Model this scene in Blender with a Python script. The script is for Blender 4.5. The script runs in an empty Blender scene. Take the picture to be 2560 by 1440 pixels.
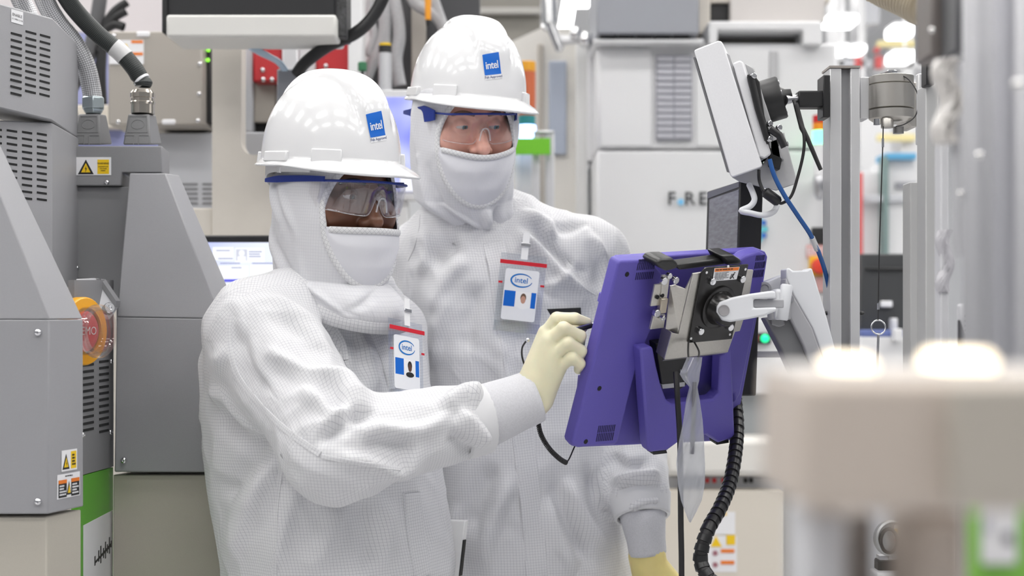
import bpy, bmesh, math, random
import numpy as np
from mathutils import Vector, Matrix
random.seed(7); np.random.seed(7)
S = bpy.context.scene
COL = S.collection
F = 50.0/36.0*2560.0            # focal length in photo pixels
EYE = 1.38                      # camera height
HOR = 790.0                     # row of the horizon in the photo

# ------------------------------------------------------------------ camera
cam = bpy.data.cameras.new('camera'); cam.lens = 50; cam.sensor_width = 36
cam.shift_y = (HOR-720.0)/2560.0
cam.clip_start = 0.05; cam.clip_end = 200
cam.dof.use_dof = True; cam.dof.focus_distance = 2.46; cam.dof.aperture_fstop = 3.2
camo = bpy.data.objects.new('camera', cam); COL.objects.link(camo)
camo.location = (0, 0, EYE); camo.rotation_euler = (math.pi/2, 0, 0)
S.camera = camo
# ------------------------------------------------------------------ world, exposure
w = bpy.data.worlds.new('hall_light'); S.world = w; w.use_nodes = True
bg = w.node_tree.nodes['Background']; bg.inputs[0].default_value = (0.93, 0.95, 1.0, 1); bg.inputs[1].default_value = 0.22
S.view_settings.view_transform = 'Standard'; S.view_settings.look = 'None'
S.view_settings.gamma = 1; S.view_settings.use_curve_mapping = False
S.view_settings.exposure = 0.28
CEIL_EMIT = 12.0                 # strength of the ceiling light panels

# ------------------------------------------------------------------ helpers
def P(px, py, Y):               # a photo pixel at a distance -> world point
    return Vector(((px-1280.0)*Y/F, Y, EYE-(py-HOR)*Y/F))

MATS = {}
def mat(name, col=(0.8,0.8,0.8), rough=0.5, metal=0.0, spec=0.5, noise=0.0, nscale=40.0, bump=0.0, bscale=200.0, emit=None, estr=0.0, coat=0.0, sss=0.0, trans=0.0, alpha=None, stretch=None):
    if name in MATS: return MATS[name]
    m = bpy.data.materials.new(name); m.use_nodes = True; MATS[name] = m
    nt = m.node_tree; b = nt.nodes['Principled BSDF']; L = nt.links
    b.inputs['Base Color'].default_value = (*col, 1); b.inputs['Roughness'].default_value = rough
    b.inputs['Metallic'].default_value = metal; b.inputs['Specular IOR Level'].default_value = spec
    if coat: b.inputs['Coat Weight'].default_value = coat; b.inputs['Coat Roughness'].default_value = 0.05
    if trans: b.inputs['Transmission Weight'].default_value = trans
    if alpha is not None: b.inputs['Alpha'].default_value = alpha
    if sss: b.inputs['Subsurface Weight'].default_value = sss; b.inputs['Subsurface Radius'].default_value = (0.012, 0.005, 0.003); b.inputs['Subsurface Scale'].default_value = 0.5
    if emit: b.inputs['Emission Color'].default_value = (*emit, 1); b.inputs['Emission Strength'].default_value = estr
    tc = None
    def coords():
        nonlocal tc
        if tc is None:
            t = nt.nodes.new('ShaderNodeTexCoord'); tc = t.outputs['Object']
            if stretch:
                mp = nt.nodes.new('ShaderNodeMapping'); mp.inputs['Scale'].default_value = stretch
                L.new(tc, mp.inputs['Vector']); tc = mp.outputs['Vector']
        return tc
    if noise:
        n = nt.nodes.new('ShaderNodeTexNoise'); n.inputs['Scale'].default_value = nscale; n.inputs['Detail'].default_value = 4
        L.new(coords(), n.inputs['Vector'])
        r = nt.nodes.new('ShaderNodeMapRange'); r.inputs[1].default_value = 0.3; r.inputs[2].default_value = 0.7
        r.inputs[3].default_value = 1-noise; r.inputs[4].default_value = 1+noise
        L.new(n.outputs[0], r.inputs[0])
        hv = nt.nodes.new('ShaderNodeHueSaturation'); hv.inputs['Color'].default_value = (*col, 1)
        L.new(r.outputs[0], hv.inputs['Value']); L.new(hv.outputs[0], b.inputs['Base Color'])
    if bump:
        n = nt.nodes.new('ShaderNodeTexNoise'); n.inputs['Scale'].default_value = bscale; n.inputs['Detail'].default_value = 3
        L.new(coords(), n.inputs['Vector'])
        bp = nt.nodes.new('ShaderNodeBump'); bp.inputs['Strength'].default_value = bump; bp.inputs['Distance'].default_value = 0.001
        L.new(n.outputs[0], bp.inputs['Height']); L.new(bp.outputs[0], b.inputs['Normal'])
    return m

def clear_mat(name, tint=(1,1,1), gloss=0.12, rough=0.02):     # thin clear plastic: see-through with a glossy film
    if name in MATS: return MATS[name]
    m = bpy.data.materials.new(name); m.use_nodes = True; MATS[name] = m
    nt = m.node_tree; nt.nodes.clear(); N = nt.nodes.new; L = nt.links
    out = N('ShaderNodeOutputMaterial'); mix = N('ShaderNodeMixShader'); tr = N('ShaderNodeBsdfTransparent'); gl = N('ShaderNodeBsdfGlossy')
    lw_ = N('ShaderNodeLayerWeight'); pw = N('ShaderNodeMath'); pw.operation = 'POWER'; pw.inputs[1].default_value = 4.0; L.new(lw_.outputs['Facing'], pw.inputs[0])
    fr = N('ShaderNodeMath'); fr.operation = 'MULTIPLY_ADD'; fr.inputs[1].default_value = 0.55; fr.inputs[2].default_value = 0.025; L.new(pw.outputs[0], fr.inputs[0])
    ad = N('ShaderNodeMath'); ad.operation = 'ADD'; ad.use_clamp = True; ad.inputs[1].default_value = gloss
    tr.inputs[0].default_value = (*tint, 1); gl.inputs['Roughness'].default_value = rough; gl.inputs[0].default_value = (1,1,1,1)
    L.new(fr.outputs[0], ad.inputs[0]); L.new(ad.outputs[0], mix.inputs[0])
    L.new(tr.outputs[0], mix.inputs[1]); L.new(gl.outputs[0], mix.inputs[2]); L.new(mix.outputs[0], out.inputs[0])
    return m

WORLD = {}                      # world origin of every object made here
def tag(o, label=None, cat=None, group=None, kind=None):
    if label: o['label'] = label
    if cat: o['category'] = cat
    if group: o['group'] = group
    if kind: o['kind'] = kind
    return o
def thing(name, loc, label, cat, group=None, kind=None):
    o = bpy.data.objects.new(name, None); COL.objects.link(o); o.empty_display_size = 0.05
    o.location = loc; WORLD[o] = Vector(loc)
    return tag(o, label, cat, group, kind)
def link(name, me, m, parent=None, origin=None):
    """put a mesh whose vertices are in world coordinates into the scene, origin at its middle"""
    n = len(me.vertices); co = np.empty(n*3, dtype=np.float64); me.vertices.foreach_get('co', co); co = co.reshape(-1, 3)
    c = (co.min(0)+co.max(0))/2 if origin is None else np.array(origin)
    co -= c; me.vertices.foreach_set('co', co.ravel()); me.update()
    o = bpy.data.objects.new(name, me); COL.objects.link(o)
    if m is not None and not me.materials: me.materials.append(m)
    base = WORLD[parent] if parent is not None else Vector((0,0,0))
    if parent is not None: o.parent = parent
    o.location = Vector(c)-base; WORLD[o] = Vector(c)
    return o
def shade(me, ang=40):
    me.polygons.foreach_set('use_smooth', [True]*len(me.polygons))
    try: me.set_sharp_from_angle(angle=math.radians(ang))
    except Exception: pass

def frames(path):
    """points and a turning-free frame along a path"""
    p = [Vector(q) for q in path]; n = len(p); T = []
    for i in range(n):
        a = p[max(i-1,0)]; b = p[min(i+1,n-1)]; T.append((b-a).normalized())
    r = T[0].orthogonal().normalized(); out = []
    for i in range(n):
        r = (r-T[i]*r.dot(T[i])).normalized(); out.append((p[i], r, T[i].cross(r), T[i]))
    return out
def smooth_path(pts, n=8):
    """Catmull-Rom through points"""
    p = [Vector(q) for q in pts]; out = []
    for i in range(len(p)-1):
        a = p[max(i-1,0)]; b = p[i]; c = p[i+1]; d = p[min(i+2,len(p)-1)]
        for k in range(n):
            t = k/n
            out.append(0.5*((2*b)+(c-a)*t+(2*a-5*b+4*c-d)*t*t+(3*b-a-3*c+d)*t**3))
    out.append(p[-1]); return out

class MB:
    """collects shapes in world coordinates; build() makes one mesh object"""
    def __init__(s): s.v = []; s.f = []; s.mi = []
    def add(s, vs, fs, mi=0):
        k = len(s.v); s.v += [tuple(v) for v in vs]; s.f += [tuple(i+k for i in f) for f in fs]; s.mi += [mi]*len(fs); return s
    def box(s, lo, hi, mi=0):
        x0,y0,z0 = lo; x1,y1,z1 = hi
        return s.add([(x0,y0,z0),(x1,y0,z0),(x1,y1,z0),(x0,y1,z0),(x0,y0,z1),(x1,y0,z1),(x1,y1,z1),(x0,y1,z1)],
                     [(0,3,2,1),(4,5,6,7),(0,1,5,4),(1,2,6,5),(2,3,7,6),(3,0,4,7)], mi)
    def hexa(s, b, t, mi=0):    # 4 points and the 4 points opposite
        return s.add(list(b)+list(t), [(0,3,2,1),(4,5,6,7),(0,1,5,4),(1,2,6,5),(2,3,7,6),(3,0,4,7)], mi)
    def prism(s, pts, vec, mi=0):   # flat polygon pushed along vec
        n = len(pts); vec = Vector(vec); a = [Vector(p) for p in pts]
        return s.add(a+[p+vec for p in a], [tuple(range(n-1,-1,-1)), tuple(range(n,2*n))]+[(i,(i+1)%n,n+(i+1)%n,n+i) for i in range(n)], mi)
    def tube(s, path, r, seg=10, caps=True, mi=0):
        fr = frames(path); n = len(fr); rs = r if hasattr(r, '__len__') else [r]*n; vs = []
        for i,(p,u,v,t) in enumerate(fr):
            for k in range(seg):
                a = 2*math.pi*k/seg; vs.append(p+(u*math.cos(a)+v*math.sin(a))*rs[i])
        fs = [(i*seg+k, i*seg+(k+1)%seg, (i+1)*seg+(k+1)%seg, (i+1)*seg+k) for i in range(n-1) for k in range(seg)]
        if caps: fs += [tuple(range(seg-1,-1,-1)), tuple(range((n-1)*seg, n*seg))]
        return s.add(vs, fs, mi)
    def lathe(s, base, axis, prof, seg=20, mi=0):   # prof: (distance along the axis, radius)
        ax = Vector(axis).normalized(); u = ax.orthogonal().normalized(); v = ax.cross(u); b = Vector(base); vs = []
        for (h, r) in prof:
            for k in range(seg):
                a = 2*math.pi*k/seg; vs.append(b+ax*h+(u*math.cos(a)+v*math.sin(a))*max(r,1e-5))
        n = len(prof)
        fs = [(i*seg+k, i*seg+(k+1)%seg, (i+1)*seg+(k+1)%seg, (i+1)*seg+k) for i in range(n-1) for k in range(seg)]
        fs += [tuple(range(seg-1,-1,-1)), tuple(range((n-1)*seg, n*seg))]
        return s.add(vs, fs, mi)
    def ball(s, c, r, seg=12, rings=8, sc=(1,1,1), mi=0):
        c = Vector(c); vs = [c+Vector((0,0,r*sc[2]))]
        for i in range(1, rings):
            t = math.pi*i/rings
            for k in range(seg):
                a = 2*math.pi*k/seg; vs.append(c+Vector((r*sc[0]*math.sin(t)*math.cos(a), r*sc[1]*math.sin(t)*math.sin(a), r*sc[2]*math.cos(t))))
        vs.append(c-Vector((0,0,r*sc[2]))); e = len(vs)-1; fs = [(0,1+k,1+(k+1)%seg) for k in range(seg)]
        for i in range(rings-2):
            fs += [(1+i*seg+k, 1+(i+1)*seg+k, 1+(i+1)*seg+(k+1)%seg, 1+i*seg+(k+1)%seg) for k in range(seg)]
        o = 1+(rings-2)*seg; fs += [(e, o+(k+1)%seg, o+k) for k in range(seg)]
        return s.add(vs, fs, mi)
    def build(s, name, m, parent=None, bevel=0.0, seg=2, smooth=None, M=None, origin=None, label=None, cat=None, group=None, kind=None):
        v = s.v if M is None else [tuple(M @ Vector(q)) for q in s.v]
        me = bpy.data.meshes.new(name); me.from_pydata(v, [], s.f)
        bm = bmesh.new(); bm.from_mesh(me); bmesh.ops.recalc_face_normals(bm, faces=bm.faces); bm.to_mesh(me); bm.free()
        ms = m if isinstance(m, (list, tuple)) else [m]
        for q in ms: me.materials.append(q)
        if len(ms) > 1: me.polygons.foreach_set('material_index', s.mi)
        if smooth or bevel: shade(me, smooth or 35)
        o = link(name, me, None, parent, origin)
        if bevel:
            b = o.modifiers.new('edge', 'BEVEL'); b.width = bevel; b.segments = seg; b.limit_method = 'ANGLE'; b.angle_limit = math.radians(38)
            b.harden_normals = False
        tag(o, label, cat, group, kind)
        return o

def pbox(px0, py0, px1, py1, Y, depth, name, m, parent=None, bevel=0.004, **kw):
    """box whose front face covers a pixel rectangle at distance Y"""
    a = P(px0, py1, Y); b = P(px1, py0, Y)
    return MB().box((a.x, Y, a.z), (b.x, Y+depth, b.z)).build(name, m, parent, bevel=bevel, **kw)
def ppoly(pts, Y, depth, name, m, parent=None, bevel=0.0, **kw):
    """pixel outline at distance Y (or a distance per point) with real depth behind it"""
    q = [P(p[0], p[1], p[2] if len(p) > 2 else Y) for p in pts]
    return MB().prism(q, (0, depth, 0)).build(name, m, parent, bevel=bevel, **kw)

def text_mesh(txt, size=1.0, shear=0.0, bold=0.0, spacing=1.0):
    """vertices and faces of a line of lettering, centred, width along x and height along z"""
    c = bpy.data.curves.new('lettering', 'FONT'); c.body = txt; c.size = size; c.align_x = 'CENTER'; c.align_y = 'CENTER'
    c.offset = bold; c.shear = shear; c.space_character = spacing; c.resolution_u = 3
    o = bpy.data.objects.new('lettering', c); COL.objects.link(o)
    dg = bpy.context.evaluated_depsgraph_get(); dg.update()
    me = bpy.data.meshes.new_from_object(o.evaluated_get(dg))
    vs = [(v.co.x, v.co.y) for v in me.vertices]; fs = [tuple(p.vertices) for p in me.polygons]
    bpy.data.objects.remove(o); bpy.data.curves.remove(c); bpy.data.meshes.remove(me)
    return vs, fs
def lettering(txt, origin, ux, uz, height, m, parent, name='lettering', lift=0.0004, **kw):
    """flat lettering on a surface: origin = middle, ux/uz = unit directions, lifted along the surface normal"""
    vs, fs = text_mesh(txt, 1.0, **kw); ux = Vector(ux); uz = Vector(uz); n = ux.cross(uz).normalized()
    k = height/0.72; o = Vector(origin)+n*lift
    b = MB(); b.add([o+ux*(x*k)+uz*(y*k) for x,y in vs], fs)
    return b.build(name, m, parent)

class Plane:
    """a flat frame in space; maps photo pixels onto it"""
    def __init__(s, o, ux, uz):
        s.o = Vector(o); s.x = Vector(ux).normalized(); s.z = (Vector(uz)-s.x*Vector(uz).dot(s.x)).normalized(); s.n = s.x.cross(s.z).normalized()
        if s.n.dot(Vector((0,0,EYE))-s.o) < 0: s.n = -s.n           # normal towards the viewer
        s.M = Matrix((( s.x.x, s.n.x, s.z.x, s.o.x),(s.x.y, s.n.y, s.z.y, s.o.y),(s.x.z, s.n.z, s.z.z, s.o.z),(0,0,0,1)))
    def hit(s, px, py, lift=0.0):
        c = Vector((0,0,EYE)); d = P(px, py, 1.0)-c; o = s.o+s.n*lift
        return c+d*((o-c).dot(s.n)/d.dot(s.n))
    def at(s, x, z, lift=0.0): return s.o+s.x*x+s.z*z+s.n*lift
    def slab(s, pts, lift0, lift1, name, m, parent, bevel=0.0, **kw):
        q = [s.hit(px, py, lift1) for px, py in pts]
        return MB().prism(q, s.n*(lift0-lift1)).build(name, m, parent, bevel=bevel, **kw)
    def cyl(s, px, py, r, lift0, lift1, name, m, parent, seg=16, bevel=0.0, **kw):
        c = s.hit(px, py, lift0)
        return MB().lathe(c, s.n, [(0, r), (lift1-lift0, r)], seg).build(name, m, parent, bevel=bevel, smooth=40, **kw)

# ------------------------------------------------------------------ smooth blended bodies
def surface_net(d, lo, h):
    """quads of the zero level of a distance grid"""
    s = d < 0; nx, ny, nz = d.shape
    acc = np.zeros((nx-1, ny-1, nz-1, 3), np.float32); cnt = np.zeros((nx-1, ny-1, nz-1), np.float32)
    sl = lambda o, ax, n: slice(o, n-1+o)
    for ax in range(3):
        o1, o2 = [a for a in range(3) if a != ax]
        for i in (0, 1):
            for j in (0, 1):
                off0 = [0,0,0]; off0[o1] = i; off0[o2] = j; off1 = list(off0); off1[ax] = 1
                a = d[off0[0]:nx-1+off0[0], off0[1]:ny-1+off0[1], off0[2]:nz-1+off0[2]]
                b = d[off1[0]:nx-1+off1[0], off1[1]:ny-1+off1[1], off1[2]:nz-1+off1[2]]
                x = (a < 0) != (b < 0); t = np.where(x, a/np.where(x, a-b, 1), 0).astype(np.float32)
                acc[..., ax] += np.where(x, t, 0); acc[..., o1] += np.where(x, i, 0); acc[..., o2] += np.where(x, j, 0); cnt += x
    on = cnt > 0; idx = -np.ones(on.shape, np.int64); idx[on] = np.arange(on.sum())
    ijk = np.argwhere(on); v = (ijk+acc[on]/cnt[on][:, None])*h+np.array(lo)
    quads = []
    for ax in range(3):
        o1, o2 = [a for a in range(3) if a != ax]
        a = [slice(None)]*3; b = [slice(None)]*3; a[ax] = slice(0, -1); b[ax] = slice(1, None)
        x = s[tuple(a)] != s[tuple(b)]; e = np.argwhere(x); e = e[(e[:, o1] > 0) & (e[:, o2] > 0) & (e[:, o1] < d.shape[o1]-1) & (e[:, o2] < d.shape[o2]-1)]
        ins = s[tuple(a)][tuple(e.T)]
        q = []
        for (i, j) in ((1,1),(0,1),(0,0),(1,0)):
            f = e.copy(); f[:, o1] -= i; f[:, o2] -= j; q.append(idx[tuple(f.T)])
        q = np.stack(q, 1); flip = ins if ax != 1 else ~ins
        q[~flip] = q[~flip][:, ::-1]; quads.append(q)
    q = np.concatenate(quads); q = q[(q >= 0).all(1)]
    return v, q

class Field:
    """blend of round limbs, lofts and balls on a grid"""
    def __init__(s, lo, hi, h):
        s.lo = np.array(lo, float); s.h = h; n = np.ceil((np.array(hi)-s.lo)/h).astype(int)+1
        s.ax = [s.lo[i]+h*np.arange(n[i]) for i in range(3)]; s.d = np.full(n, 1.0, np.float32)
    def _win(s, lo, hi):
        return tuple(slice(int(max(0, np.floor((lo[i]-s.lo[i])/s.h))), int(max(0, np.ceil((hi[i]-s.lo[i])/s.h)+1))) for i in range(3))
    def _mix(s, win, d, k, sub=False):
        a = s.d[win]
        if sub:
            d = -d; hh = np.clip(0.5-0.5*(a-d)/k, 0, 1) if k else (d > a).astype(np.float32)
            s.d[win] = a*(1-hh)+d*hh+(k*hh*(1-hh) if k else 0)
        else:
            hh = np.clip(0.5+0.5*(a-d)/k, 0, 1) if k else (d < a).astype(np.float32)
            s.d[win] = a*(1-hh)+d*hh-(k*hh*(1-hh) if k else 0)
    def _grid(s, win): return np.meshgrid(*[s.ax[i][win[i]].astype(np.float32) for i in range(3)], indexing='ij')
    def limb(s, a, b, ra, rb, k=0.02, sub=False):
        a = np.array(a, float); b = np.array(b, float); r = max(ra, rb)+k+0.03
        win = s._win(np.minimum(a,b)-r, np.maximum(a,b)+r); X, Y, Z = s._grid(win)
        if X.size == 0: return s
        ab = b-a; t = np.clip(((X-a[0])*ab[0]+(Y-a[1])*ab[1]+(Z-a[2])*ab[2])/max(ab@ab, 1e-9), 0, 1)
        d = np.sqrt((X-a[0]-t*ab[0])**2+(Y-a[1]-t*ab[1])**2+(Z-a[2]-t*ab[2])**2)-(ra+(rb-ra)*t)
        s._mix(win, d, k, sub); return s
    def ball(s, c, r, k=0.02, sub=False, R=None):
        c = np.array(c, float); r = np.array(r if hasattr(r, '__len__') else (r,r,r), float); e = r.max()+k+0.03
        win = s._win(c-e, c+e); X, Y, Z = s._grid(win)
        if X.size == 0: return s
        x, y, z = X-c[0], Y-c[1], Z-c[2]
        if R is not None:
            R = np.array(R); x, y, z = (R[0,0]*x+R[1,0]*y+R[2,0]*z, R[0,1]*x+R[1,1]*y+R[2,1]*z, R[0,2]*x+R[1,2]*y+R[2,2]*z)
        k0 = np.sqrt((x/r[0])**2+(y/r[1])**2+(z/r[2])**2); k1 = np.sqrt((x/r[0]**2)**2+(y/r[1]**2)**2+(z/r[2]**2)**2)
        s._mix(win, k0*(k0-1)/np.maximum(k1, 1e-6), k, sub); return s
    def loft(s, keys, face, k=0.03, n=2.3):
        """keys: (z, cx, cy, half width, half depth front, half depth back); face = horizontal unit vector the front looks along"""
        K = np.array(keys, float); K = K[np.argsort(K[:, 0])]; e = K[:, 3:].max()+0.06
        lo = np.array([K[:,1].min()-e, K[:,2].min()-e, K[0,0]-0.05]); hi = np.array([K[:,1].max()+e, K[:,2].max()+e, K[-1,0]+0.05])
        win = s._win(lo, hi); X, Y, Z = s._grid(win); z = Z[0,0,:]
        I = [np.interp(z, K[:,0], K[:,i]).astype(np.float32)[None,None,:] for i in range(1, 6)]
        fx, fy = face; u = (X-I[0])*(-fy)+(Y-I[1])*fx; v = (X-I[0])*fx+(Y-I[1])*fy
        b = np.where(v > 0, I[3], I[4])
        d = ((np.abs(u/I[2])**n+np.abs(v/b)**n)**(1/n)-1)*np.minimum(I[2], b)
        d = np.maximum(d, np.maximum(K[0,0]-Z, Z-K[-1,0]))
        s._mix(win, d, k); return s
    def mesh(s): return surface_net(s.d, s.lo, s.h)

def np_mesh(name, v, q):
    me = bpy.data.meshes.new(name); n = len(v); m = len(q)
    me.vertices.add(n); me.vertices.foreach_set('co', np.asarray(v, np.float32).ravel())
    me.loops.add(m*4); me.loops.foreach_set('vertex_index', np.asarray(q, np.int32).ravel())
    me.polygons.add(m); me.polygons.foreach_set('loop_start', np.arange(0, m*4, 4, dtype=np.int32)); me.polygons.foreach_set('loop_total', np.full(m, 4, np.int32))
    me.update(calc_edges=True); me.validate()
    me.polygons.foreach_set('use_smooth', [True]*len(me.polygons))
    return me
def subdivide(v, q):
    """split every quad in four, smoothing as it goes"""
    v = np.asarray(v, float); q = np.asarray(q); n = len(v)
    fc = v[q].mean(1); e = np.concatenate([np.stack([q[:, i], q[:, (i+1)%4]], 1) for i in range(4)]); es = np.sort(e, 1)
    key = es[:, 0]*n+es[:, 1]; uk, inv = np.unique(key, return_inverse=True); ne = len(uk)
    mid = np.zeros((ne, 3)); fs = np.zeros((ne, 3)); c = np.zeros(ne)
    np.add.at(fs, inv, np.tile(fc, (4, 1))); np.add.at(c, inv, 1)
    a = uk//n; b = uk % n; em = (v[a]+v[b])/2; ep = np.where((c == 2)[:, None], (em*2+fs)/4 if False else (em+fs/np.maximum(c, 1)[:, None])/2, em)
    # Catmull-Clark for the old vertices
    val = np.zeros(n); F_ = np.zeros((n, 3)); R_ = np.zeros((n, 3)); fv = np.zeros(n)
    np.add.at(F_, q.ravel(), np.repeat(fc, 4, 0)); np.add.at(fv, q.ravel(), 1)
    np.add.at(R_, a, em); np.add.at(R_, b, em); np.add.at(val, a, 1); np.add.at(val, b, 1)
    k = np.maximum(val, 1)[:, None]; ok = (val == fv) & (val > 2)
    nv = np.where(ok[:, None], (F_/np.maximum(fv, 1)[:, None]+2*R_/k+(k-3)*v)/k, v)
    ei = inv.reshape(4, -1).T+n; fi = np.arange(len(q))+n+ne
    V = np.concatenate([nv, ep, fc])
    Q = np.concatenate([np.stack([q[:, i], ei[:, i], fi, ei[:, (i+3)%4]], 1) for i in range(4)])
    return V, Q
def normals(v, q):
    n = np.zeros_like(v); a = v[q]; fn = np.cross(a[:, 2]-a[:, 0], a[:, 3]-a[:, 1])
    for i in range(4): np.add.at(n, q[:, i], fn)
    return n/np.maximum(np.linalg.norm(n, axis=1), 1e-9)[:, None]
def relax(v, q, it=1, f=0.5):
    n = len(v)
    for _ in range(it):
        a = np.zeros_like(v); c = np.zeros(n)
        for i in range(4):
            np.add.at(a, q[:, i], v[q[:, (i+1)%4]]); np.add.at(c, q[:, i], 1)
            np.add.at(a, q[:, (i+1)%4], v[q[:, i]]); np.add.at(c, q[:, (i+1)%4], 1)
        v = v*(1-f)+f*a/np.maximum(c, 1)[:, None]
    return v
# ------------------------------------------------------------------ the hall
FLOOR = mat('floor_tiles', (0.55,0.55,0.56), 0.35, noise=0.03, nscale=3)
CEILM = mat('ceiling_panels', (0.80,0.80,0.80), 0.7)
WALLW = mat('pale_wall', (0.78,0.79,0.81), 0.6)
LAMP = mat('lamp_diffuser', (0.9,0.9,0.9), 0.5, emit=(1.0,0.985,0.96), estr=CEIL_EMIT)
LAMPF = mat('lamp_frame', (0.75,0.75,0.76), 0.4)
MB().box((-7,-3,-0.1), (7,16,0)).build('floor', FLOOR, kind='structure')
MB().box((-7,-3,4.30), (7,16,4.40)).build('ceiling', CEILM, kind='structure')
MB().box((-7,16,0), (7,16.1,4.30)).build('wall_back', WALLW, kind='structure')
proto = None
for j in range(9):
    for i in range(5):
        x = -4.4+2.2*i; y = -1.8+1.7*j
        if proto is None:
            t = thing('ceiling_light', (x,y,4.30), 'long white ceiling light panel in the grid above the hall', 'light', 'ceiling light grid')
            MB().box((x-0.66,y-0.22,4.235), (x+0.66,y+0.22,4.299)).build('housing', LAMPF, t)
            MB().box((x-0.63,y-0.19,4.225), (x+0.63,y+0.19,4.236)).build('diffuser', LAMP, t)
            proto = t
        else:
            t = proto.copy(); COL.objects.link(t); t.location = (x,y,4.30)
            for ch in proto.children:
                c = ch.copy(); COL.objects.link(c); c.parent = t
# ------------------------------------------------------------------ grey machine on the left
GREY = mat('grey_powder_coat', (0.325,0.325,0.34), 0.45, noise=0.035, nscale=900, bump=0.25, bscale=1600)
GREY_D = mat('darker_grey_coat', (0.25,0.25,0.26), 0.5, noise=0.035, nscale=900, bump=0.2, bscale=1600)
BEIGE = mat('beige_coat', (0.47,0.44,0.38), 0.5, noise=0.03, nscale=700, bump=0.2, bscale=1400)
DARK = mat('dark_gap', (0.008,0.008,0.009), 0.8)
STEEL = mat('steel', (0.55,0.55,0.57), 0.3, 1.0)
CHROME = mat('chrome', (0.72,0.72,0.74), 0.14, 1.0)
ZINC = mat('zinc', (0.55,0.62,0.64), 0.28, 1.0)
GREEN = mat('leaf_green', (0.10,0.42,0.015), 0.4)
PAPER = mat('paper_white', (0.80,0.80,0.82), 0.6)
INK = mat('ink_black', (0.012,0.012,0.014), 0.6)
SIGN_Y = mat('sign_yellow', (0.85,0.56,0.01), 0.4); SIGN_O = mat('sign_orange', (0.80,0.20,0.015), 0.4)
YEL_PL = mat('yellow_orange_plastic', (0.90,0.42,0.01), 0.35)
RED_BTN = mat('red_button', (0.72,0.05,0.06), 0.35)
CLEARP = clear_mat('clear_acrylic', (0.93,0.91,0.90), 0.10, 0.05)
def screw(p, n, r, parent, name='screw'):
    n = Vector(n).normalized(); k = Vector(p)
    o = MB().lathe(k-n*r*0.2, n, [(0,r*1.0),(r*0.5,r*1.0),(r*0.85,r*0.8),(r*1.05,r*0.4),(r*0.75,r*0.33)], 14).build(name, CHROME, parent, smooth=35)
    return o
def quad_map(a, b, c, d):
    """corner points (top-left, top-right, bottom-right, bottom-left) -> function of (u, v) in 0..1, v downwards"""
    a, b, c, d = map(Vector, (a, b, c, d)); n = (b-a).cross(a-d).normalized()
    if n.dot(Vector((0,0,EYE))-a) < 0: n = -n
    def f(u, v, l=0.0): return (a*(1-u)+b*u)*(1-v)+(d*(1-u)+c*u)*v+n*l
    f.n = n; return f
def plate(f, u0, v0, u1, v1, l0, l1, name, m, parent, bevel=0.0, **kw):
    return MB().prism([f(u0,v0,l1), f(u1,v0,l1), f(u1,v1,l1), f(u0,v1,l1)], f.n*(l0-l1)).build(name, m, parent, bevel=bevel, **kw)
def print_lines(f, u0, v0, u1, v1, n, m, parent, l=0.0012, seed=1):
    """rows of small illegible print as one flat mark"""
    r = random.Random(seed); b = MB(); h = (v1-v0)/n
    for i in range(n):
        e = u0+(u1-u0)*r.uniform(0.6, 1.0); x = u0
        while x < e:
            w_ = min(e-x, (u1-u0)*r.uniform(0.08, 0.25)); v = v0+h*i
            b.add([f(x,v,l), f(x+w_,v,l), f(x+w_,v+h*0.55,l), f(x,v+h*0.55,l)], [(0,1,2,3)]); x += w_+(u1-u0)*0.03
    return b.build('fine_print', m, parent)
def tri_sign(f, u0, v0, u1, v1, parent, l=0.0012, bolt=True):
    MB().prism([f((u0+u1)/2,v0,l), f(u1,v1,l), f(u0,v1,l)], f.n*-0.0006).build('warning_triangle', INK, parent)
    k = 0.13; du = (u1-u0)*k; dv = (v1-v0)*k
    MB().prism([f((u0+u1)/2,v0+dv*1.8,l+0.0004), f(u1-du*1.6,v1-dv,l+0.0004), f(u0+du*1.6,v1-dv,l+0.0004)], f.n*-0.0003).build('warning_face', SIGN_Y, parent)
    if bolt:
        c = (u0+u1)/2; w_ = u1-u0; h = v1-v0; z = lambda a, b: f(c+a*w_, v0+b*h, l+0.0008)
        MB().add([z(0.03,0.38), z(-0.06,0.66), z(0.0,0.64), z(-0.03,0.90), z(0.08,0.58), z(0.01,0.60)], [(0,1,2,5),(2,3,4,5)]).build('bolt_mark', INK, parent)
def slots(f, cols, rows, u0, v0, du, dv, w_, h, parent, skip=()):
    for c in range(cols):
        for r in range(rows):
            if (c, r) in skip: continue
            u = u0+du*c; v = v0+dv*r+(0 if not hasattr(v0, '__len__') else 0)
            MB().prism([f(u,v,0.0006), f(u+w_,v,0.0006), f(u+w_,v+h,0.0006), f(u,v+h,0.0006)], f.n*-0.004).build('vent_slot', DARK, parent)

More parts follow.
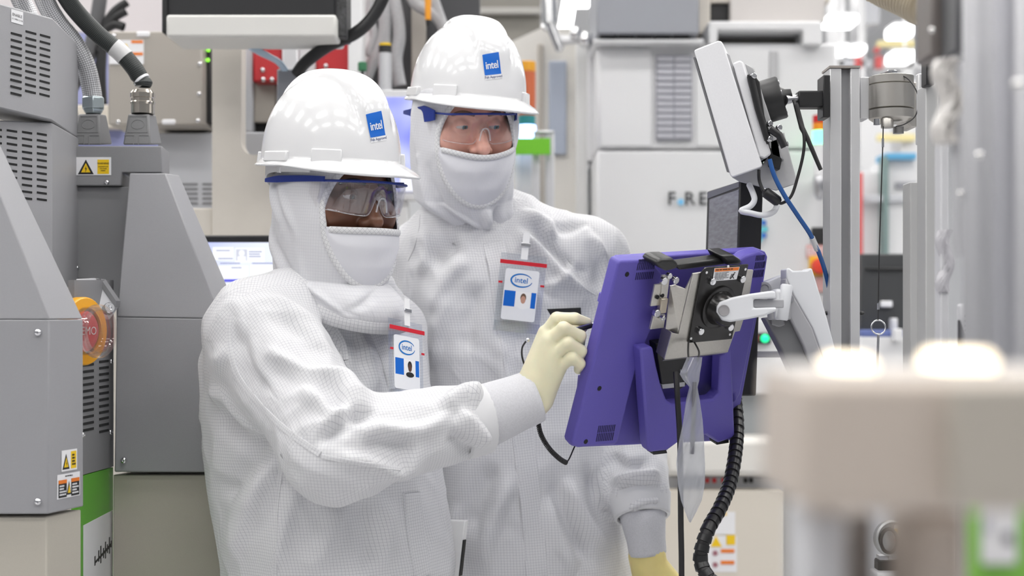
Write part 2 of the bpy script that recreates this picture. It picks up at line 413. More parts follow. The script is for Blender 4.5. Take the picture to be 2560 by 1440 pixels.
# left wedge-shaped module
wl_ = thing('load_module', (P(60,1285,2.2).x, 2.2, 0.0), 'grey load module with sloping top at the left edge of the frame', 'machine module', 'grey load modules')
b4 = [P(-140,1285,2.15), P(120,1285,2.15), P(209,1266,2.235), P(-140,1266,2.235)]
m4 = [P(-140,799,2.15), P(123,799,2.15), P(208,798,2.235), P(-140,798,2.235)]
t4 = [P(-140,350,2.185), P(-52,350,2.185), P(-4,352,2.25), P(-140,352,2.25)]
MB().hexa(b4, m4).build('lower_cover', GREY, wl_, bevel=0.002)
MB().hexa([p+Vector((0,0,0.0005)) for p in m4], t4).build('sloped_cover', GREY, wl_, bevel=0.002)
fl = Vector((0,0,0))
bb = [P(-140,1292,2.16), P(116,1292,2.16), P(203,1274,2.235), P(-140,1274,2.235)]
MB().hexa([Vector((p.x,p.y,0.0)) for p in bb], bb).build('base_cover', BEIGE, wl_, bevel=0.002)
for (x, y) in ((95,831),(95,1254)): screw(P(x,y,2.149), (0,-1,0), 0.0058, wl_)
fr_ = quad_map(P(123,799,2.15), P(208,798,2.235), P(209,1266,2.235), P(120,1285,2.15))
lab = plate(fr_, 0.36,0.685,0.80,0.795, 0.0002,0.0008, 'label', PAPER, wl_); tri_sign(fr_, 0.38,0.705,0.58,0.785, lab); plate(fr_, 0.62,0.695,0.77,0.785, 0.0008,0.0012, 'yellow_field', SIGN_Y, lab); print_lines(fr_, 0.645,0.71,0.75,0.775, 4, INK, lab, 0.0016)
lab = plate(fr_, 0.24,0.808,0.88,0.935, 0.0002,0.0008, 'label', PAPER, wl_); plate(fr_, 0.27,0.838,0.50,0.93, 0.0008,0.0011, 'black_field', INK, lab); plate(fr_, 0.63,0.838,0.86,0.93, 0.0008,0.0011, 'black_field', INK, lab)
plate(fr_, 0.27,0.838,0.50,0.857, 0.0011,0.0014, 'orange_field', SIGN_O, lab); plate(fr_, 0.63,0.838,0.86,0.857, 0.0011,0.0014, 'orange_field', SIGN_O, lab); tri_sign(fr_, 0.50,0.85,0.63,0.92, lab, bolt=False)
print_lines(fr_, 0.29,0.865,0.48,0.925, 4, PAPER, lab, 0.0016, 3); print_lines(fr_, 0.65,0.865,0.84,0.925, 4, PAPER, lab, 0.0016, 4); print_lines(fr_, 0.45,0.818,0.70,0.828, 1, INK, lab, 0.0014, 5)

# right wedge-shaped module
wr_ = thing('load_module', (P(420,1180,2.7).x, 2.7, 0.0), 'grey load module with sloping top standing behind the reaching worker', 'machine module', 'grey load modules')
b4 = [P(286,1180,2.65), P(550,1180,2.65), P(604,1170,2.78), P(330,1170,2.78)]
m4 = [P(291,793,2.65), P(551,797,2.65), P(602,795,2.78), P(335,793,2.78)]
t4 = [P(324,433,2.70), P(414,433,2.70), P(448,438,2.79), P(350,438,2.79)]
MB().hexa(b4, m4).build('lower_cover', GREY, wr_, bevel=0.0025)
MB().hexa([p+Vector((0,0,0.0005)) for p in m4], t4).build('sloped_cover', GREY, wr_, bevel=0.0025)
bb = [P(283,1187,2.665), P(552,1187,2.665), P(606,1177,2.79), P(330,1177,2.79)]
MB().hexa([Vector((p.x-0.0,p.y,0.0)) for p in (bb[0], P(585,1187,2.665), P(640,1187,2.79), bb[3])], bb).build('base_cover', BEIGE, wr_, bevel=0.002)
for (x, y) in ((531,816),(310,1151),(529,1155)): screw(P(x,y,2.649), (0,-1,0), 0.0062, wr_)

# connector cabinet between them
cb = thing('connector_cabinet', (P(250,700,2.8).x, 2.8, 0.0), 'grey cabinet with warning labels carrying cable connectors, between the two load modules', 'machine module')
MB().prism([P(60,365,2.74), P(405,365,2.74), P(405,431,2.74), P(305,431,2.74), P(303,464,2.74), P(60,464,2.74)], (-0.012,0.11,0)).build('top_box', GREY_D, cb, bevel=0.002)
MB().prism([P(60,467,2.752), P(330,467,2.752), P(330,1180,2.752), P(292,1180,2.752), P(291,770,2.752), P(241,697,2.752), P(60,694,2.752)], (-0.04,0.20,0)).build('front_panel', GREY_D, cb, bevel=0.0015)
for (x, y) in ((267,456),(192,670)): screw(P(x,y,2.738 if y < 460 else 2.751), (0,-1,0), 0.0052, cb)
ft = quad_map(P(60,365,2.74), P(405,365,2.74), P(405,464,2.74), P(60,464,2.74))
U = lambda px: (px-60)/345.0; Vv = lambda py: (py-365)/99.0
lab = plate(ft, U(120),Vv(387),U(189),Vv(438), 0.0002,0.001, 'label', PAPER, cb); plate(ft, U(138),Vv(401),U(187),Vv(436), 0.001,0.0013, 'black_field', INK, lab); plate(ft, U(138),Vv(401),U(187),Vv(411), 0.0013,0.0016, 'orange_field', SIGN_O, lab)
lettering('208V', ft(U(143),Vv(393.5),0), Vector((1,0,0)), Vector((0,0,1)), 0.0062, INK, lab, lift=0.0014); lettering('WARNING', ft(U(165),Vv(406),0), Vector((1,0,0)), Vector((0,0,1)), 0.0048, INK, lab, lift=0.002, bold=0.01)
for i, s_ in enumerate(('Hazardous voltage.', 'Cause electrical shock.', 'LOTO before servicing.')): lettering(s_, ft(U(162),Vv(415.5+i*6.3),0), Vector((1,0,0)), Vector((0,0,1)), 0.0026, PAPER, lab, lift=0.002)
lab = plate(ft, U(191),Vv(393),U(278),Vv(438), 0.0002,0.001, 'label', PAPER, cb); tri_sign(ft, U(195),Vv(399),U(235),Vv(436), lab)
plate(ft, U(244),Vv(399),U(273),Vv(435), 0.001,0.0013, 'yellow_field', SIGN_Y, lab)
for i, s_ in enumerate(('WARNING', 'HAZARDOUS', 'VOLTAGE', 'INSIDE')): lettering(s_, ft(U(258.5),Vv((409,417,422,427)[i]),0), Vector((1,0,0)), Vector((0,0,1)), 0.0034 if i == 0 else 0.0022, INK, lab, lift=0.0018, bold=0.012)
# receding side panel with slots, green panel and notice
sp = thing('side_panel', (P(245,1180,2.45).x, 2.45, 0.0), 'narrow grey slotted side panel above a green panel, between the load modules', 'panel')
fs_ = quad_map(P(196,700,2.40), P(284,700,2.70), P(284,1166,2.70), P(196,1190,2.40))
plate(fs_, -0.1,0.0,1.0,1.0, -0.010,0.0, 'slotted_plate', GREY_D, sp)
for c, (u0, u1) in enumerate(((0.10,0.40),(0.56,0.84))):
    for r in range(17):
        v = 0.432+r*0.0335-(0.0 if c == 0 else 0.008)
        if v < 0.80: MB().prism([fs_(u0,v,0.0008), fs_(u1,v,0.0008), fs_(u1,v+0.013,0.0008), fs_(u0,v+0.013,0.0008)], fs_.n*-0.004).build('vent_slot', DARK, sp)
for (u, v) in ((0.10,0.795),(0.90,0.812),(0.92,0.435)): screw(fs_(u,v), fs_.n, 0.0050, sp)
fg_ = quad_map(P(196,1192,2.40), P(283,1168,2.70), P(283,1640,2.70), P(196,1760,2.40))
gp = plate(fg_, 0.0,0.0,1.0,1.0, -0.012,0.0, 'green_plate', GREEN, sp)
nt_ = plate(fg_, 0.12,0.225,0.97,0.57, 0.0002,0.0008, 'notice', PAPER, gp)
for (u, v0, v1) in ((0.43,0.40,0.445),(0.54,0.385,0.44),(0.60,0.37,0.455),(0.68,0.39,0.44),(0.74,0.365,0.45),(0.80,0.385,0.43),(0.86,0.355,0.44),(0.92,0.38,0.415)):
    plate(fg_, u-0.013,v0,u+0.017,v1, 0.0008,0.0011, 'wafer_mark', INK, nt_)
MB().add([fg_(0.43,0.425,0.0012), fg_(0.93,0.388,0.0012), fg_(0.93,0.408,0.0012), fg_(0.43,0.437,0.0012)], [(0,1,2,3)]).build('rail_mark', INK, nt_)
# slanted guard rail and thumb screw
gr = thing('slanted_guide', P(240,740,2.6), 'slanted light grey guide bar beside the orange emergency button', 'guide')
q0 = [P(188,697,2.56), P(238,695,2.60), P(288,765,2.60), P(262,800,2.56)]
MB().prism(q0, (0,0.03,0)).build('bar', mat('light_grey_coat', (0.50,0.50,0.52), 0.4), gr, bevel=0.002)
MB().prism([P(240,697,2.598), P(252,697,2.598), P(290,752,2.598), P(288,768,2.598)], (0,0.03,0)).build('edge_channel', GREY_D, gr)  # darker grey strip along the edge of the bar
gq = quad_map(P(205,722,2.558), P(228,722,2.558), P(228,730,2.558), P(205,730,2.558)); print_lines(gq, 0,0,1,1, 1, INK, gr, 0.001, 8)
MB().lathe(P(268,775,2.55), (0.6,-0.8,0.35), [(0,0.008),(0.001,0.0105),(0.012,0.0105),(0.0135,0.009),(0.0135,0.004),(0.011,0.003)], 16).build('thumb_screw', CHROME, gr, smooth=30)
# emergency stop with clear ring guard
eb = thing('emergency_button', P(215,830,2.40), 'orange and red emergency stop button with a clear plastic ring guard', 'button')
ax = Vector((0.92,-0.35,0.0)).normalized(); c0 = P(206,828,2.37)
def ring(c, ax, ro, ri, w_, m, name, sc=1.0):
    MB().lathe(c, ax, [(0,ri),(0,ro*0.96),(w_*0.15,ro),(w_*0.85,ro),(w_,ro*0.96),(w_,ri),(w_*0.5,ri*0.98),(0,ri)], 40).build(name, m, eb, smooth=40)
ring(c0-ax*0.012, ax, 0.057, 0.040, 0.020, YEL_PL, 'collar')
MB().lathe(c0-ax*0.01, ax, [(0,0.034),(0.016,0.034),(0.020,0.030),(0.022,0.02),(0.0225,0.0)], 32).build('button_cap', RED_BTN, eb, smooth=40)
ring(c0+ax*0.026, ax, 0.0445, 0.0355, 0.012, CLEARP, 'guard_ring')
MB().lathe(c0+ax*0.004, ax, [(0,0.0415),(0.022,0.0415),(0.022,0.0400),(0,0.0400)], 40).build('guard_wall', CLEARP, eb, smooth=40)
lettering('EMO', c0+ax*0.0135, Vector((0.35,0.92,0)), Vector((0,0,1)), 0.014, PAPER, eb, lift=0.0)

# vent tower top left
vt = thing('vent_tower', (P(40,300,2.45).x, 2.45, 0.0), 'grey vented housing with rows of slots in the upper left corner', 'machine housing')
fu = quad_map(P(0,8,2.40), P(132,45,2.52), P(129,302,2.52), P(0,271,2.40))
def ext(f, pts, dv, name, parent, m=GREY, bevel=0.003): return MB().prism([f(u,v) for u, v in pts], dv).build(name, m, parent, bevel=bevel)
ext(fu, [(-1.5,-0.3),(-0.0,0.0),(0.12,0.0),(1,0),(1,1.0),(0.68,1.0),(0.0,1.0),(-1.5,0.98)], (-0.03,0.25,0), 'upper_housing', vt)
for c in range(3):
    for r in range(10):
        u = 0.20+0.275*c; v = 0.245+0.0635*r-(0.055 if c == 1 else 0.058 if c == 2 else 0.0)+(0.0 if c < 2 else 0.0)
        MB().prism([fu(u,v,0.0008), fu(u+0.20,v,0.0008), fu(u+0.20,v+0.020,0.0008), fu(u,v+0.020,0.0008)], fu.n*-0.004).build('vent_slot', DARK, vt)
lab = plate(fu, 0.20,0.025,0.42,0.150, 0.0002,0.0008, 'label', PAPER, vt)
ux_ = (fu(1,0.5)-fu(0,0.5)).normalized()
for i, s_ in enumerate(('ENABLE', 'I/O OPEN CLOSE')): lettering(s_, fu(0.31,0.075+0.04*i,0), ux_, Vector((0,0,1)), 0.0050 if i == 0 else 0.0026, INK, lab, lift=0.0012)
fd = quad_map(P(0,300,2.44), P(131,306,2.54), P(131,560,2.54), P(0,560,2.44))
ext(fd, [(-1.5,0),(1,0),(1,1.6),(-1.5,1.6)], (-0.02,0.22,0), 'lower_housing', vt)
for c in range(4):
    for r in range(11):
        u = -0.16+0.285*c; v = 0.075+0.064*r+0.010*c
        MB().prism([fd(u,v,0.0008), fd(u+0.19,v+0.012,0.0008), fd(u+0.19,v+0.032,0.0008), fd(u,v+0.020,0.0008)], fd.n*-0.004).build('vent_slot', DARK, vt)

# cable connectors standing on the cabinet, with their hoses
HOUS = mat('connector_housing', (0.20,0.20,0.205), 0.45, noise=0.05, nscale=500, bump=0.2, bscale=1200)
def braid_mat(name, c1, c2, metal, rough, sc=260):
    m = bpy.data.materials.new(name); m.use_nodes = True; MATS[name] = m; nt = m.node_tree; N = nt.nodes.new; L = nt.links; b = nt.nodes['Principled BSDF']
    b.inputs['Metallic'].default_value = metal; b.inputs['Roughness'].default_value = rough
    uv = N('ShaderNodeUVMap'); uv.uv_map = 'cloth'; mp = N('ShaderNodeMapping'); mp.inputs['Rotation'].default_value = (0,0,math.radians(45)); mp.inputs['Scale'].default_value = (sc,sc,1); L.new(uv.outputs[0], mp.inputs[0])
    ck = N('ShaderNodeTexChecker'); ck.inputs['Scale'].default_value = 1; ck.inputs[1].default_value = (*c1,1); ck.inputs[2].default_value = (*c2,1); L.new(mp.outputs[0], ck.inputs[0]); L.new(ck.outputs[0], b.inputs['Base Color'])
    bp = N('ShaderNodeBump'); bp.inputs['Strength'].default_value = 0.7; bp.inputs['Distance'].default_value = 0.002; L.new(ck.outputs['Fac'], bp.inputs['Height']); L.new(bp.outputs[0], b.inputs['Normal'])
    return m
BR_S = braid_mat('silver_braid', (0.75,0.75,0.77), (0.28,0.28,0.29), 0.6, 0.38, 330); BR_K = braid_mat('black_braid', (0.055,0.062,0.06), (0.012,0.014,0.014), 0.1, 0.45, 420)
def hose(path, r, m, name, parent, seg=20, **kw):
    fr = frames(path); n = len(fr); rs = r if hasattr(r, '__len__') else [r]*n; vs = []; L_ = 0; dist = []
    for i, (p, u, v, t) in enumerate(fr):
        if i: L_ += (fr[i][0]-fr[i-1][0]).length
        dist.append(L_)
        for k in range(seg+1): a = 2*math.pi*k/seg; vs.append(p+(u*math.cos(a)+v*math.sin(a))*rs[i])
    w_ = seg+1; fs = []; uv = []
    for i in range(n-1):
        for k in range(seg):
            fs.append((i*w_+k, i*w_+k+1, (i+1)*w_+k+1, (i+1)*w_+k)); rr = max(rs)
            uv += [(2*math.pi*rr*k/seg, dist[i]), (2*math.pi*rr*(k+1)/seg, dist[i]), (2*math.pi*rr*(k+1)/seg, dist[i+1]), (2*math.pi*rr*k/seg, dist[i+1])]
    me = bpy.data.meshes.new(name); me.from_pydata([tuple(p) for p in vs], [], fs); u = me.uv_layers.new(name='cloth'); u.data.foreach_set('uv', np.array(uv, np.float32).ravel()); shade(me, 180)
    o = link(name, me, m, parent); tag(o, **kw); return o
def housing(cx, w0, w1, Y, lab, full=True):
    t = thing('cable_connector', P(cx,362,Y), lab, 'connector', 'grey cable connectors')
    a = [P(cx-w0,362,Y), P(cx+w0*0.55,362,Y), P(cx+w0+8,361,Y+0.075), P(cx-w0*0.5,361,Y+0.075)]; c = [P(cx-w1,285,Y+0.012), P(cx+w1*0.62,285,Y+0.012), P(cx+w1+6,287,Y+0.063), P(cx-w1*0.5,287,Y+0.063)]
    MB().hexa(a, c).build('housing', HOUS, t, bevel=0.003)
    f = quad_map(c[0], c[1], a[1], a[0])
    for (u0,v0,u1,v1) in ((0.10,0.08,0.90,0.60),):
        for (p0, p1) in (((u0,v0),(u1,v0)),((u1,v0),(u1,v1)),((u1,v1),(u0,v1)),((u0,v1),(u0,v0)),((0.0,0.70),(0.38,0.70)),((0.38,0.70),(0.38,1.0)),((0.56,0.70),(0.95,0.70)),((0.56,0.70),(0.56,1.0))):
            MB().tube([f(*p0,0.0004), f(*p1,0.0004)], 0.0009, 6).build('moulded_edge', HOUS, t)
    pts = [f(0.5+0.28*math.cos(x), 0.34+0.15*math.sin(x), 0.0003) for x in np.linspace(0, 6.2832, 25)]
    MB().tube(pts, 0.0007, 5).build('moulded_ring', HOUS, t)
    return t
c1 = housing(228, 45, 32, 2.76, 'grey cable connector with a silver braided hose and hex nut')
HX = P(233,285,2.79)
MB().lathe(HX, (0,0,1), [(0,0.016),(0.006,0.0205),(0.009,0.0205)], 6).build('lock_nut', ZINC, c1, bevel=0.001)
MB().lathe(HX+Vector((0,0,0.0085)), (0,0,1), [(0,0.0215),(0.002,0.0235),(0.022,0.0235),(0.025,0.020)], 6).build('hex_nut', ZINC, c1, bevel=0.0012)
c2 = housing(352, 45, 32, 2.76, 'grey cable connector with a nickel gland and black braided hose')
HY = P(357,285,2.79)
MB().lathe(HY, (0,0,1), [(0,0.0225),(0.018,0.0225),(0.018,0.0235),(0.022,0.0240),(0.024,0.0225),(0.030,0.0225),(0.031,0.0240),(0.040,0.0240),(0.042,0.0225),(0.046,0.0195),(0.047,0.012)], 28).build('cable_gland', mat('nickel', (0.62,0.57,0.50), 0.16, 1.0), c2, smooth=30)
c3 = housing(120, 34, 22, 2.80, 'grey cable connector half hidden behind the vented housing')
MB().lathe(P(133,285,2.83), (0,0,1), [(0,0.016),(0.006,0.0205),(0.009,0.0205)], 6).build('lock_nut', ZINC, c3, bevel=0.001)
MB().lathe(P(133,285,2.83)+Vector((0,0,0.009)), (0,0,1), [(0,0.0215),(0.002,0.0235),(0.022,0.0235),(0.025,0.020)], 6).build('hex_nut', ZINC, c3, bevel=0.001)
hose(smooth_path([P(233,268,2.79), P(229,225,2.79), P(213,160,2.78), P(180,100,2.76), P(140,50,2.73), P(112,0,2.70), P(95,-60,2.66), P(60,-200,2.6)], 12), 0.0186, BR_S, 'braided_hose', None, label='silver braided hose running down into the hex nut connector', cat='hose')
bp_ = smooth_path([P(357,217,2.79), P(357,205,2.79), P(350,195,2.79), P(335,170,2.785), P(300,130,2.78), P(250,90,2.77), P(205,45,2.75), P(170,0,2.72), P(140,-60,2.68), P(100,-200,2.6)], 12)
rr = [0.0150 if i < 6 else 0.0185 if i < 14 else 0.013 if i < 24 else 0.0170 for i in range(len(bp_))]; rr = [sum(rr[max(0,i-3):i+4])/len(rr[max(0,i-3):i+4]) for i in range(len(rr))]
bh = hose(bp_, rr, BR_K, 'braided_hose', None, label='black braided hose with a white collar above the nickel gland', cat='hose')
i0 = min(range(len(bp_)), key=lambda i: (bp_[i]-P(352,203,2.79)).length); MB().tube([bp_[i0]-(bp_[i0+1]-bp_[i0]).normalized()*0.003, bp_[i0]+(bp_[i0+1]-bp_[i0]).normalized()*0.003], 0.0172, 20).build('cable_tie', PAPER, bh, bevel=0.001)
i1 = min(range(len(bp_)), key=lambda i: (bp_[i]-P(285,117,2.775)).length); i2 = min(range(len(bp_)), key=lambda i: (bp_[i]-P(315,142,2.78)).length)
MB().tube(bp_[min(i1,i2):max(i1,i2)+1], 0.0182, 20).build('marker_sleeve', mat('sleeve_film', (0.62,0.62,0.62), 0.25), bh, smooth=60)
hose(smooth_path([P(100,130,2.76), P(72,40,2.76), P(52,0,2.75), P(36,-40,2.73), P(10,-120,2.7)], 8), 0.018, BR_S, 'braided_hose', None, label='silver braided hose behind the vented housing at the top edge', cat='hose')
# ------------------------------------------------------------------ machines behind the workers, left half
CREAM = mat('cream_machine', (0.62,0.58,0.52), 0.5, noise=0.02, nscale=20); WHITE_M = mat('white_machine', (0.72,0.72,0.73), 0.45); LGREY = mat('light_grey_machine', (0.52,0.53,0.56), 0.5)
LAVEND = mat('lavender_wall', (0.30,0.32,0.55), 0.6); MAUVE = mat('mauve_white', (0.66,0.62,0.63), 0.6); ALU = mat('aluminium', (0.62,0.62,0.64), 0.38, 0.6); TAUPE = mat('taupe_panel', (0.20,0.19,0.17), 0.6)
BOXM = mat('warm_grey_box', (0.40,0.37,0.33), 0.42, 0.25); RED_M = mat('red_machine', (0.45,0.02,0.025), 0.4); RUBBER = mat('black_rubber', (0.015,0.015,0.016), 0.5); GREYTUBE = mat('grey_tube', (0.36,0.36,0.37), 0.5, noise=0.1, nscale=200)
def root(name, px, py, Y, label, cat, group=None): return thing(name, (P(px,py,Y).x, Y, 0.0), label, cat, group)
def down(px0, px1, py, Y, dep, name, m, parent, bev=0.004):      # block from a pixel row down to the floor
    a = P(px0,py,Y); b = P(px1,py,Y); return MB().box((a.x,Y,0.0),(b.x,Y+dep,a.z)).build(name, m, parent, bevel=bev)
t = root('partition', 270, 260, 4.6, 'pale partition with a lavender lower panel behind the hoses', 'partition')
pbox(-200,-120,420,82,4.6,0.08,'upper_panel', MAUVE, t); pbox(-200,82,300,262,4.6,0.08,'lavender_panel', LAVEND, t); down(-200,420,262,4.6,0.08,'lower_panel', CREAM, t)
t = root('control_box', 395, 200, 3.75, 'warm grey metal control box with warning stickers, left of the black display', 'cabinet')
pbox(270,78,506,312,3.75,0.30,'case', BOXM, t, bevel=0.004); pbox(506,90,527,306,3.80,0.25,'side_rack', RUBBER, t)
for (x,y) in ((285,90),(496,105),(500,160),(498,235),(296,305),(495,302)): screw(P(x,y,3.749), (0,-1,0), 0.006, t)
pbox(340,78,374,92,3.745,0.01,'white_tab', PAPER, t); pbox(404,298,438,311,3.745,0.01,'white_tab', PAPER, t)
lb = pbox(273,100,359,160,3.746,0.004,'sticker', PAPER, t, bevel=0)
for (x0,y0,x1,y1) in ((284,104,304,110),(328,101,357,108),(328,131,357,138)): pbox(x0,y0,x1,y1,3.745,0.002,'orange_field', SIGN_O, lb, bevel=0)
MB().prism([P(315,108,3.744), P(322,123,3.744), P(308,123,3.744)], (0,0.001,0)).build('warning_face', SIGN_Y, lb)
for (x,y) in ((521,125),(520,150)): MB().ball(P(x,y,3.795), 0.005).build('status_lamp', mat('green_led', (0.2,0.6,0.05), 0.4, emit=(0.3,1.0,0.05), estr=1.2), t)
t = root('louvered_cabinet', 460, 400, 3.85, 'light grey cabinet with a louvered grille below the control box', 'cabinet')
down(395,535,332,3.85,0.5,'case', LGREY, t); pbox(380,313,535,330,3.9,0.3,'dark_gap', DARK, t)  # black block puts the shadow line under the control box into colour
for c in (446,506):
    for r in range(5): pbox(c,458+r*12,c+48 if c < 500 else c+30,463+r*12,3.848,0.01,'louver', mat('louver_grey', (0.22,0.22,0.23), 0.5), t, bevel=0)
t = root('cream_machine_housing', 640, 500, 3.55, 'cream machine frame with a rounded opening behind the reaching worker', 'machine frame')
fp = [(530,60),(604,60),(603,355)]+[(603+30*(1-math.cos(a)), 355+32*math.sin(a)) for a in np.linspace(0.2,1.57,6)]+[(900,387),(900,700),(530,700)]
ppoly(fp,3.55,0.06,'front_plate', CREAM, t); down(530,900,700,3.56,0.4,'lower_case', CREAM, t); pbox(440,520,531,700,3.56,0.25,'side_case', CREAM, t)
pbox(598,330,700,400,3.68,0.02,'inner_ledge', LGREY, t)
t = root('red_drive_unit', 770, 150, 3.95, 'red drive unit with grey columns seen through the machine frame', 'machine')
for (x0,x1,y0,y1) in ((632,705,92,205),(790,884,72,195)):
    b_ = pbox(x0,y0,x1,y1,3.95,0.2,'red_cover', RED_M, t, bevel=0.006)
    for (x,y) in ((x0+25,y1-30),(x0+26,y1-6),(x0+48,y1-6)): screw(P(x,y,3.948), (0,-1,0), 0.007, b_)
pbox(705,88,745,700,3.93,0.1,'column', ALU, t); pbox(748,88,790,700,3.97,0.1,'column', WHITE_M, t); pbox(632,206,690,306,4.0,0.2,'tan_case', BOXM, t); pbox(604,110,632,330,3.98,0.2,'rail', LGREY, t); pbox(604,306,700,332,4.02,0.3,'dark_slot', DARK, t)
pbox(870,-80,905,320,3.92,0.1,'white_strip', WHITE_M, t); down(600,905,330,4.05,0.3,'case', BOXM, t)
pbox(692,172,762,420,3.45,0.08,'cable_box', mat('mid_grey', (0.27,0.28,0.31), 0.5), None, label='grey cable box on a post behind the front worker\'s hard hat', cat='box')
# display on the shelf
t = root('wall_display', 635, 60, 3.3, 'black display on a white shelf at the top of the frame', 'display')
pbox(404,-160,838,60,3.3,0.05,'screen_panel', mat('display_black', (0.018,0.018,0.02), 0.35), t, bevel=0.004); pbox(404,-160,418,82,3.29,0.10,'left_bezel', RUBBER, t); pbox(836,-160,866,92,3.31,0.10,'right_bezel', mat('speckled_black', (0.05,0.05,0.052), 0.6, noise=0.6, nscale=150), t)
pbox(415,36,840,92,3.27,0.16,'shelf', mat('warm_white', (0.70,0.69,0.66), 0.45), t, bevel=0.006)
for i in range(4):
    hose(smooth_path([P(640+i*14,86,3.42), P(608+i*10,104+i*3,3.42), P(640+i*10,130+i*2,3.42), P(690+i*4,155,3.43), P(712+i*3,182,3.46)], 8), 0.0042, mat('pale_blue_cable', (0.48,0.60,0.72), 0.4), 'thin_cable', None, 8, label='pale blue cable looping from the shelf down to the grey cable box', cat='cable', group='pale blue cables under the display')
hose(smooth_path([P(742,185,3.42), P(765,155,3.40), P(820,115,3.38), P(885,85,3.36), P(925,50,3.36), P(955,0,3.36), P(985,-80,3.36)], 10), 0.0150, mat('wrapped_cable', (0.014,0.014,0.015), 0.45, bump=0.8, bscale=90), 'cable_bundle', None, 14, label='thick black wrapped cable rising from the grey cable box', cat='cable')
# hoses and cylinder behind the taller worker
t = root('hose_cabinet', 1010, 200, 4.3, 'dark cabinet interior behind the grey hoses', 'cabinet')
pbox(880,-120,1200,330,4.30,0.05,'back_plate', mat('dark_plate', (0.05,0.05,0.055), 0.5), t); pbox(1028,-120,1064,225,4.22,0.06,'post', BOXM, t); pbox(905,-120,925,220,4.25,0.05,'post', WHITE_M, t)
hs = [([(955,-40),(962,60),(950,120),(925,170),(905,230)],0.018), ([(975,-40),(990,20),(998,90),(990,150),(1000,215)],0.019), ([(965,-40),(966,40),(964,90),(965,120)],0.016), ([(1015,-40),(1040,10),(1090,40),(1115,80)],0.018), ([(930,-40),(925,40),(935,90),(920,140)],0.014), ([(1075,-30),(1095,30),(1110,70)],0.016)]
for i, (pp_, r) in enumerate(hs): hose(smooth_path([P(x,y,4.12) for x, y in pp_], 8), r, GREYTUBE, 'corrugated_hose', None, 12, label=('grey ribbed hose bending toward the green valve knob','longest grey ribbed hose right of the silver cylinder','straight grey ribbed hose entering the silver cylinder','grey ribbed hose slanting above the orange tool','short grey ribbed hose beside the white strip','grey ribbed hose just above the taller worker\'s hard hat')[i], cat='hose', group='grey ribbed hoses')
t = root('gas_cylinder', 963, 160, 4.0, 'silver cylinder with black and yellow collar between the two hard hats', 'cylinder')
MB().lathe(P(963,230,4.0), (0,0,1), [(0,0.019),(0.108,0.019),(0.11,0.017)], 20).build('tube', ALU, t, smooth=40); MB().lathe(P(963,133,4.0), (0,0,1), [(0,0.0185),(0.02,0.0185)], 20).build('black_collar', RUBBER, t, smooth=40); MB().lathe(P(963,115,4.0), (0,0,1), [(0,0.0165),(0.007,0.0165)], 20).build('yellow_collar', SIGN_Y, t, smooth=40)
t = thing('valve_knob', P(906,166,3.88), 'small green valve knob beside the silver cylinder', 'knob'); MB().lathe(P(906,178,3.88), (0,0,1), [(0,0.011),(0.002,0.0125),(0.022,0.0125),(0.025,0.010)], 12).build('knob', mat('dull_green', (0.03,0.16,0.07), 0.5), t, bevel=0.001); MB().tube([P(906,178,3.88), P(908,300,3.88)], 0.004, 8).build('stem', RUBBER, t)
t = thing('tool_handle', P(1070,25,4.05), 'orange handled tool hanging behind the taller worker', 'tool'); MB().lathe(P(1070,50,4.05), (0,0,1), [(0,0.0085),(0.05,0.0095),(0.09,0.0085)], 12).build('grip', mat('orange_plastic', (0.75,0.30,0.01), 0.4), t, smooth=40); MB().lathe(P(1070,66,4.05), (0,0,1), [(0,0.005),(0.02,0.007)], 10).build('ferrule', RUBBER, t, smooth=40)
# screens
def soft_screen(name, cols, sc=2.2, strength=1.0, seed=0.0):
    m = bpy.data.materials.new(name); m.use_nodes = True; MATS[name] = m; nt = m.node_tree; N = nt.nodes.new; L = nt.links; b = nt.nodes['Principled BSDF']
    tc = N('ShaderNodeTexCoord'); n = N('ShaderNodeTexNoise'); n.inputs['Scale'].default_value = sc; n.inputs['Detail'].default_value = 1.5; mp = N('ShaderNodeMapping'); mp.inputs['Location'].default_value = (seed,seed,0); L.new(tc.outputs['Object'], mp.inputs[0]); L.new(mp.outputs[0], n.inputs['Vector'])
    r = N('ShaderNodeValToRGB'); r.color_ramp.elements[0].position = 0.38; r.color_ramp.elements[1].position = 0.62; r.color_ramp.elements[0].color = (*cols[0],1); r.color_ramp.elements[1].color = (*cols[1],1); L.new(n.outputs[0], r.inputs[0])
    b.inputs['Base Color'].default_value = (0.01,0.01,0.012,1); L.new(r.outputs[0], b.inputs['Emission Color']); b.inputs['Emission Strength'].default_value = strength; b.inputs['Roughness'].default_value = 0.3
    return m
t = root('blue_monitor', 990, 350, 3.9, 'white framed monitor with a blue screen between the two workers', 'monitor')
pbox(908,224,1075,500,3.97,0.05,'frame', WHITE_M, t, bevel=0.004); pbox(916,243,1062,478,3.966,0.006,'screen', soft_screen('violet_desktop', ((0.16,0.19,0.80),(0.62,0.66,0.98)), 6, 1.0), t, bevel=0)
pbox(1000,440,1062,478,3.963,0.004,'window', soft_screen('white_window', ((0.85,0.85,0.98),(0.95,0.95,1.0)), 3, 0.9), t, bevel=0); down(960,1020,500,3.99,0.1,'stand', WHITE_M, t)
t = root('status_monitor', 610, 680, 3.3, 'monitor showing a pale blue status page beside the load module', 'monitor')
pbox(505,588,760,900,3.3,0.05,'bezel', mat('bezel_black', (0.015,0.015,0.017), 0.4), t, bevel=0.004)
down(600,640,890,3.31,0.04,'stand', LGREY, t)
sc_ = pbox(515,606,752,890,3.296,0.006,'screen', soft_screen('status_page', ((0.55,0.60,0.95),(0.80,0.84,1.0)), 5, 0.95, 2.0), t, bevel=0)
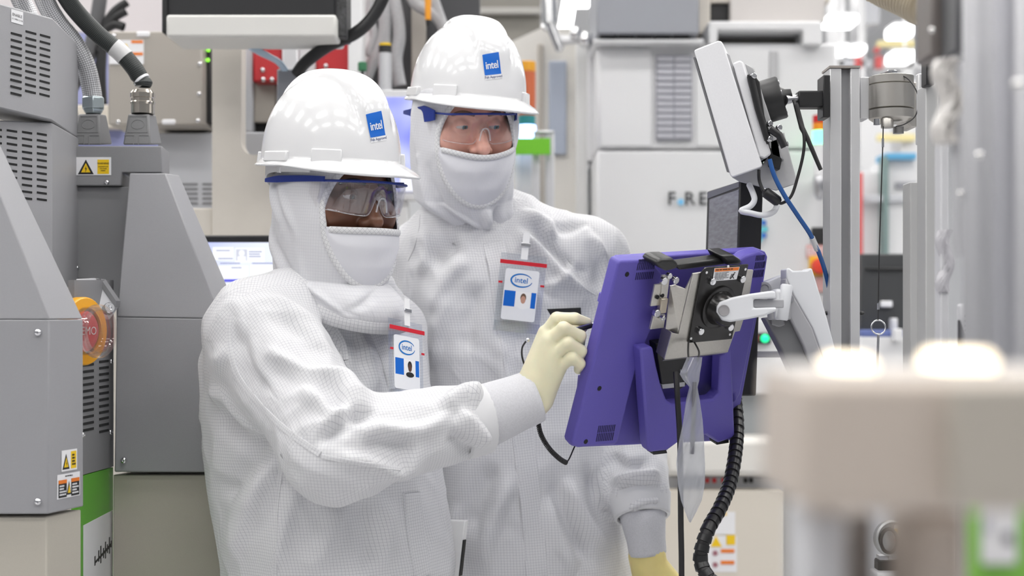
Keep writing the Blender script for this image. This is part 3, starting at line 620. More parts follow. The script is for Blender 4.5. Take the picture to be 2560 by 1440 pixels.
WN = mat('screen_white', (0.02,0.02,0.02), 0.4, emit=(0.93,0.95,1.0), estr=0.97); BLU = mat('screen_blue', (0.02,0.02,0.02), 0.4, emit=(0.10,0.10,0.75), estr=0.9); GRT = mat('screen_text', (0.02,0.02,0.02), 0.4, emit=(0.25,0.28,0.5), estr=0.8); GRB = mat('screen_grey', (0.02,0.02,0.02), 0.4, emit=(0.62,0.64,0.74), estr=0.9)
for (x0,y0,x1,y1,m) in ((532,618,583,650,WN),(588,620,660,655,WN),(545,665,620,697,WN),(626,662,700,698,WN),(566,708,640,722,WN),(640,708,720,722,WN)): pbox(x0,y0,x1,y1,3.2945,0.002,'window', m, sc_, bevel=0)
pbox(560,698,752,705,3.294,0.002,'title_bar', BLU, sc_, bevel=0)
pbox(590,623,618,652,3.2935,0.002,'user_icon', GRB, sc_, bevel=0); MB().prism([P(604+7*math.cos(a),633+8*math.sin(a),3.2925) for a in np.linspace(0,6.0,12)], (0,0.001,0)).build('icon_head', WN, sc_); pbox(594,641,614,652,3.2925,0.001,'icon_body', WN, sc_, bevel=0)
for (x0,y0,x1) in ((540,625,575),(622,628,655),(622,634,650),(622,640,652),(545,645,582),(550,657,600),(630,657,690),(578,668,604),(592,735,604)): pbox(x0,y0,x1,y0+2.5,3.2930,0.001,'text_line', GRT, sc_, bevel=0)
# dark hose loops left
for i, (pp_, r) in enumerate((([(255,-40),(240,60),(215,160),(190,200),(170,240),(178,290),(195,320)],0.020), ([(318,5),(285,30),(262,70),(250,150),(245,190)],0.012), ([(315,28),(280,50),(262,90),(255,180),(258,260)],0.012), ([(310,68),(285,62),(262,80),(248,130)],0.013))):
    hose(smooth_path([P(x,y,4.05) for x, y in pp_], 8), r, RUBBER if i else mat('grey_rubber', (0.10,0.10,0.105), 0.5), 'rubber_hose', None, 12, label=('thick dark grey hose curving down behind the braided hoses','upper black hose bending behind the thick grey hose','middle black hose bending behind the thick grey hose','short black hose stub below the other black hoses')[i], cat='hose', group='dark rubber hoses')
t = root('cream_bench', 230, 300, 4.3, 'cream bench edge behind the connectors', 'bench'); pbox(120,262,300,320,4.3,0.3,'bench_top', mat('warm_cream', (0.70,0.64,0.55), 0.5), t); pbox(120,320,420,400,4.35,0.2,'blue_front', LAVEND, t); down(120,420,400,4.36,0.2,'base', CREAM, t)

# ------------------------------------------------------------------ machines behind, right half
t = root('cream_cabinet', 1390, 300, 5.4, 'cream cabinet with a grey blue window strip behind the taller worker', 'cabinet')
ppoly([(1180,150),(1352,70),(1440,70),(1440,760),(1180,760)],5.4,0.3,'case', mat('cream_door', (0.66,0.64,0.60), 0.5), t); pbox(1372,152,1416,386,5.38,0.02,'window_strip', mat('blue_grey_strip', (0.36,0.40,0.48), 0.4), t); pbox(1440,100,1468,760,5.36,0.3,'door_edge', mat('pale_post', (0.66,0.66,0.65), 0.45), t); pbox(1344,110,1358,700,5.385,0.02,'hinge_rail', BOXM, t); down(1180,1468,760,5.4,0.3,'base', WHITE_M, t)
pbox(1100,-150,1352,130,6.0,0.2,'duct_cover', TAUPE, None, label='dark taupe duct cover above the taller worker\'s hard hat', cat='duct')
pbox(1150,18,1352,34,5.96,0.042,'duct_rail', mat('grey_rail', (0.36,0.35,0.33), 0.5), None, label='thin grey rail along the taupe duct cover', cat='rail')
t = root('signal_tower', 1322, 330, 4.8, 'orange and teal signal tower with a lit blue lamp beside the taller worker', 'signal light')
for (y0,y1,m) in ((155,180,mat('amber_lens', (0.75,0.35,0.02), 0.4)),(180,290,mat('orange_lens', (0.55,0.13,0.05), 0.4)),(290,314,mat('teal_lens', (0.02,0.22,0.24), 0.4)),(314,344,mat('blue_lamp', (0.3,0.4,0.9), 0.3, emit=(0.35,0.5,1.0), estr=5.0))):
    a = P(1317,y1,4.8); b = P(1317,y0,4.8); MB().lathe(a, (0,0,1), [(0,0.030),(b.z-a.z,0.030)], 20).build('lens', m, t, smooth=40, bevel=0.002)
pbox(1285,330,1300,500,4.85,0.05,'post', WHITE_M, t); down(1286,1330,344,4.86,0.05,'stem', WHITE_M, t)
gs = pbox(1250,345,1376,386,4.74,0.012,'green_sign', mat('bright_green', (0.16,0.52,0.02), 0.4), None, bevel=0.001, label='bright green sign plate on aluminium posts', cat='sign')
t = root('aluminium_post', 1350, 400, 4.78, 'light aluminium twin post behind the green sign', 'post'); pbox(1331,330,1350,1000,4.78,0.05,'profile', ALU, t); pbox(1364,330,1386,1000,4.78,0.05,'profile', ALU, t); pbox(1331,326,1386,332,4.77,0.07,'cap', ALU, t); down(1331,1386,1000,4.78,0.05,'foot', ALU, t)
t = thing('tube_lamp', P(1420,0,6.5), 'bright white tube lamp above the cream cabinet', 'lamp'); MB().tube([P(1412,75,6.4), P(1424,0,6.5), P(1434,-70,6.6)], 0.030, 14).build('tube', mat('tube_glow', (0.9,0.9,0.9), 0.5, emit=(1,1,1), estr=6.0), t, smooth=50); pbox(1440,-60,1474,8,6.5,0.1,'holder', mat('tube_glow'), t)
t = root('robot_arm', 1385, 90, 5.2, 'small silver jointed arm below the tube lamp', 'arm'); 
for (a, b, r) in (((1372,-30),(1375,60),0.03),((1375,60),(1400,125),0.018),((1368,30),(1360,70),0.012)): MB().tube([P(*a,5.2), P(*b,5.2)], r, 14).build('link', mat('bright_steel', (0.80,0.80,0.80), 0.2, 1.0), t, smooth=40)
for (x,y,r) in ((1365,72,0.011),(1400,122,0.012),(1382,52,0.02),(1465,100,0.03),(1440,85,0.025)): MB().ball(P(x,y,5.2), r).build('joint', mat('bright_steel'), t, smooth=60)
MB().tube([P(1400,100,5.22), P(1480,104,5.22), P(1480,400,5.3)], 0.02, 12).build('bracket', WHITE_M, t, smooth=40)
# big white cabinet
t = root('white_process_cabinet', 1790, 400, 5.0, 'large white process cabinet with a grille and lettering behind the tablet', 'cabinet')
BIGW = mat('cabinet_white', (0.69,0.69,0.70), 0.45)
pbox(1492,108,2092,372,5.0,0.6,'upper_case', BIGW, t, bevel=0.01); pbox(1492,376,2092,1100,5.0,0.6,'lower_case', BIGW, t, bevel=0.01); down(1492,2092,1100,5.02,0.6,'plinth', mat('plinth_cream', (0.60,0.58,0.54), 0.5), t)
pbox(1500,120,1630,366,4.992,0.01,'door', BIGW, t); pbox(1740,120,1925,366,4.992,0.01,'door', BIGW, t)
g_ = pbox(1640,138,1730,350,4.985,0.012,'grille', mat('grille_back', (0.30,0.30,0.34), 0.5), t, bevel=0)
for c in range(2):
    for r in range(13): pbox(1643+c*44,142+r*16,1683+c*44,153+r*16,4.980,0.006,'grille_slat', mat('grille_slat', (0.46,0.46,0.50), 0.4), g_, bevel=0.002)
g_ = pbox(1924,128,1945,200,4.985,0.012,'hinge_plate', mat('hinge_grey', (0.45,0.45,0.46), 0.5), t)
LG = mat('dark_lettering', (0.05,0.05,0.055), 0.5); X_ = Vector((1,0,0)); Z_ = Vector((0,0,1))
for (ch, x) in (('F',1679),('R',1724),('E',1757)): lettering(ch, P(x,498,4.985), X_, Z_, 0.046, LG, t, bold=0.02)
for (dx,dz) in ((0,0),): MB().prism([P(1702+8*math.cos(a),505+8*math.sin(a),4.984) for a in np.linspace(0,5.7,12)], (0,0.003,0)).build('blue_dot', mat('sky_blue', (0.20,0.55,0.85), 0.5), t)
for i in range(10):
    a = i*0.628; c = P(1893+20*math.cos(a), 573+27*math.sin(a), 4.983); MB().lathe(c, (0,-1,0), [(0,0.010),(0.002,0.010)], 10).build('logo_dot', mat('logo_blue_a', (0.04,0.16,0.55), 0.5) if i % 2 else mat('logo_cyan', (0.12,0.55,0.65), 0.5), t)
MB().lathe(P(1890,575,4.984), (0,-1,0), [(0,0.024),(0.002,0.024)], 20).build('logo_disc', mat('logo_cyan'), t)
pbox(2030,568,2070,610,4.985,0.02,'small_screen', RUBBER, t); pbox(2016,612,2072,646,4.99,0.005,'emergency_label', mat('pale_red_label', (0.72,0.42,0.40), 0.5), t); lettering('EMO', P(2044,629,4.988), X_, Z_, 0.026, PAPER, t)
pbox(2024,640,2074,690,4.985,0.02,'yellow_plate', mat('glow_yellow', (0.85,0.50,0.03), 0.4), t); MB().lathe(P(2047,666,4.98), (0,-1,0), [(0,0.028),(0.02,0.028),(0.03,0.024),(0.033,0.0)], 20).build('emergency_knob', mat('knob_red', (0.75,0.06,0.03), 0.4), t, smooth=40); pbox(2040,692,2074,730,4.99,0.005,'emergency_label', mat('pale_red_label'), t)
for (y0,y1,m) in ((288,308,mat('tower_red', (0.50,0.01,0.015), 0.35)),(308,327,mat('tower_amber', (0.80,0.28,0.01), 0.35)),(327,358,mat('tower_green', (0.1,0.8,0.3), 0.3, emit=(0.08,1.0,0.32), estr=4.0))):
    a = P(2049,y1,4.86); b = P(2049,y0,4.86); MB().lathe(a, (0,0,1), [(0,0.0235),(b.z-a.z-0.001,0.0235)], 20).build('tower_lens', m, t, smooth=40)
MB().tube([P(2049,360,4.86), P(2049,440,4.86)], 0.020, 14).build('tower_stem', WHITE_M, t, smooth=40); MB().lathe(P(2049,500,4.86), (0,0,1), [(0,0.008),(0.02,0.02),(0.075,0.022),(0.08,0.02)], 16).build('tower_socket', STEEL, t, smooth=40); MB().tube([P(2049,450,4.87), P(2049,450,5.01)], 0.02, 10).build('tower_bracket', WHITE_M, t)
t = root('overhead_duct', 1630, 50, 4.9, 'grey overhead duct box above the white cabinet', 'duct'); pbox(1492,-160,1748,84,4.9,0.5,'case', mat('duct_grey', (0.30,0.31,0.34), 0.5), t, bevel=0.006); pbox(1484,97,1760,107,4.92,0.5,'ledge', WHITE_M, t)
for i in range(5): pbox(1500+i*46,86,1540+i*46,97,4.93,0.3,'dark_gap', DARK, t, bevel=0)
t = root('upper_unit', 1900, 40, 5.1, 'cream upper unit with a black bay above the white frame', 'machine'); pbox(1746,-160,1776,84,5.1,0.4,'post', CREAM, t); pbox(1776,-160,2075,6,5.12,0.4,'upper_case', CREAM, t); pbox(1776,6,1826,52,5.14,0.3,'black_bay', RUBBER, t); pbox(1826,-20,2062,56,5.1,0.4,'case', mat('pinkish_case', (0.58,0.55,0.53), 0.5), t)
t = root('white_rack_unit', 1920, 80, 4.95, 'white open frame on top of the white cabinet', 'frame'); pbox(1772,52,2056,76,4.95,0.2,'top_bar', WHITE_M, t, bevel=0.008); pbox(1772,70,1794,110,4.95,0.2,'left_leg', WHITE_M, t); pbox(2008,70,2056,110,4.95,0.2,'right_leg', WHITE_M, t); pbox(1794,78,2008,112,5.1,0.1,'recess', mat('recess_taupe', (0.20,0.19,0.17), 0.6), t)
# lower cabinet seen below the tablet
t = root('lower_cabinet', 1800, 1200, 4.2, 'cream lower cabinet with lamps and hazard stickers below the tablet', 'cabinet')
CRW = mat('cream_white', (0.72,0.70,0.66), 0.45)
pbox(1660,880,1960,985,4.3,0.4,'upper_band', WHITE_M, t); pbox(1660,985,1960,1100,4.35,0.4,'glass_band', mat('smoked_band', (0.35,0.37,0.38), 0.3), t); pbox(1660,1095,1960,1192,4.2,0.5,'shelf', CRW, t, bevel=0.02); pbox(1660,1192,1960,1226,4.28,0.4,'switch_band', LGREY, t)
down(1655,1960,1226,4.22,0.5,'case', mat('cabinet_cream', (0.68,0.63,0.55), 0.5), t)
pbox(1872,832,1928,860,4.28,0.02,'lamp_panel', RUBBER, t); pbox(1850,800,1960,885,4.3,0.3,'panel_case', WHITE_M, t)
for (x,m) in ((1888,mat('lamp_red', (0.25,0.02,0.02), 0.3)),(1912,mat('lamp_green', (0.02,0.6,0.25), 0.3, emit=(0.0,0.75,0.28), estr=1.3))): MB().lathe(P(x,846,4.28), (0,-1,0), [(0,0.0125),(0.006,0.0125),(0.012,0.008),(0.013,0)], 18).build('indicator_lamp', m, t, smooth=50)
for (x,m) in ((1768,RED_BTN),(1786,RED_BTN),(1808,RED_BTN),(1838,mat('switch_green', (0.15,0.4,0.05), 0.5)),(1864,RUBBER),(1878,RUBBER)): pbox(x-5,1195,x+6,1208,4.275,0.01,'switch', m, t)
lb = pbox(1768,1340,1842,1430,4.218,0.003,'sticker', PAPER, t, bevel=0); pbox(1772,1280,1838,1336,4.218,0.003,'sticker', PAPER, t, bevel=0)
MB().prism([P(1790,1340,4.216), P(1805,1367,4.216), P(1776,1367,4.216)], (0,0.001,0)).build('warning_face', SIGN_Y, lb); pbox(1816,1338,1838,1362,4.216,0.001,'yellow_field', SIGN_Y, lb, bevel=0); MB().prism([P(1812,1275,4.216), P(1818,1288,4.216), P(1806,1288,4.216)], (0,0.001,0)).build('warning_face', SIGN_Y, lb)
for (y) in (1373,1402): pbox(1802,y,1836,y+9,4.216,0.001,'orange_field', SIGN_O, lb, bevel=0); MB().lathe(P(1788,y+10,4.216), (0,-1,0), [(0,0.008),(0.001,0.008)], 14).build('pictogram', mat('dull_red', (0.35,0.15,0.18), 0.6), lb)
t = root('beige_column', 1660, 1200, 3.9, 'narrow beige column behind the taller worker\'s sleeve', 'column'); down(1640,1672,1050,4.6,0.15,'body', mat('tan_column', (0.42,0.36,0.27), 0.5), t); down(1672,1694,1050,4.5,0.15,'edge', CRW, t)

# ------------------------------------------------------------------ bright aisle far right
t = root('aisle_rack', 2210, 300, 10.0, 'white equipment rack far down the bright aisle', 'rack')
for (x0,y0,x1,y1,m) in ((2090,-60,2110,520,WHITE_M),(2150,-60,2164,420,WHITE_M),(2255,60,2285,520,WHITE_M),(2164,-60,2200,60,LGREY),(2095,150,2180,166,LGREY),(2200,150,2330,170,WHITE_M)): pbox(x0,y0,x1,y1,10.0,0.3,'rack_panel', m, t)
pbox(2090,200,2340,520,11.0,0.3,'back_case', WHITE_M, t); down(2090,2340,520,10.5,0.5,'base', WHITE_M, t)
t = root('aisle_sign', 2240, 108, 9.8, 'long pale yellow sign strip down the aisle', 'sign'); pbox(2195,102,2290,116,9.94,0.05,'strip', mat('pale_yellow', (0.80,0.70,0.35), 0.5), t); pbox(2195,335,2290,352,9.94,0.05,'strip', mat('pale_yellow'), t)
for i, (x0,y0,x1,y1) in enumerate(((2138,132,2155,168),(2188,118,2200,130),(2190,140,2208,170),(2150,430,2158,700))): pbox(x0,y0,x1,y1,(9.99,9.96,9.99,7.0)[i],0.05,'red_marker', mat('aisle_red', (0.60,0.10,0.10), 0.5), None, label=('short red marker just above the aluminium post','tiny red marker at the end of the pale yellow sign','red marker behind the top of the steel clamp','long thin red strip along the right side of the aluminium post')[i], cat='marker')
for i, (x0,y0,x1,y1) in enumerate(((2072,36,2146,56),(2234,60,2290,84),(2234,127,2290,149),(2092,112,2126,128),(2132,112,2166,128))): 
    t = thing('aisle_light', P((x0+x1)/2,y0,8.2+0.35*i), ('wide bright light bar nearest the top above the aluminium post','bright light bar below the ribbed duct hose','bright light bar lowest above the steel clamp','small bright lamp just left above the aluminium post','small bright lamp just above the aluminium post')[i], 'light', 'light bars over the aisle'); pbox(x0,y0,x1,y1,8.2+0.35*i,0.2,'diffuser', mat('aisle_glow', (0.9,0.9,0.9), 0.5, emit=(1,1,1), estr=3.0), t, bevel=0.01); pbox(x0,y0-5,x1,y0,8.2+0.35*i,0.2,'housing', WHITE_M, t); q = P((x0+x1)/2,y0-5,8.3+0.35*i); MB().tube([q, (q.x,q.y,4.30)], 0.008, 6).build('hanger', WHITE_M, t)
t = root('blue_shelf_unit', 2260, 450, 7.0, 'white unit with a blue top rail in the aisle', 'shelf'); pbox(2215,382,2292,398,7.0,0.2,'blue_rail', mat('rail_blue', (0.10,0.36,0.60), 0.5), t); pbox(2215,398,2300,640,7.05,0.3,'case', WHITE_M, t); pbox(2210,390,2222,640,7.0,0.1,'green_post', mat('grey_green', (0.18,0.26,0.25), 0.5), t); pbox(2240,455,2292,470,7.03,0.05,'vent', mat('grey_vent', (0.3,0.3,0.33), 0.5), t); down(2155,2300,640,7.1,0.3,'base', WHITE_M, t); pbox(2155,430,2215,640,7.1,0.3,'side_case', WHITE_M, t); pbox(2155,488,2300,505,7.02,0.05,'rail', LGREY, t)
t = root('black_workstation', 2215, 720, 4.6, 'dark workstation housing behind the aluminium post', 'workstation'); pbox(2153,634,2276,830,4.6,0.3,'housing', mat('charcoal', (0.045,0.047,0.05), 0.5), t, bevel=0.006); pbox(2165,668,2276,676,4.59,0.02,'lip', RUBBER, t); pbox(2203,752,2232,768,4.58,0.02,'white_tag', PAPER, t); pbox(2153,825,2262,842,4.5,0.3,'blue_tray', mat('tray_blue', (0.12,0.16,0.38), 0.5), t); pbox(2150,842,2300,1000,4.5,0.4,'bench', WHITE_M, t); down(2150,2300,1000,4.5,0.4,'bench_base', LGREY, t); pbox(2232,795,2245,825,4.55,0.05,'bottle', WHITE_M, t); pbox(2238,822,2258,855,4.45,0.05,'cup', WHITE_M, t)
# ------------------------------------------------------------------ people: materials
def fabric(name, col, grid, line=(0.30,0.30,0.33), lw=0.085, rough=0.62, wr=0.35, diag=False, sheen=0.15):
    """woven white suit cloth: fine dark thread grid along the cloth's own u/v, small crumples"""
    m = bpy.data.materials.new(name); m.use_nodes = True; MATS[name] = m; nt = m.node_tree; N = nt.nodes.new; L = nt.links
    b = nt.nodes['Principled BSDF']; b.inputs['Roughness'].default_value = rough; b.inputs['Specular IOR Level'].default_value = 0.35
    b.inputs['Sheen Weight'].default_value = sheen
    uv = N('ShaderNodeUVMap'); uv.uv_map = 'cloth'; src = uv.outputs[0]
    if grid:
        mp = N('ShaderNodeMapping'); mp.inputs['Scale'].default_value = (1/grid, 1/grid, 1)
        if diag: mp.inputs['Rotation'].default_value = (0, 0, math.radians(45))
        L.new(src, mp.inputs[0]); sp = N('ShaderNodeSeparateXYZ'); L.new(mp.outputs[0], sp.inputs[0]); lines = []
        for i in (0, 1):
            fr = N('ShaderNodeMath'); fr.operation = 'FRACT'; L.new(sp.outputs[i], fr.inputs[0])
            lt = N('ShaderNodeMath'); lt.operation = 'LESS_THAN'; lt.inputs[1].default_value = lw; L.new(fr.outputs[0], lt.inputs[0]); lines.append(lt)
        mx = N('ShaderNodeMath'); mx.operation = 'MAXIMUM'; L.new(lines[0].outputs[0], mx.inputs[0]); L.new(lines[1].outputs[0], mx.inputs[1])
        mc = N('ShaderNodeMix'); mc.data_type = 'RGBA'; mc.inputs[6].default_value = (*col, 1); mc.inputs[7].default_value = (*line, 1)
        L.new(mx.outputs[0], mc.inputs[0]); L.new(mc.outputs[2], b.inputs['Base Color'])
    else: b.inputs['Base Color'].default_value = (*col, 1)
    if wr:
        mp2 = N('ShaderNodeMapping'); mp2.inputs['Scale'].default_value = (1.0, 0.45, 1.0); L.new(src, mp2.inputs[0])
        n1 = N('ShaderNodeTexNoise'); n1.inputs['Scale'].default_value = 26; n1.inputs['Detail'].default_value = 3; n1.inputs['Distortion'].default_value = 1.2; L.new(mp2.outputs[0], n1.inputs['Vector'])
        bp = N('ShaderNodeBump'); bp.inputs['Strength'].default_value = wr; bp.inputs['Distance'].default_value = 0.012
        L.new(n1.outputs[0], bp.inputs['Height']); L.new(bp.outputs[0], b.inputs['Normal'])
    return m
SUIT = fabric('suit_cloth', (0.70,0.70,0.715), 0.0053, line=(0.40,0.40,0.44), lw=0.075, wr=0.30)
HOODM = fabric('hood_cloth', (0.70,0.70,0.725), 0.0053, line=(0.58,0.58,0.62), lw=0.07, wr=0.25)
MASKM = fabric('mask_cloth', (0.73,0.73,0.77), 0, wr=0.10)
PIPEM = fabric('binding_cloth', (0.73,0.73,0.74), 0.006, line=(0.5,0.5,0.52), lw=0.10, wr=0.0, diag=True)
CUFFM = mat('knit_cuff', (0.62,0.62,0.65), 0.9, bump=0.6, bscale=900, noise=0.06, nscale=400)
GLOVE_CREAM = mat('cream_latex', (0.78,0.74,0.53), 0.42, spec=0.45, noise=0.05, nscale=25, sss=0.25)
GLOVE_YEL = mat('yellow_latex', (0.80,0.68,0.28), 0.42, spec=0.45, noise=0.05, nscale=25, sss=0.2)
SKIN_D = mat('dark_brown_skin', (0.16,0.066,0.036), 0.38, spec=0.55, noise=0.08, nscale=60, bump=0.10, bscale=500, sss=0.08)
SKIN_P = mat('pale_pink_skin', (0.74,0.40,0.32), 0.45, spec=0.45, noise=0.08, nscale=50, bump=0.12, bscale=500, sss=0.15)
EYE_W = mat('eye_white', (0.55,0.50,0.48), 0.15)
IRIS = mat('blue_grey_iris', (0.10,0.20,0.24), 0.2); IRIS_D = mat('brown_iris', (0.05,0.02,0.01), 0.2); PUPIL = mat('pupil_black', (0.005,0.005,0.006), 0.15)
BROW_P = mat('light_brown_hair', (0.20,0.11,0.07), 0.8); BROW_D = mat('black_hair', (0.012,0.01,0.009), 0.8)
SHELL = mat('white_helmet_plastic', (0.79,0.79,0.80), 0.17, spec=0.55, coat=0.35)
BLUE_PL = mat('blue_temple_plastic', (0.012,0.035,0.26), 0.3)
LENS = clear_mat('clear_lens', (0.985,0.98,0.98), 0.0)
LENS_D = clear_mat('reflective_lens', (0.95,0.95,0.975), 0.06)
WHITE_PL = mat('white_print', (0.86,0.86,0.87), 0.45)
LOGO_BLUE = mat('sticker_blue', (0.0,0.13,0.58), 0.35)
LOGO_TXT = mat('badge_blue_print', (0.01,0.17,0.52), 0.4)
NAVY = mat('navy_print', (0.01,0.03,0.16), 0.5)
CYAN = mat('pale_cyan_print', (0.1,0.55,0.8), 0.5)
RED_PR = mat('red_print', (0.62,0.015,0.03), 0.4)
BLACK_PL = mat('black_plastic', (0.012,0.012,0.013), 0.4)

def head_matrix(c, yaw, pitch, roll):
    R = math.radians
    return Matrix.Translation(c) @ Matrix.Rotation(R(yaw), 4, 'Z') @ Matrix.Rotation(R(roll), 4, 'Y') @ Matrix.Rotation(R(pitch), 4, 'X')
def xf(M, v):
    v = np.asarray(v, float); A = np.array(M)[:3, :3]; t = np.array(M)[:3, 3]
    return v @ A.T + t

def make_body(parent, Mh, skin, brow, iris, chest, smile=False, gaze=(0, -1, 0)):
    """head, neck and upper chest as one continuous skin; eyes and brows are its sub-parts"""
    f = Field((-0.11,-0.15,-0.165), (0.11,0.13,0.15), 0.0026)
    f.ball((0,0.006,0.022), (0.080,0.099,0.112), 0.01).ball((0,-0.030,-0.055), (0.056,0.062,0.068), 0.04)
    f.ball((0,-0.078,-0.098), (0.022,0.02,0.018), 0.02)
    for s in (-1, 1):
        f.ball((s*0.042,-0.068,-0.036), (0.029,0.027,0.026), 0.020); f.ball((s*0.060,-0.046,-0.030), (0.022,0.034,0.040), 0.025)
        if smile: f.ball((s*0.043,-0.074,-0.046), (0.021,0.020,0.018), 0.012)
        f.limb((s*0.012,-0.092,0.020), (s*0.050,-0.070,0.022), 0.010, 0.009, 0.012)
    f.ball((0,-0.062,0.062), (0.055,0.035,0.04), 0.02)
    for s in (-1, 1): f.ball((s*0.0325,-0.106,0.002), (0.020,0.016,0.0145), 0.010, sub=True)
    f.limb((0,-0.086,0.014), (0,-0.116,-0.040), 0.0085, 0.0135, 0.012)
    f.ball((0,-0.121,-0.043), 0.0125, 0.006)
    for s in (-1, 1):
        f.ball((s*0.0135,-0.106,-0.047), (0.0095,0.012,0.009), 0.006)
        f.ball((s*0.006,-0.118,-0.0555), 0.0042, 0.003, sub=True)
    # mouth hint below the mask, ears under the hood
    f.limb((-0.022,-0.098,-0.075), (0.022,-0.098,-0.075), 0.006, 0.006, 0.006)
    for s in (-1, 1): f.ball((s*0.078,0.012,-0.005), (0.008,0.018,0.03), 0.006)
    # eyelids: a thin ball over each eye with the slit cut away
    for s in (-1, 1):
        c = np.array((s*0.0325,-0.0830,0.0)); g = Field(c-0.022, c+0.022, 0.0026)
        win = f._win(c-0.02, c+0.02); X, Y, Z = f._grid(win)
        x, y, z = X-c[0], Y-c[1], Z-c[2]
        lid = np.sqrt(x*x+y*y+z*z)-0.0148
        open_ = np.sqrt((x/0.0135)**2+((z+(0.0032 if smile else 0.0026))/(0.0031 if smile else 0.0036))**2)-1
        lid = np.maximum(lid, -open_*0.004)
        f._mix(win, lid.astype(np.float32), 0.0035)
        f._mix(win, np.maximum(np.sqrt(x*x+y*y+z*z)-0.0128, np.where(y < 0, open_*0.004, 1)).astype(np.float32), 0.001, sub=True)
    v, q = f.mesh(); v = xf(Mh, v)
    # neck and upper chest in world space, overlapping and welded by position into the same mesh object
    a = np.array(Mh @ Vector((0,0.03,-0.06))); c = np.array(chest)
    lo = np.minimum(a, c)-0.2; hi = np.maximum(a, c)+0.2; hi[2] = a[2]+0.07
    g = Field(lo, hi, 0.009); g.limb(a, c+np.array((0,0,0.02)), 0.058, 0.062, 0.02).ball(c+np.array((0,0,-0.06)), (0.085,0.065,0.06), 0.03)
    v2, q2 = g.mesh(); me = np_mesh('body', np.concatenate([v, v2]), np.concatenate([q, q2+len(v)]))
    body = link('body', me, skin, parent)
    for s in (-1, 1):
        e = MB().ball((s*0.0325,-0.0830,0.0), 0.0127, 20, 14).build('eyeball', EYE_W, body, smooth=60, M=Mh)
        gz = Vector(gaze).normalized(); c = Vector((s*0.0325,-0.0830,0))
        MB().lathe(c+gz*0.0113, gz, [(0,0.0061),(0.0010,0.0059),(0.0013,0.0045)], 18).build('iris', iris, body, smooth=50, M=Mh)
        MB().lathe(c+gz*0.0123, gz, [(0,0.0028),(0.0006,0.0026)], 14).build('pupil', PUPIL, body, M=Mh)
        path = smooth_path([(s*0.014,-0.1040,0.0205),(s*0.028,-0.1025,0.0245),(s*0.042,-0.091,0.024),(s*0.054,-0.073,0.016)], 6)
        r = [0.0026+0.0016*math.sin(math.pi*min(1, i/len(path)*1.2)) if i/len(path) < 0.8 else 0.002 for i in range(len(path))]
        MB().tube(path, r, 8).build('eyebrow', brow, body, smooth=60, M=Mh)
    return body

# ------------------------------------------------------------------ hood and mask
HZ = np.array([-0.18,-0.15,-0.12,-0.085,-0.05,-0.02,0.02,0.06,0.10,0.125])
def hood_prof(z, W):
    a = np.interp(z, HZ, np.array([0.082,0.087,0.091,0.094,0.095,0.094,0.093,0.088,0.070,0.040])*W['a'])
    bf = np.interp(z, HZ, np.array([0.090,0.108,0.120,0.1265,0.1285,0.114,0.104,0.101,0.085,0.04])*W['f'])
    bb = np.interp(z, HZ, np.array([0.102,0.105,0.110,0.116,0.120,0.120,0.117,0.108,0.085,0.04])*W['b'])
    return a, bf, bb
def hood_y(x, z, W):
    a, bf, bb = hood_prof(z, W); n = 2.25
    return -bf*np.clip(1-np.abs(x/a)**n, 0, 1)**(1/n)
OVX, OVZ, OVC = 0.080, 0.112, -0.044           # face opening: half width, half height, middle
def mask_top(x, W): return W['mt']-W['dip']*np.cos(np.clip(x/OVX, -1, 1)*math.pi/2)**1.3+0.006
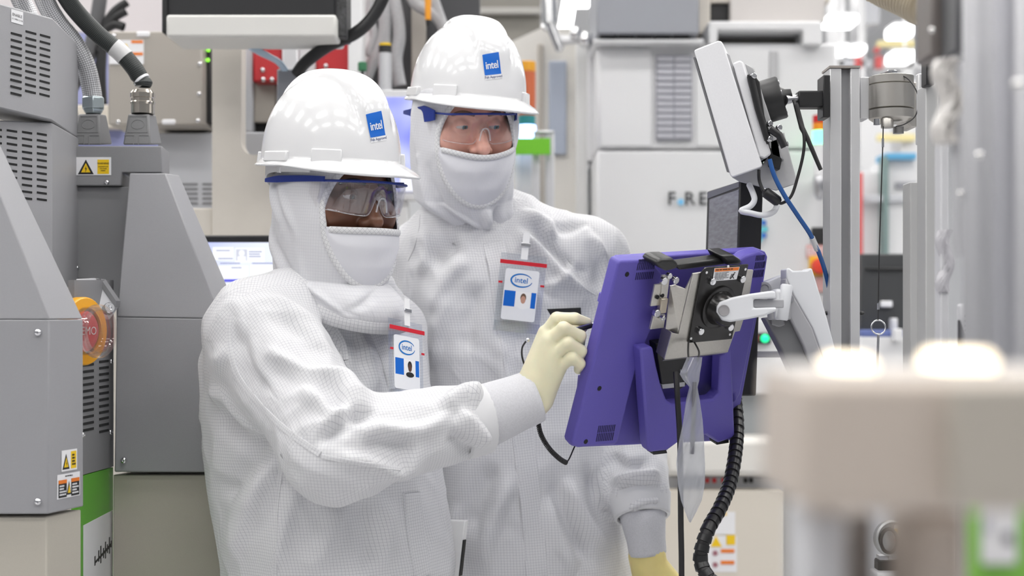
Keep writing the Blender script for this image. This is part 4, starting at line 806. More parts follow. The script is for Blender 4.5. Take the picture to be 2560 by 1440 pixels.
def make_hood(parent, Mh, W, collar, folds):
    """loft from the helmet down to the collar ring with the face opening left out; collar = (centre, side vec, front vec, a, bf, bb)"""
    n = 2.25; NA = 200
    zs = np.linspace(0.112, -0.150, 88); rings = []
    A = np.array(Mh)[:3, :3]; t = np.array(Mh)[:3, 3]
    for z in zs:
        a, bf, bb = hood_prof(z, W); rings.append((np.array((0,0,z)) @ A.T+t, A[:, 0], -A[:, 1], a, bf, bb))
    cc, cs, cf, ca, cbf, cbb = collar; K = 46
    e = rings[-1]; up = (rings[-2][0]-rings[-1][0]); up /= np.linalg.norm(up)
    cn = np.cross(cf, cs); cn = cn if cn[2] > 0 else -cn
    L_ = np.linalg.norm(np.array(cc)-e[0])
    for i in range(1, K+1):
        s = i/K; h00 = 2*s**3-3*s**2+1; h10 = s**3-2*s**2+s; h01 = -2*s**3+3*s**2; h11 = s**3-s**2
        c = h00*e[0]+h10*(-up*L_)+h01*np.array(cc)+h11*(-cn*L_)
        m = s*s*(3-2*s); sv = e[1]*(1-m)+np.array(cs)*m; fv = e[2]*(1-m)+np.array(cf)*m
        bul = W.get('bulge', 0.0)*math.sin(math.pi*s)
        rings.append((c, sv/np.linalg.norm(sv), fv/np.linalg.norm(fv), e[3]*(1-s)+ca*s+bul, e[4]*(1-s)+cbf*s+bul*W.get('bf2', 0.6), e[5]*(1-s)+cbb*s+bul))
    az = np.linspace(0, 2*math.pi, NA, endpoint=False)      # 0 = front, pi/2 = side x+
    V = []; LX = []; LZ = []
    for i, (c, sv, fv, a, bf, bb) in enumerate(rings):
        ss = np.sin(az); cf_ = np.cos(az); b = np.where(cf_ > 0, bf, bb)
        r = (np.abs(ss/a)**n+np.abs(cf_/b)**n)**(-1/n)
        h = np.zeros(NA)
        for (a0, i0, a1, i1, wa, amp) in folds:              # fold lines in (angle, ring) space
            u = np.clip((i-i0)/(i1-i0+1e-6), 0, 1); mid = math.radians(a0+(a1-a0)*u)
            da = (az-mid+math.pi) % (2*math.pi)-math.pi; env = math.exp(-((i-np.clip(i, min(i0,i1), max(i0,i1)))/4.0)**2)
            fade = math.sin(math.pi*np.clip(u, 0.08, 0.92)) if i0 != i1 else 1
            h += 1.6*amp*fade*env*np.exp(-(da*r/wa)**2)
        r = r+h
        V.append(c+np.outer(ss*r, sv)+np.outer(cf_*r, fv))
        LX.append(ss*r); LZ.append(np.full(NA, zs[i] if i < len(zs) else -1.0))
    V = np.array(V); NR = len(rings); LX = np.array(LX); LZ = np.array(LZ)
    seg = np.linalg.norm(np.diff(V, axis=0), axis=2).mean(1); vv = np.concatenate([[0], np.cumsum(seg)])
    uu = az*0.11
    q = []; uvs = []
    for i in range(NR-1):
        for k in range(NA):
            k2 = (k+1) % NA
            x = (LX[i, k]+LX[i, k2])/2; z = (LZ[i, k]+LZ[i+1, k])/2; front = math.cos(az[k]) > 0
            if i < len(zs)-1 and front and (x/OVX)**2+((z-OVC)/OVZ)**2 < 1: continue
            q.append((i*NA+k, i*NA+k2, (i+1)*NA+k2, (i+1)*NA+k)); u0 = uu[k]; u1 = u0+uu[1]
            uvs += [(u0, vv[i]), (u1, vv[i]), (u1, vv[i+1]), (u0, vv[i+1])]
    me = bpy.data.meshes.new('hood'); me.from_pydata([tuple(p) for p in V.reshape(-1, 3)], [], q)
    uvl = me.uv_layers.new(name='cloth'); uvl.data.foreach_set('uv', np.array(uvs, np.float32).ravel()); shade(me, 180)
    hood = link('hood', me, HOODM, parent)
    sm = hood.modifiers.new('cloth', 'SOLIDIFY'); sm.thickness = 0.0012; sm.offset = -1
    # mask: cloth panel over the lower face
    nx, nz = 60, 40; xs = np.linspace(-OVX*0.995, OVX*0.995, nx); mv = []; muv = []
    for x in xs:
        zb = OVC-OVZ*math.sqrt(max(0, 1-(x/OVX)**2)); zt = mask_top(x, W); zt = max(zt, zb)
        for k in range(nz):
            z = zt+(zb-zt)*k/(nz-1); s = k/(nz-1)
            puff = 0.004*math.sin(math.pi*min(1, s))+0.0015*math.sin(s*9+x*40)*math.sin(math.pi*s)
            mv.append((x, float(hood_y(x, z, W))-0.0025-puff, z)); muv.append((x, z))
    mq = [(i*nz+k, i*nz+k+1, (i+1)*nz+k+1, (i+1)*nz+k) for i in range(nx-1) for k in range(nz-1)]
    me = bpy.data.meshes.new('face_mask'); me.from_pydata([tuple(p) for p in xf(Mh, np.array(mv))], [], mq)
    uvl = me.uv_layers.new(name='cloth'); uvl.data.foreach_set('uv', np.array([muv[i] for f_ in mq for i in f_], np.float32).ravel()); shade(me, 180)
    mk = link('face_mask', me, MASKM, parent); sm = mk.modifiers.new('cloth', 'SOLIDIFY'); sm.thickness = 0.0015
    # bindings: a band round the opening and one along the top of the mask
    th = np.linspace(0, 2*math.pi, 110)
    pts = [(OVX*math.sin(a), 0, OVC+OVZ*math.cos(a)) for a in th]; pts = [(x, float(hood_y(x, z, W))-0.0030, z) for x, _, z in pts]
    band(pts, 0.0058, 0.0026, 'face_binding', PIPEM, hood, Mh, W)
    pts = [(x, float(hood_y(x, float(mask_top(x, W))-0.005, W))-0.0052, float(mask_top(x, W))-0.005) for x in np.linspace(-OVX*0.93, OVX*0.93, 50)]
    band(pts, 0.0058, 0.0022, 'mask_binding', PIPEM, mk, Mh, W)
    return hood
def band(pts, hw, th, name, m, parent, Mh, W):
    """flat tape following a line on the face of the hood"""
    p = [Vector(q) for q in pts]; n = len(p); vs = []; uv = []; L_ = 0
    for i in range(n):
        t = (p[min(i+1, n-1)]-p[max(i-1, 0)]).normalized(); out = Vector((p[i].x*1.3, p[i].y, p[i].z*0.25)).normalized(); s = t.cross(out).normalized(); o = s.cross(t)
        if o.dot(out) < 0: o = -o
        if i: L_ += (p[i]-p[i-1]).length
        for (a, b) in ((-1, -0.6), (-0.8, 0.6), (0.0, 1.0), (0.8, 0.6), (1, -0.6)):
            vs.append(p[i]+s*hw*a+o*th*b); uv.append((L_, a*hw))
    fs = [(i*5+k, i*5+k+1, (i+1)*5+k+1, (i+1)*5+k) for i in range(n-1) for k in range(4)]
    me = bpy.data.meshes.new(name); me.from_pydata([tuple(Mh @ v) for v in vs], [], fs)
    u = me.uv_layers.new(name='cloth'); u.data.foreach_set('uv', np.array([uv[i] for f_ in fs for i in f_], np.float32).ravel()); shade(me, 60)
    return link(name, me, m, parent)

# ------------------------------------------------------------------ hard hat
def hat_radius(phi):                              # shell radius at the brim; phi 0 = front, +pi/2 = image-right side
    c = np.cos(phi); s = np.sin(phi); b = np.where(c > 0, 0.130, 0.133)
    return (np.abs(s/0.110)**2.15+np.abs(c/b)**2.15)**(-1/2.15)
HATH = 0.150
def hat_point(phi, s, off=0.0):
    """point on the shell: s = 0 at the brim, 1 at the crown"""
    phi = np.asarray(phi, float); s = np.asarray(s, float); rb = hat_radius(phi)
    th = s*math.pi/2; r = rb*np.cos(th)**0.80*(1-0.03*s); z = HATH*np.sin(th)**0.93
    x = r*np.sin(phi); y = -r*np.cos(phi)
    # raised centre ridge from front to back, and two low side swells
    wid = 0.030+0.010*np.clip((z-0.05)/0.1, 0, 1); up = np.clip((z-0.045)/0.06, 0, 1); up = up*up*(3-2*up)
    rid = 1/(1+np.exp((np.abs(x)-wid)/0.0032))
    grv = np.exp(-((np.abs(x)-wid-0.007)/0.007)**2)
    h = up*(0.0120*rid-0.0030*grv)+off
    nrm = np.stack([x/0.11**2, y/0.13**2, (z+0.02)/0.13**2], -1); nrm /= np.linalg.norm(nrm, axis=-1)[..., None]
    return np.stack([x, y, z], -1)+nrm*h[..., None] if np.ndim(h) else np.array([x, y, z])+nrm*h
def make_hat(label, Mw):
    o = thing('hard_hat', Mw @ Vector((0,0,0)), label, 'hard hat', 'white hard hats')
    NP, NS = 160, 64; ph = np.linspace(0, 2*math.pi, NP, endpoint=False); V = []
    ss = np.concatenate([np.linspace(0, 0.97, NS-6), np.linspace(0.975, 0.9995, 6)])
    front = np.clip(np.cos(ph), 0, 1); fr2 = front**1.6
    wd = 0.011+0.034*fr2; drop = 0.006+0.018*fr2
    for (u, dz) in ((1.0, 1.0), (0.93, 0.80), (0.66, 0.48), (0.33, 0.20), (0.12, 0.02)):
        rb = hat_radius(ph)+wd*u; zz = -drop*dz-0.006*np.abs(np.sin(ph))*u
        V.append(np.stack([rb*np.sin(ph), -rb*np.cos(ph), zz], -1))
    for s in ss: V.append(hat_point(ph, np.full(NP, s)))
    V = np.array(V); NR = len(V); q = [(i*NP+k, i*NP+(k+1)%NP, (i+1)*NP+(k+1)%NP, (i+1)*NP+k) for i in range(NR-1) for k in range(NP)]
    top = [tuple((NR-1)*NP+k for k in range(NP))]
    me = bpy.data.meshes.new('shell'); me.from_pydata([tuple(p) for p in xf(Mw, V.reshape(-1, 3))], [], q+top); shade(me, 180)
    sh = link('shell', me, SHELL, o); sd = sh.modifiers.new('wall', 'SOLIDIFY'); sd.thickness = 0.0026; sd.offset = -1
    bv = MB()
    for deg, wdt, hgt, zc in ((-45, 0.050, 0.024, 0.006), (45, 0.050, 0.024, 0.006), (-97, 0.062, 0.014, 0.006), (97, 0.062, 0.014, 0.006), (-152, 0.03, 0.016, 0.006), (152, 0.03, 0.016, 0.006)):
        p = math.radians(deg); r = float(hat_radius(p)); t = 0.009; lo = []; hi = []
        for zz, d in ((zc-hgt/2-0.004, t), (zc+hgt/2, t*0.75)):
            for k in (-1, 1):
                dp = k*wdt/2/r; rr = float(hat_radius(p+dp))
                hi.append(((rr+d)*math.sin(p+dp), -(rr+d)*math.cos(p+dp), zz)); lo.append(((rr-0.012)*math.sin(p+dp), -(rr-0.012)*math.cos(p+dp), zz))
        b = MB().hexa([lo[0], lo[1], hi[1], hi[0]], [lo[2], lo[3], hi[3], hi[2]])
        b.build('accessory_slot', SHELL, o, bevel=0.0022, M=Mw)
    # sticker on the forehead with its lettering bent onto the shell
    def patch(x0, x1, z0, z1, off, m, name, par, tilt=math.radians(11), pc=math.radians(-4), zc=0.060):
        nx, nz = 10, 8; vs = []
        for i in range(nx+1):
            for k in range(nz+1): vs.append(on(x0+(x1-x0)*i/nx, z0+(z1-z0)*k/nz, off))
        fs = [(i*(nz+1)+k, i*(nz+1)+k+1, (i+1)*(nz+1)+k+1, (i+1)*(nz+1)+k) for i in range(nx) for k in range(nz)]
        return MB().add(vs, fs).build(name, m, par, smooth=60, M=Mw)
    def on(x, z, off, tilt=math.radians(11), pc=math.radians(-4), zc=0.060):
        xr = x*math.cos(tilt)-z*math.sin(tilt); zr = x*math.sin(tilt)+z*math.cos(tilt)+zc
        s = math.asin(min(1, max(0, zr/HATH))**(1/0.93))/(math.pi/2); ph_ = pc+xr/float(hat_radius(pc))
        return tuple(hat_point(np.array([ph_]), np.array([s]), off)[0])
    st = patch(-0.0185, 0.0185, -0.0255, 0.0195, 0.0006, WHITE_PL, 'sticker', o); st['label'] = 'blue and white company sticker'
    patch(-0.0178, 0.0178, -0.0170, 0.0188, 0.0010, LOGO_BLUE, 'blue_square', st)
    for (txt, zc, hh, m, kw) in (('intel', -0.0005, 0.0128, WHITE_PL, dict(bold=0.012, spacing=0.92)), ('Fab Approved', -0.0212, 0.0047, NAVY, dict(bold=0.008))):
        vs, fs = text_mesh(txt, 1.0, **kw); k = hh/0.72
        MB().add([on(x*k, zc+y*k, 0.0014) for x, y in vs], fs).build('sticker_lettering', m, st, M=Mw)
    # inside band and neck strap
    path = [(hat_radius(a)*0.93*math.sin(a), -hat_radius(a)*0.93*math.cos(a), -0.006) for a in np.linspace(math.radians(60), math.radians(300), 40)]
    b = MB(); vs = []; fs = []
    for i, pt in enumerate(path):
        for (dz, dr) in ((0.012, 0), (-0.016-0.034*math.exp(-((i-19.5)/6)**2), 0)): vs.append((pt[0], pt[1], pt[2]+dz))
    fs = [(2*i, 2*i+1, 2*i+3, 2*i+2) for i in range(len(path)-1)]
    sb = b.add(vs, fs).build('suspension_band', mat('band_plastic', (0.74,0.74,0.75), 0.4), o, M=Mw, smooth=60)
    sd = sb.modifiers.new('wall', 'SOLIDIFY'); sd.thickness = 0.002
    for deg in (-100, 100):
        p = math.radians(deg); r = float(hat_radius(p))-0.006
        MB().hexa([(r*math.sin(p-0.08), -r*math.cos(p-0.08), -0.002), (r*math.sin(p+0.08), -r*math.cos(p+0.08), -0.002), ((r-0.004)*math.sin(p+0.08), -(r-0.004)*math.cos(p+0.08), -0.002), ((r-0.004)*math.sin(p-0.08), -(r-0.004)*math.cos(p-0.08), -0.002)],
                  [(r*math.sin(p-0.05), -r*math.cos(p-0.05), -0.024), (r*math.sin(p+0.05), -r*math.cos(p+0.05), -0.024), ((r-0.004)*math.sin(p+0.05), -(r-0.004)*math.cos(p+0.05), -0.024), ((r-0.004)*math.sin(p-0.05), -(r-0.004)*math.cos(p-0.05), -0.024)]).build('strap_tab', SHELL, o, bevel=0.001, M=Mw)
    return o

# ------------------------------------------------------------------ safety glasses
def make_glasses(label, Mh, lens, yf=-0.128, long_arm=True):
    o = thing('safety_glasses', Mh @ Vector((0,yf,0)), label, 'glasses', 'clear safety glasses')
    n = 48; m = 14; xs = np.linspace(-0.083, 0.083, n); vs = []
    def ys(x): return yf+0.004+0.030*(abs(x)/0.083)**2.4+max(0, abs(x)-0.068)*2.2
    for x in xs:
        ax = abs(x); zt = 0.0205+0.003*math.cos(x/0.083*math.pi/2)
        zb = -0.034+0.010*(ax/0.083)**3+0.030*math.exp(-(ax/0.0105)**2)
        for k in range(m):
            s = k/(m-1); z = zt+(zb-zt)*s; vs.append((x, ys(x)+0.010*(s-0.25)**2*1.2+0.006*s, z))
    fs = [(i*m+k, i*m+k+1, (i+1)*m+k+1, (i+1)*m+k) for i in range(n-1) for k in range(m-1)]
    ln = MB().add(vs, fs).build('lens', lens, o, smooth=70, M=Mh); sd = ln.modifiers.new('thick', 'SOLIDIFY'); sd.thickness = 0.0018
    # moulded rim of the lens, brow bar, side shields and temples
    edge = [Vector(vs[i*m+m-1]) for i in range(n)]; MB().tube(edge, 0.0008, 6).build('lens_rim', mat('rim_plastic', (0.72,0.74,0.78), 0.1, alpha=0.32), o, smooth=60, M=Mh)
    nb = [(-0.011,yf+0.002,-0.026),(-0.0085,yf+0.001,-0.012),(-0.004,yf,-0.0035),(0.004,yf,-0.0035),(0.0085,yf+0.001,-0.012),(0.011,yf+0.002,-0.026)]
    MB().tube(smooth_path(nb, 5), 0.0016, 6).build('nose_bridge', mat('rim_plastic'), o, smooth=60, M=Mh)
    top = [Vector(vs[i*m])+Vector((0,-0.0012,0.0015)) for i in range(n)]
    MB().tube(top, 0.0022, 6).build('brow_bar', BLUE_PL, o, smooth=60, M=Mh)
    for s in (-1, 1):
        z0 = 0.0215; y1 = ys(0.083)-0.002
        b = MB(); pts = [(s*0.0845, y1-0.012, z0+0.003), (s*0.092, -0.035, z0+0.0025), (s*0.0985, 0.030, z0), (s*0.0985, 0.072, z0-0.003)]
        hts = [0.0045, 0.0052, 0.0058, 0.003]
        if not long_arm: hts = [0.009, 0.016, 0.006, 0.003]
        q = smooth_path(pts, 8); vv = []
        for i, p_ in enumerate(q):
            h = np.interp(i/(len(q)-1), [0, 0.33, 0.7, 1], hts)
            for (dx, dz) in ((-0.0014, h), (0.0014, h), (0.0014, -h), (-0.0014, -h)): vv.append((p_.x+dx, p_.y, p_.z+dz-(0.006 if not long_arm else 0)))
        ff = [(i*4+k, i*4+(k+1)%4, (i+1)*4+(k+1)%4, (i+1)*4+k) for i in range(len(q)-1) for k in range(4)]+[(3,2,1,0), tuple(range(len(vv)-4, len(vv)))]
        b.add(vv, ff).build('temple', BLUE_PL, o, M=Mh, smooth=30)
        sh = [(s*0.0835, y1-0.004, z0), (s*0.0895, -0.055, z0-0.002), (s*0.0900, -0.050, z0-0.020), (s*0.0860, y1+0.004, z0-0.046)]
        MB().prism(sh, (s*0.0012, 0, 0)).build('side_shield', LENS, o, M=Mh)
    return o

# ------------------------------------------------------------------ coveralls
def wave_noise(p, seed, freq, n=5):
    r = np.random.RandomState(seed); h = np.zeros(len(p))
    for i in range(n):
        k = r.normal(size=3); k /= np.linalg.norm(k); k[2] *= 0.55; f1 = freq*r.uniform(0.7, 1.6); k2 = r.normal(size=3)
        h += np.sin(p @ k*f1*2*math.pi+r.uniform(0, 6.3)+1.6*np.sin(p @ k2*freq*2.2+r.uniform(0, 6.3)))/n
    return h
def poly_dist(px, py, line):
    """distance in pixels to a polyline and how far along it (0..1)"""
    best = np.full(len(px), 1e9); tt = np.zeros(len(px)); pts = np.array(line, float)
    sl = np.linalg.norm(np.diff(pts, axis=0), axis=1); cum = np.concatenate([[0], np.cumsum(sl)])/sl.sum()
    side = np.zeros(len(px))
    for i in range(len(pts)-1):
        a, b = pts[i], pts[i+1]; ab = b-a; t = np.clip(((px-a[0])*ab[0]+(py-a[1])*ab[1])/(ab@ab), 0, 1)
        dx = px-a[0]-t*ab[0]; dy = py-a[1]-t*ab[1]; d = np.hypot(dx, dy); m = d < best
        best = np.where(m, d, best); tt = np.where(m, cum[i]+(cum[i+1]-cum[i])*t, tt); side = np.where(m, np.sign(dx*ab[1]-dy*ab[0]), side)
    return best, tt, side
def smooth_line(line, n=6):
    q = smooth_path([Vector((a, b, 0)) for a, b in line], n); return [(p.x, p.y) for p in q]
class Suit: pass
def make_suit(parent, torso, face, limbs, folds, lo, hi, seed, h=0.0105, crump=0.0042):
    f = Field(lo, hi, h); f.loft(torso, face, 0.03)
    for (a, b, ra, rb, k) in limbs: f.limb(a, b, ra, rb, k)
    v, q = f.mesh(); v, q = subdivide(v, q); v = relax(v, q, 2, 0.5); nr = normals(v, q)
    Yv = v[:, 1]; px = 1280+v[:, 0]*F/Yv; py = HOR-(v[:, 2]-EYE)*F/Yv
    view = v-np.array((0,0,EYE)); view /= np.linalg.norm(view, axis=1)[:, None]; fac = np.clip(-(nr*view).sum(1)*2.2, 0, 1)
    hsum = np.zeros(len(v))
    for (line, wmm, amp) in folds:
        d, t, sd = poly_dist(px, py, smooth_line(line)); dm = d*Yv/F; env = np.clip(np.minimum(t, 1-t)*3.6, 0, 1); env = env*env*(3-2*env)
        ws = wmm*np.where(sd > 0, 0.75, 1.5)
        hsum += 1.8*amp*env*np.exp(-(dm/(0.9*ws))**2)*fac
    v0 = v.copy(); w1 = wave_noise(v, seed, 5.0); w2 = 1-np.abs(wave_noise(v, seed+3, 9.0, 4))*2.2
    hsum += crump*(0.9*w1+0.8*np.clip(w2, -0.5, 1))*np.clip((v[:, 2]-0.4)*2, 0.2, 1)
    v = v+nr*hsum[:, None]; v = relax(v, q, 1, 0.35)
    me = np_mesh('coverall', v, q)
    # cloth coordinates: round the trunk or round a limb
    vd = v; v = v0; fc = v[q].mean(1); K = np.array(torso, float); K = K[np.argsort(K[:, 0])]
    cx = np.interp(fc[:, 2], K[:, 0], K[:, 1]); cy = np.interp(fc[:, 2], K[:, 0], K[:, 2]); a = np.interp(fc[:, 2], K[:, 0], K[:, 3]); b = np.interp(fc[:, 2], K[:, 0], K[:, 4])
    fx, fy = face; u = (fc[:, 0]-cx)*(-fy)+(fc[:, 1]-cy)*fx; w_ = (fc[:, 0]-cx)*fx+(fc[:, 1]-cy)*fy
    best = np.abs((np.sqrt((u/a)**2+(w_/b)**2)-1)*np.minimum(a, b)); best = np.where(fc[:, 2] > K[-1, 0], 9, best); which = np.full(len(fc), -1)
    capt = np.zeros(len(fc), bool)
    for i, (A, B, ra, rb, k) in enumerate(limbs):
        A = np.array(A); B = np.array(B); ab = B-A; t0 = ((fc-A) @ ab)/(ab@ab); t = np.clip(t0, 0, 1); d = np.abs(np.linalg.norm(fc-A-t[:, None]*ab, axis=1)-(ra+(rb-ra)*t))
        m = d < best; best = np.where(m, d, best); which = np.where(m, i, which); capt = np.where(m, (t0 < -0.02) | (t0 > 1.02), capt)
    uv = np.zeros((len(q), 4, 2), np.float32)
    for i in range(-1, len(limbs)):
        m = which == i
        if not m.any(): continue
        pts = v[q[m]]; c = fc[m]
        if i < 0:
            R_ = 0.19; ez = np.array((0,0,1.0)); e1 = np.array((-fy, fx, 0)); e2 = np.array((fx, fy, 0)); o3 = np.stack([cx[m], cy[m], np.zeros(m.sum())], 1)
            asp = (a[m]/np.maximum(b[m], 1e-3))
        else:
            A, B, ra, rb, k = limbs[i]; A = np.array(A); B = np.array(B); ez = (B-A)/np.linalg.norm(B-A); R_ = (ra+rb)/2
            e1 = np.cross(ez, (0, 1, 0)); e1 /= np.linalg.norm(e1); e2 = np.cross(ez, e1); o3 = np.tile(A, (m.sum(), 1)); asp = np.ones(m.sum())
        rel = pts-o3[:, None, :]; rc = c-o3
        ang = np.arctan2(rel @ e1, (rel @ e2)*asp[:, None]); ac = np.arctan2(rc @ e1, (rc @ e2)*asp)
        ang = ac[:, None]+((ang-ac[:, None]+math.pi) % (2*math.pi)-math.pi)
        uv[m, :, 0] = ang*R_; uv[m, :, 1] = rel @ ez
    fn = np.cross(v[q[:, 2]]-v[q[:, 0]], v[q[:, 3]]-v[q[:, 1]]); fn /= np.maximum(np.linalg.norm(fn, axis=1), 1e-9)[:, None]
    m = (which == -1) & (np.abs(fn[:, 2]) > 0.68)
    if m.any(): pts = v[q[m]]; uv[m, :, 0] = pts @ np.array((-fy, fx, 0)); uv[m, :, 1] = pts @ np.array((fx, fy, 0))
    for i in range(len(limbs)):
        A_, B_ = np.array(limbs[i][0]), np.array(limbs[i][1]); ez = (B_-A_)/np.linalg.norm(B_-A_)
        m = (which == i) & (capt | (np.abs(fn @ ez) > 0.55))
        if m.sum() < 8: continue
        for ax_, (c1, c2) in ((0, (1, 2)), (1, (0, 2)), (2, (0, 1))):
            mm = m & (np.abs(fn).argmax(1) == ax_); uv[mm, :, 0] = v[q[mm]][:, :, c1]; uv[mm, :, 1] = v[q[mm]][:, :, c2]
    v = vd; l = me.uv_layers.new(name='cloth'); l.data.foreach_set('uv', uv.ravel())
    o = link('coverall', me, SUIT, parent)
    from mathutils.bvhtree import BVHTree
    s = Suit(); s.obj = o; s.bvh = BVHTree.FromPolygons([Vector(p) for p in v], [tuple(int(j) for j in p) for p in q])
    return s
def cast(s, px, py):
    c = Vector((0,0,EYE)); d = (P(px, py, 1.0)-c).normalized(); r = s.bvh.ray_cast(c, d)
    if r[0] is None:
        n = s.bvh.find_nearest(P(px, py, 2.7)); return n[0], n[1]
    n = r[1] if r[1].dot(d) < 0 else -r[1]
    return r[0], n
def seam(s, line, width, thick, name, m, parent, n=10, lift=0.0):
    """flat cloth strip lying on the suit"""
    pts = smooth_line(line, n); raw = [cast(s, *p) for p in pts]; k = len(raw); co = [r[0] for r in raw]; nn = [r[1] for r in raw]
    for _ in range(3):
        co = [co[0]]+[(co[i-1]+co[i]*2+co[i+1])/4 for i in range(1, k-1)]+[co[-1]]; nn = [nn[0]]+[((nn[i-1]+nn[i]*2+nn[i+1])/4).normalized() for i in range(1, k-1)]+[nn[-1]]
    vs = []; uv = []; L_ = 0
    for i in range(k):
        t = (co[min(i+1, k-1)]-co[max(i-1, 0)]).normalized(); sd = t.cross(nn[i]).normalized()
        if i: L_ += (co[i]-co[i-1]).length
        for (x, z) in ((-1, -0.5), (-0.92, 1), (0, 1.15), (0.92, 1), (1, -0.5)): vs.append(co[i]+sd*x*width/2+nn[i]*(z*thick+lift)); uv.append((x*width/2, L_))
    fs = [(i*5+j, i*5+j+1, (i+1)*5+j+1, (i+1)*5+j) for i in range(k-1) for j in range(4)]
    me = bpy.data.meshes.new(name); me.from_pydata([tuple(p) for p in vs], [], fs); bm = bmesh.new(); bm.from_mesh(me); bmesh.ops.recalc_face_normals(bm, faces=bm.faces); bm.to_mesh(me); bm.free()
    u = me.uv_layers.new(name='cloth'); u.data.foreach_set('uv', np.array([uv[i] for p in me.polygons for i in p.vertices], np.float32).ravel()); shade(me, 40)
    return link(name, me, m, parent)
def cuff(a, b, ra, rb, name, parent, m=None):
    """knitted wrist band with a rolled end"""
    a = Vector(a); b = Vector(b); ax = (b-a).normalized(); L_ = (b-a).length
    prof = [(0, ra*0.9), (L_*0.05, ra), (L_*0.35, (ra+rb)/2*1.02), (L_*0.7, rb*1.03), (L_*0.93, rb), (L_, rb*0.97), (L_*1.01, rb*0.88), (L_*0.9, rb*0.84)]
    bb = MB(); seg = 48; u = ax.orthogonal().normalized(); w_ = ax.cross(u); vs = []
    for (h, r) in prof:
        for k in range(seg):
            g = 2*math.pi*k/seg; rr = r*(1+0.012*math.cos(24*g)); vs.append(a+ax*h+(u*math.cos(g)+w_*math.sin(g))*rr)
    fs = [(i*seg+k, i*seg+(k+1)%seg, (i+1)*seg+(k+1)%seg, (i+1)*seg+k) for i in range(len(prof)-1) for k in range(seg)]
    return bb.add(vs, fs).build(name, m or CUFFM, parent, smooth=70)
def hand_field(palm, fingers, h=0.0021, wrist=None, kp=0.009, kf=0.0018):
    pts = [p for a, b, ra, rb in palm for p in (a, b)]+[p for f_ in fingers for p, r in f_]
    A = np.array([list(p) for p in pts]); f = Field(A.min(0)-0.05, A.max(0)+0.05, h)
    for a, b, ra, rb in palm: f.limb(a, b, ra, rb, kp)
    for chain in fingers:
        g = Field(A.min(0)-0.05, A.max(0)+0.05, h)
        for (p0, r0), (p1, r1) in zip(chain[:-1], chain[1:]): g.limb(p0, p1, r0, r1, 0.003)
        f._mix((slice(None),)*3, g.d, kf)
    v, q = f.mesh(); v = relax(v, q, 2, 0.4); return v, q

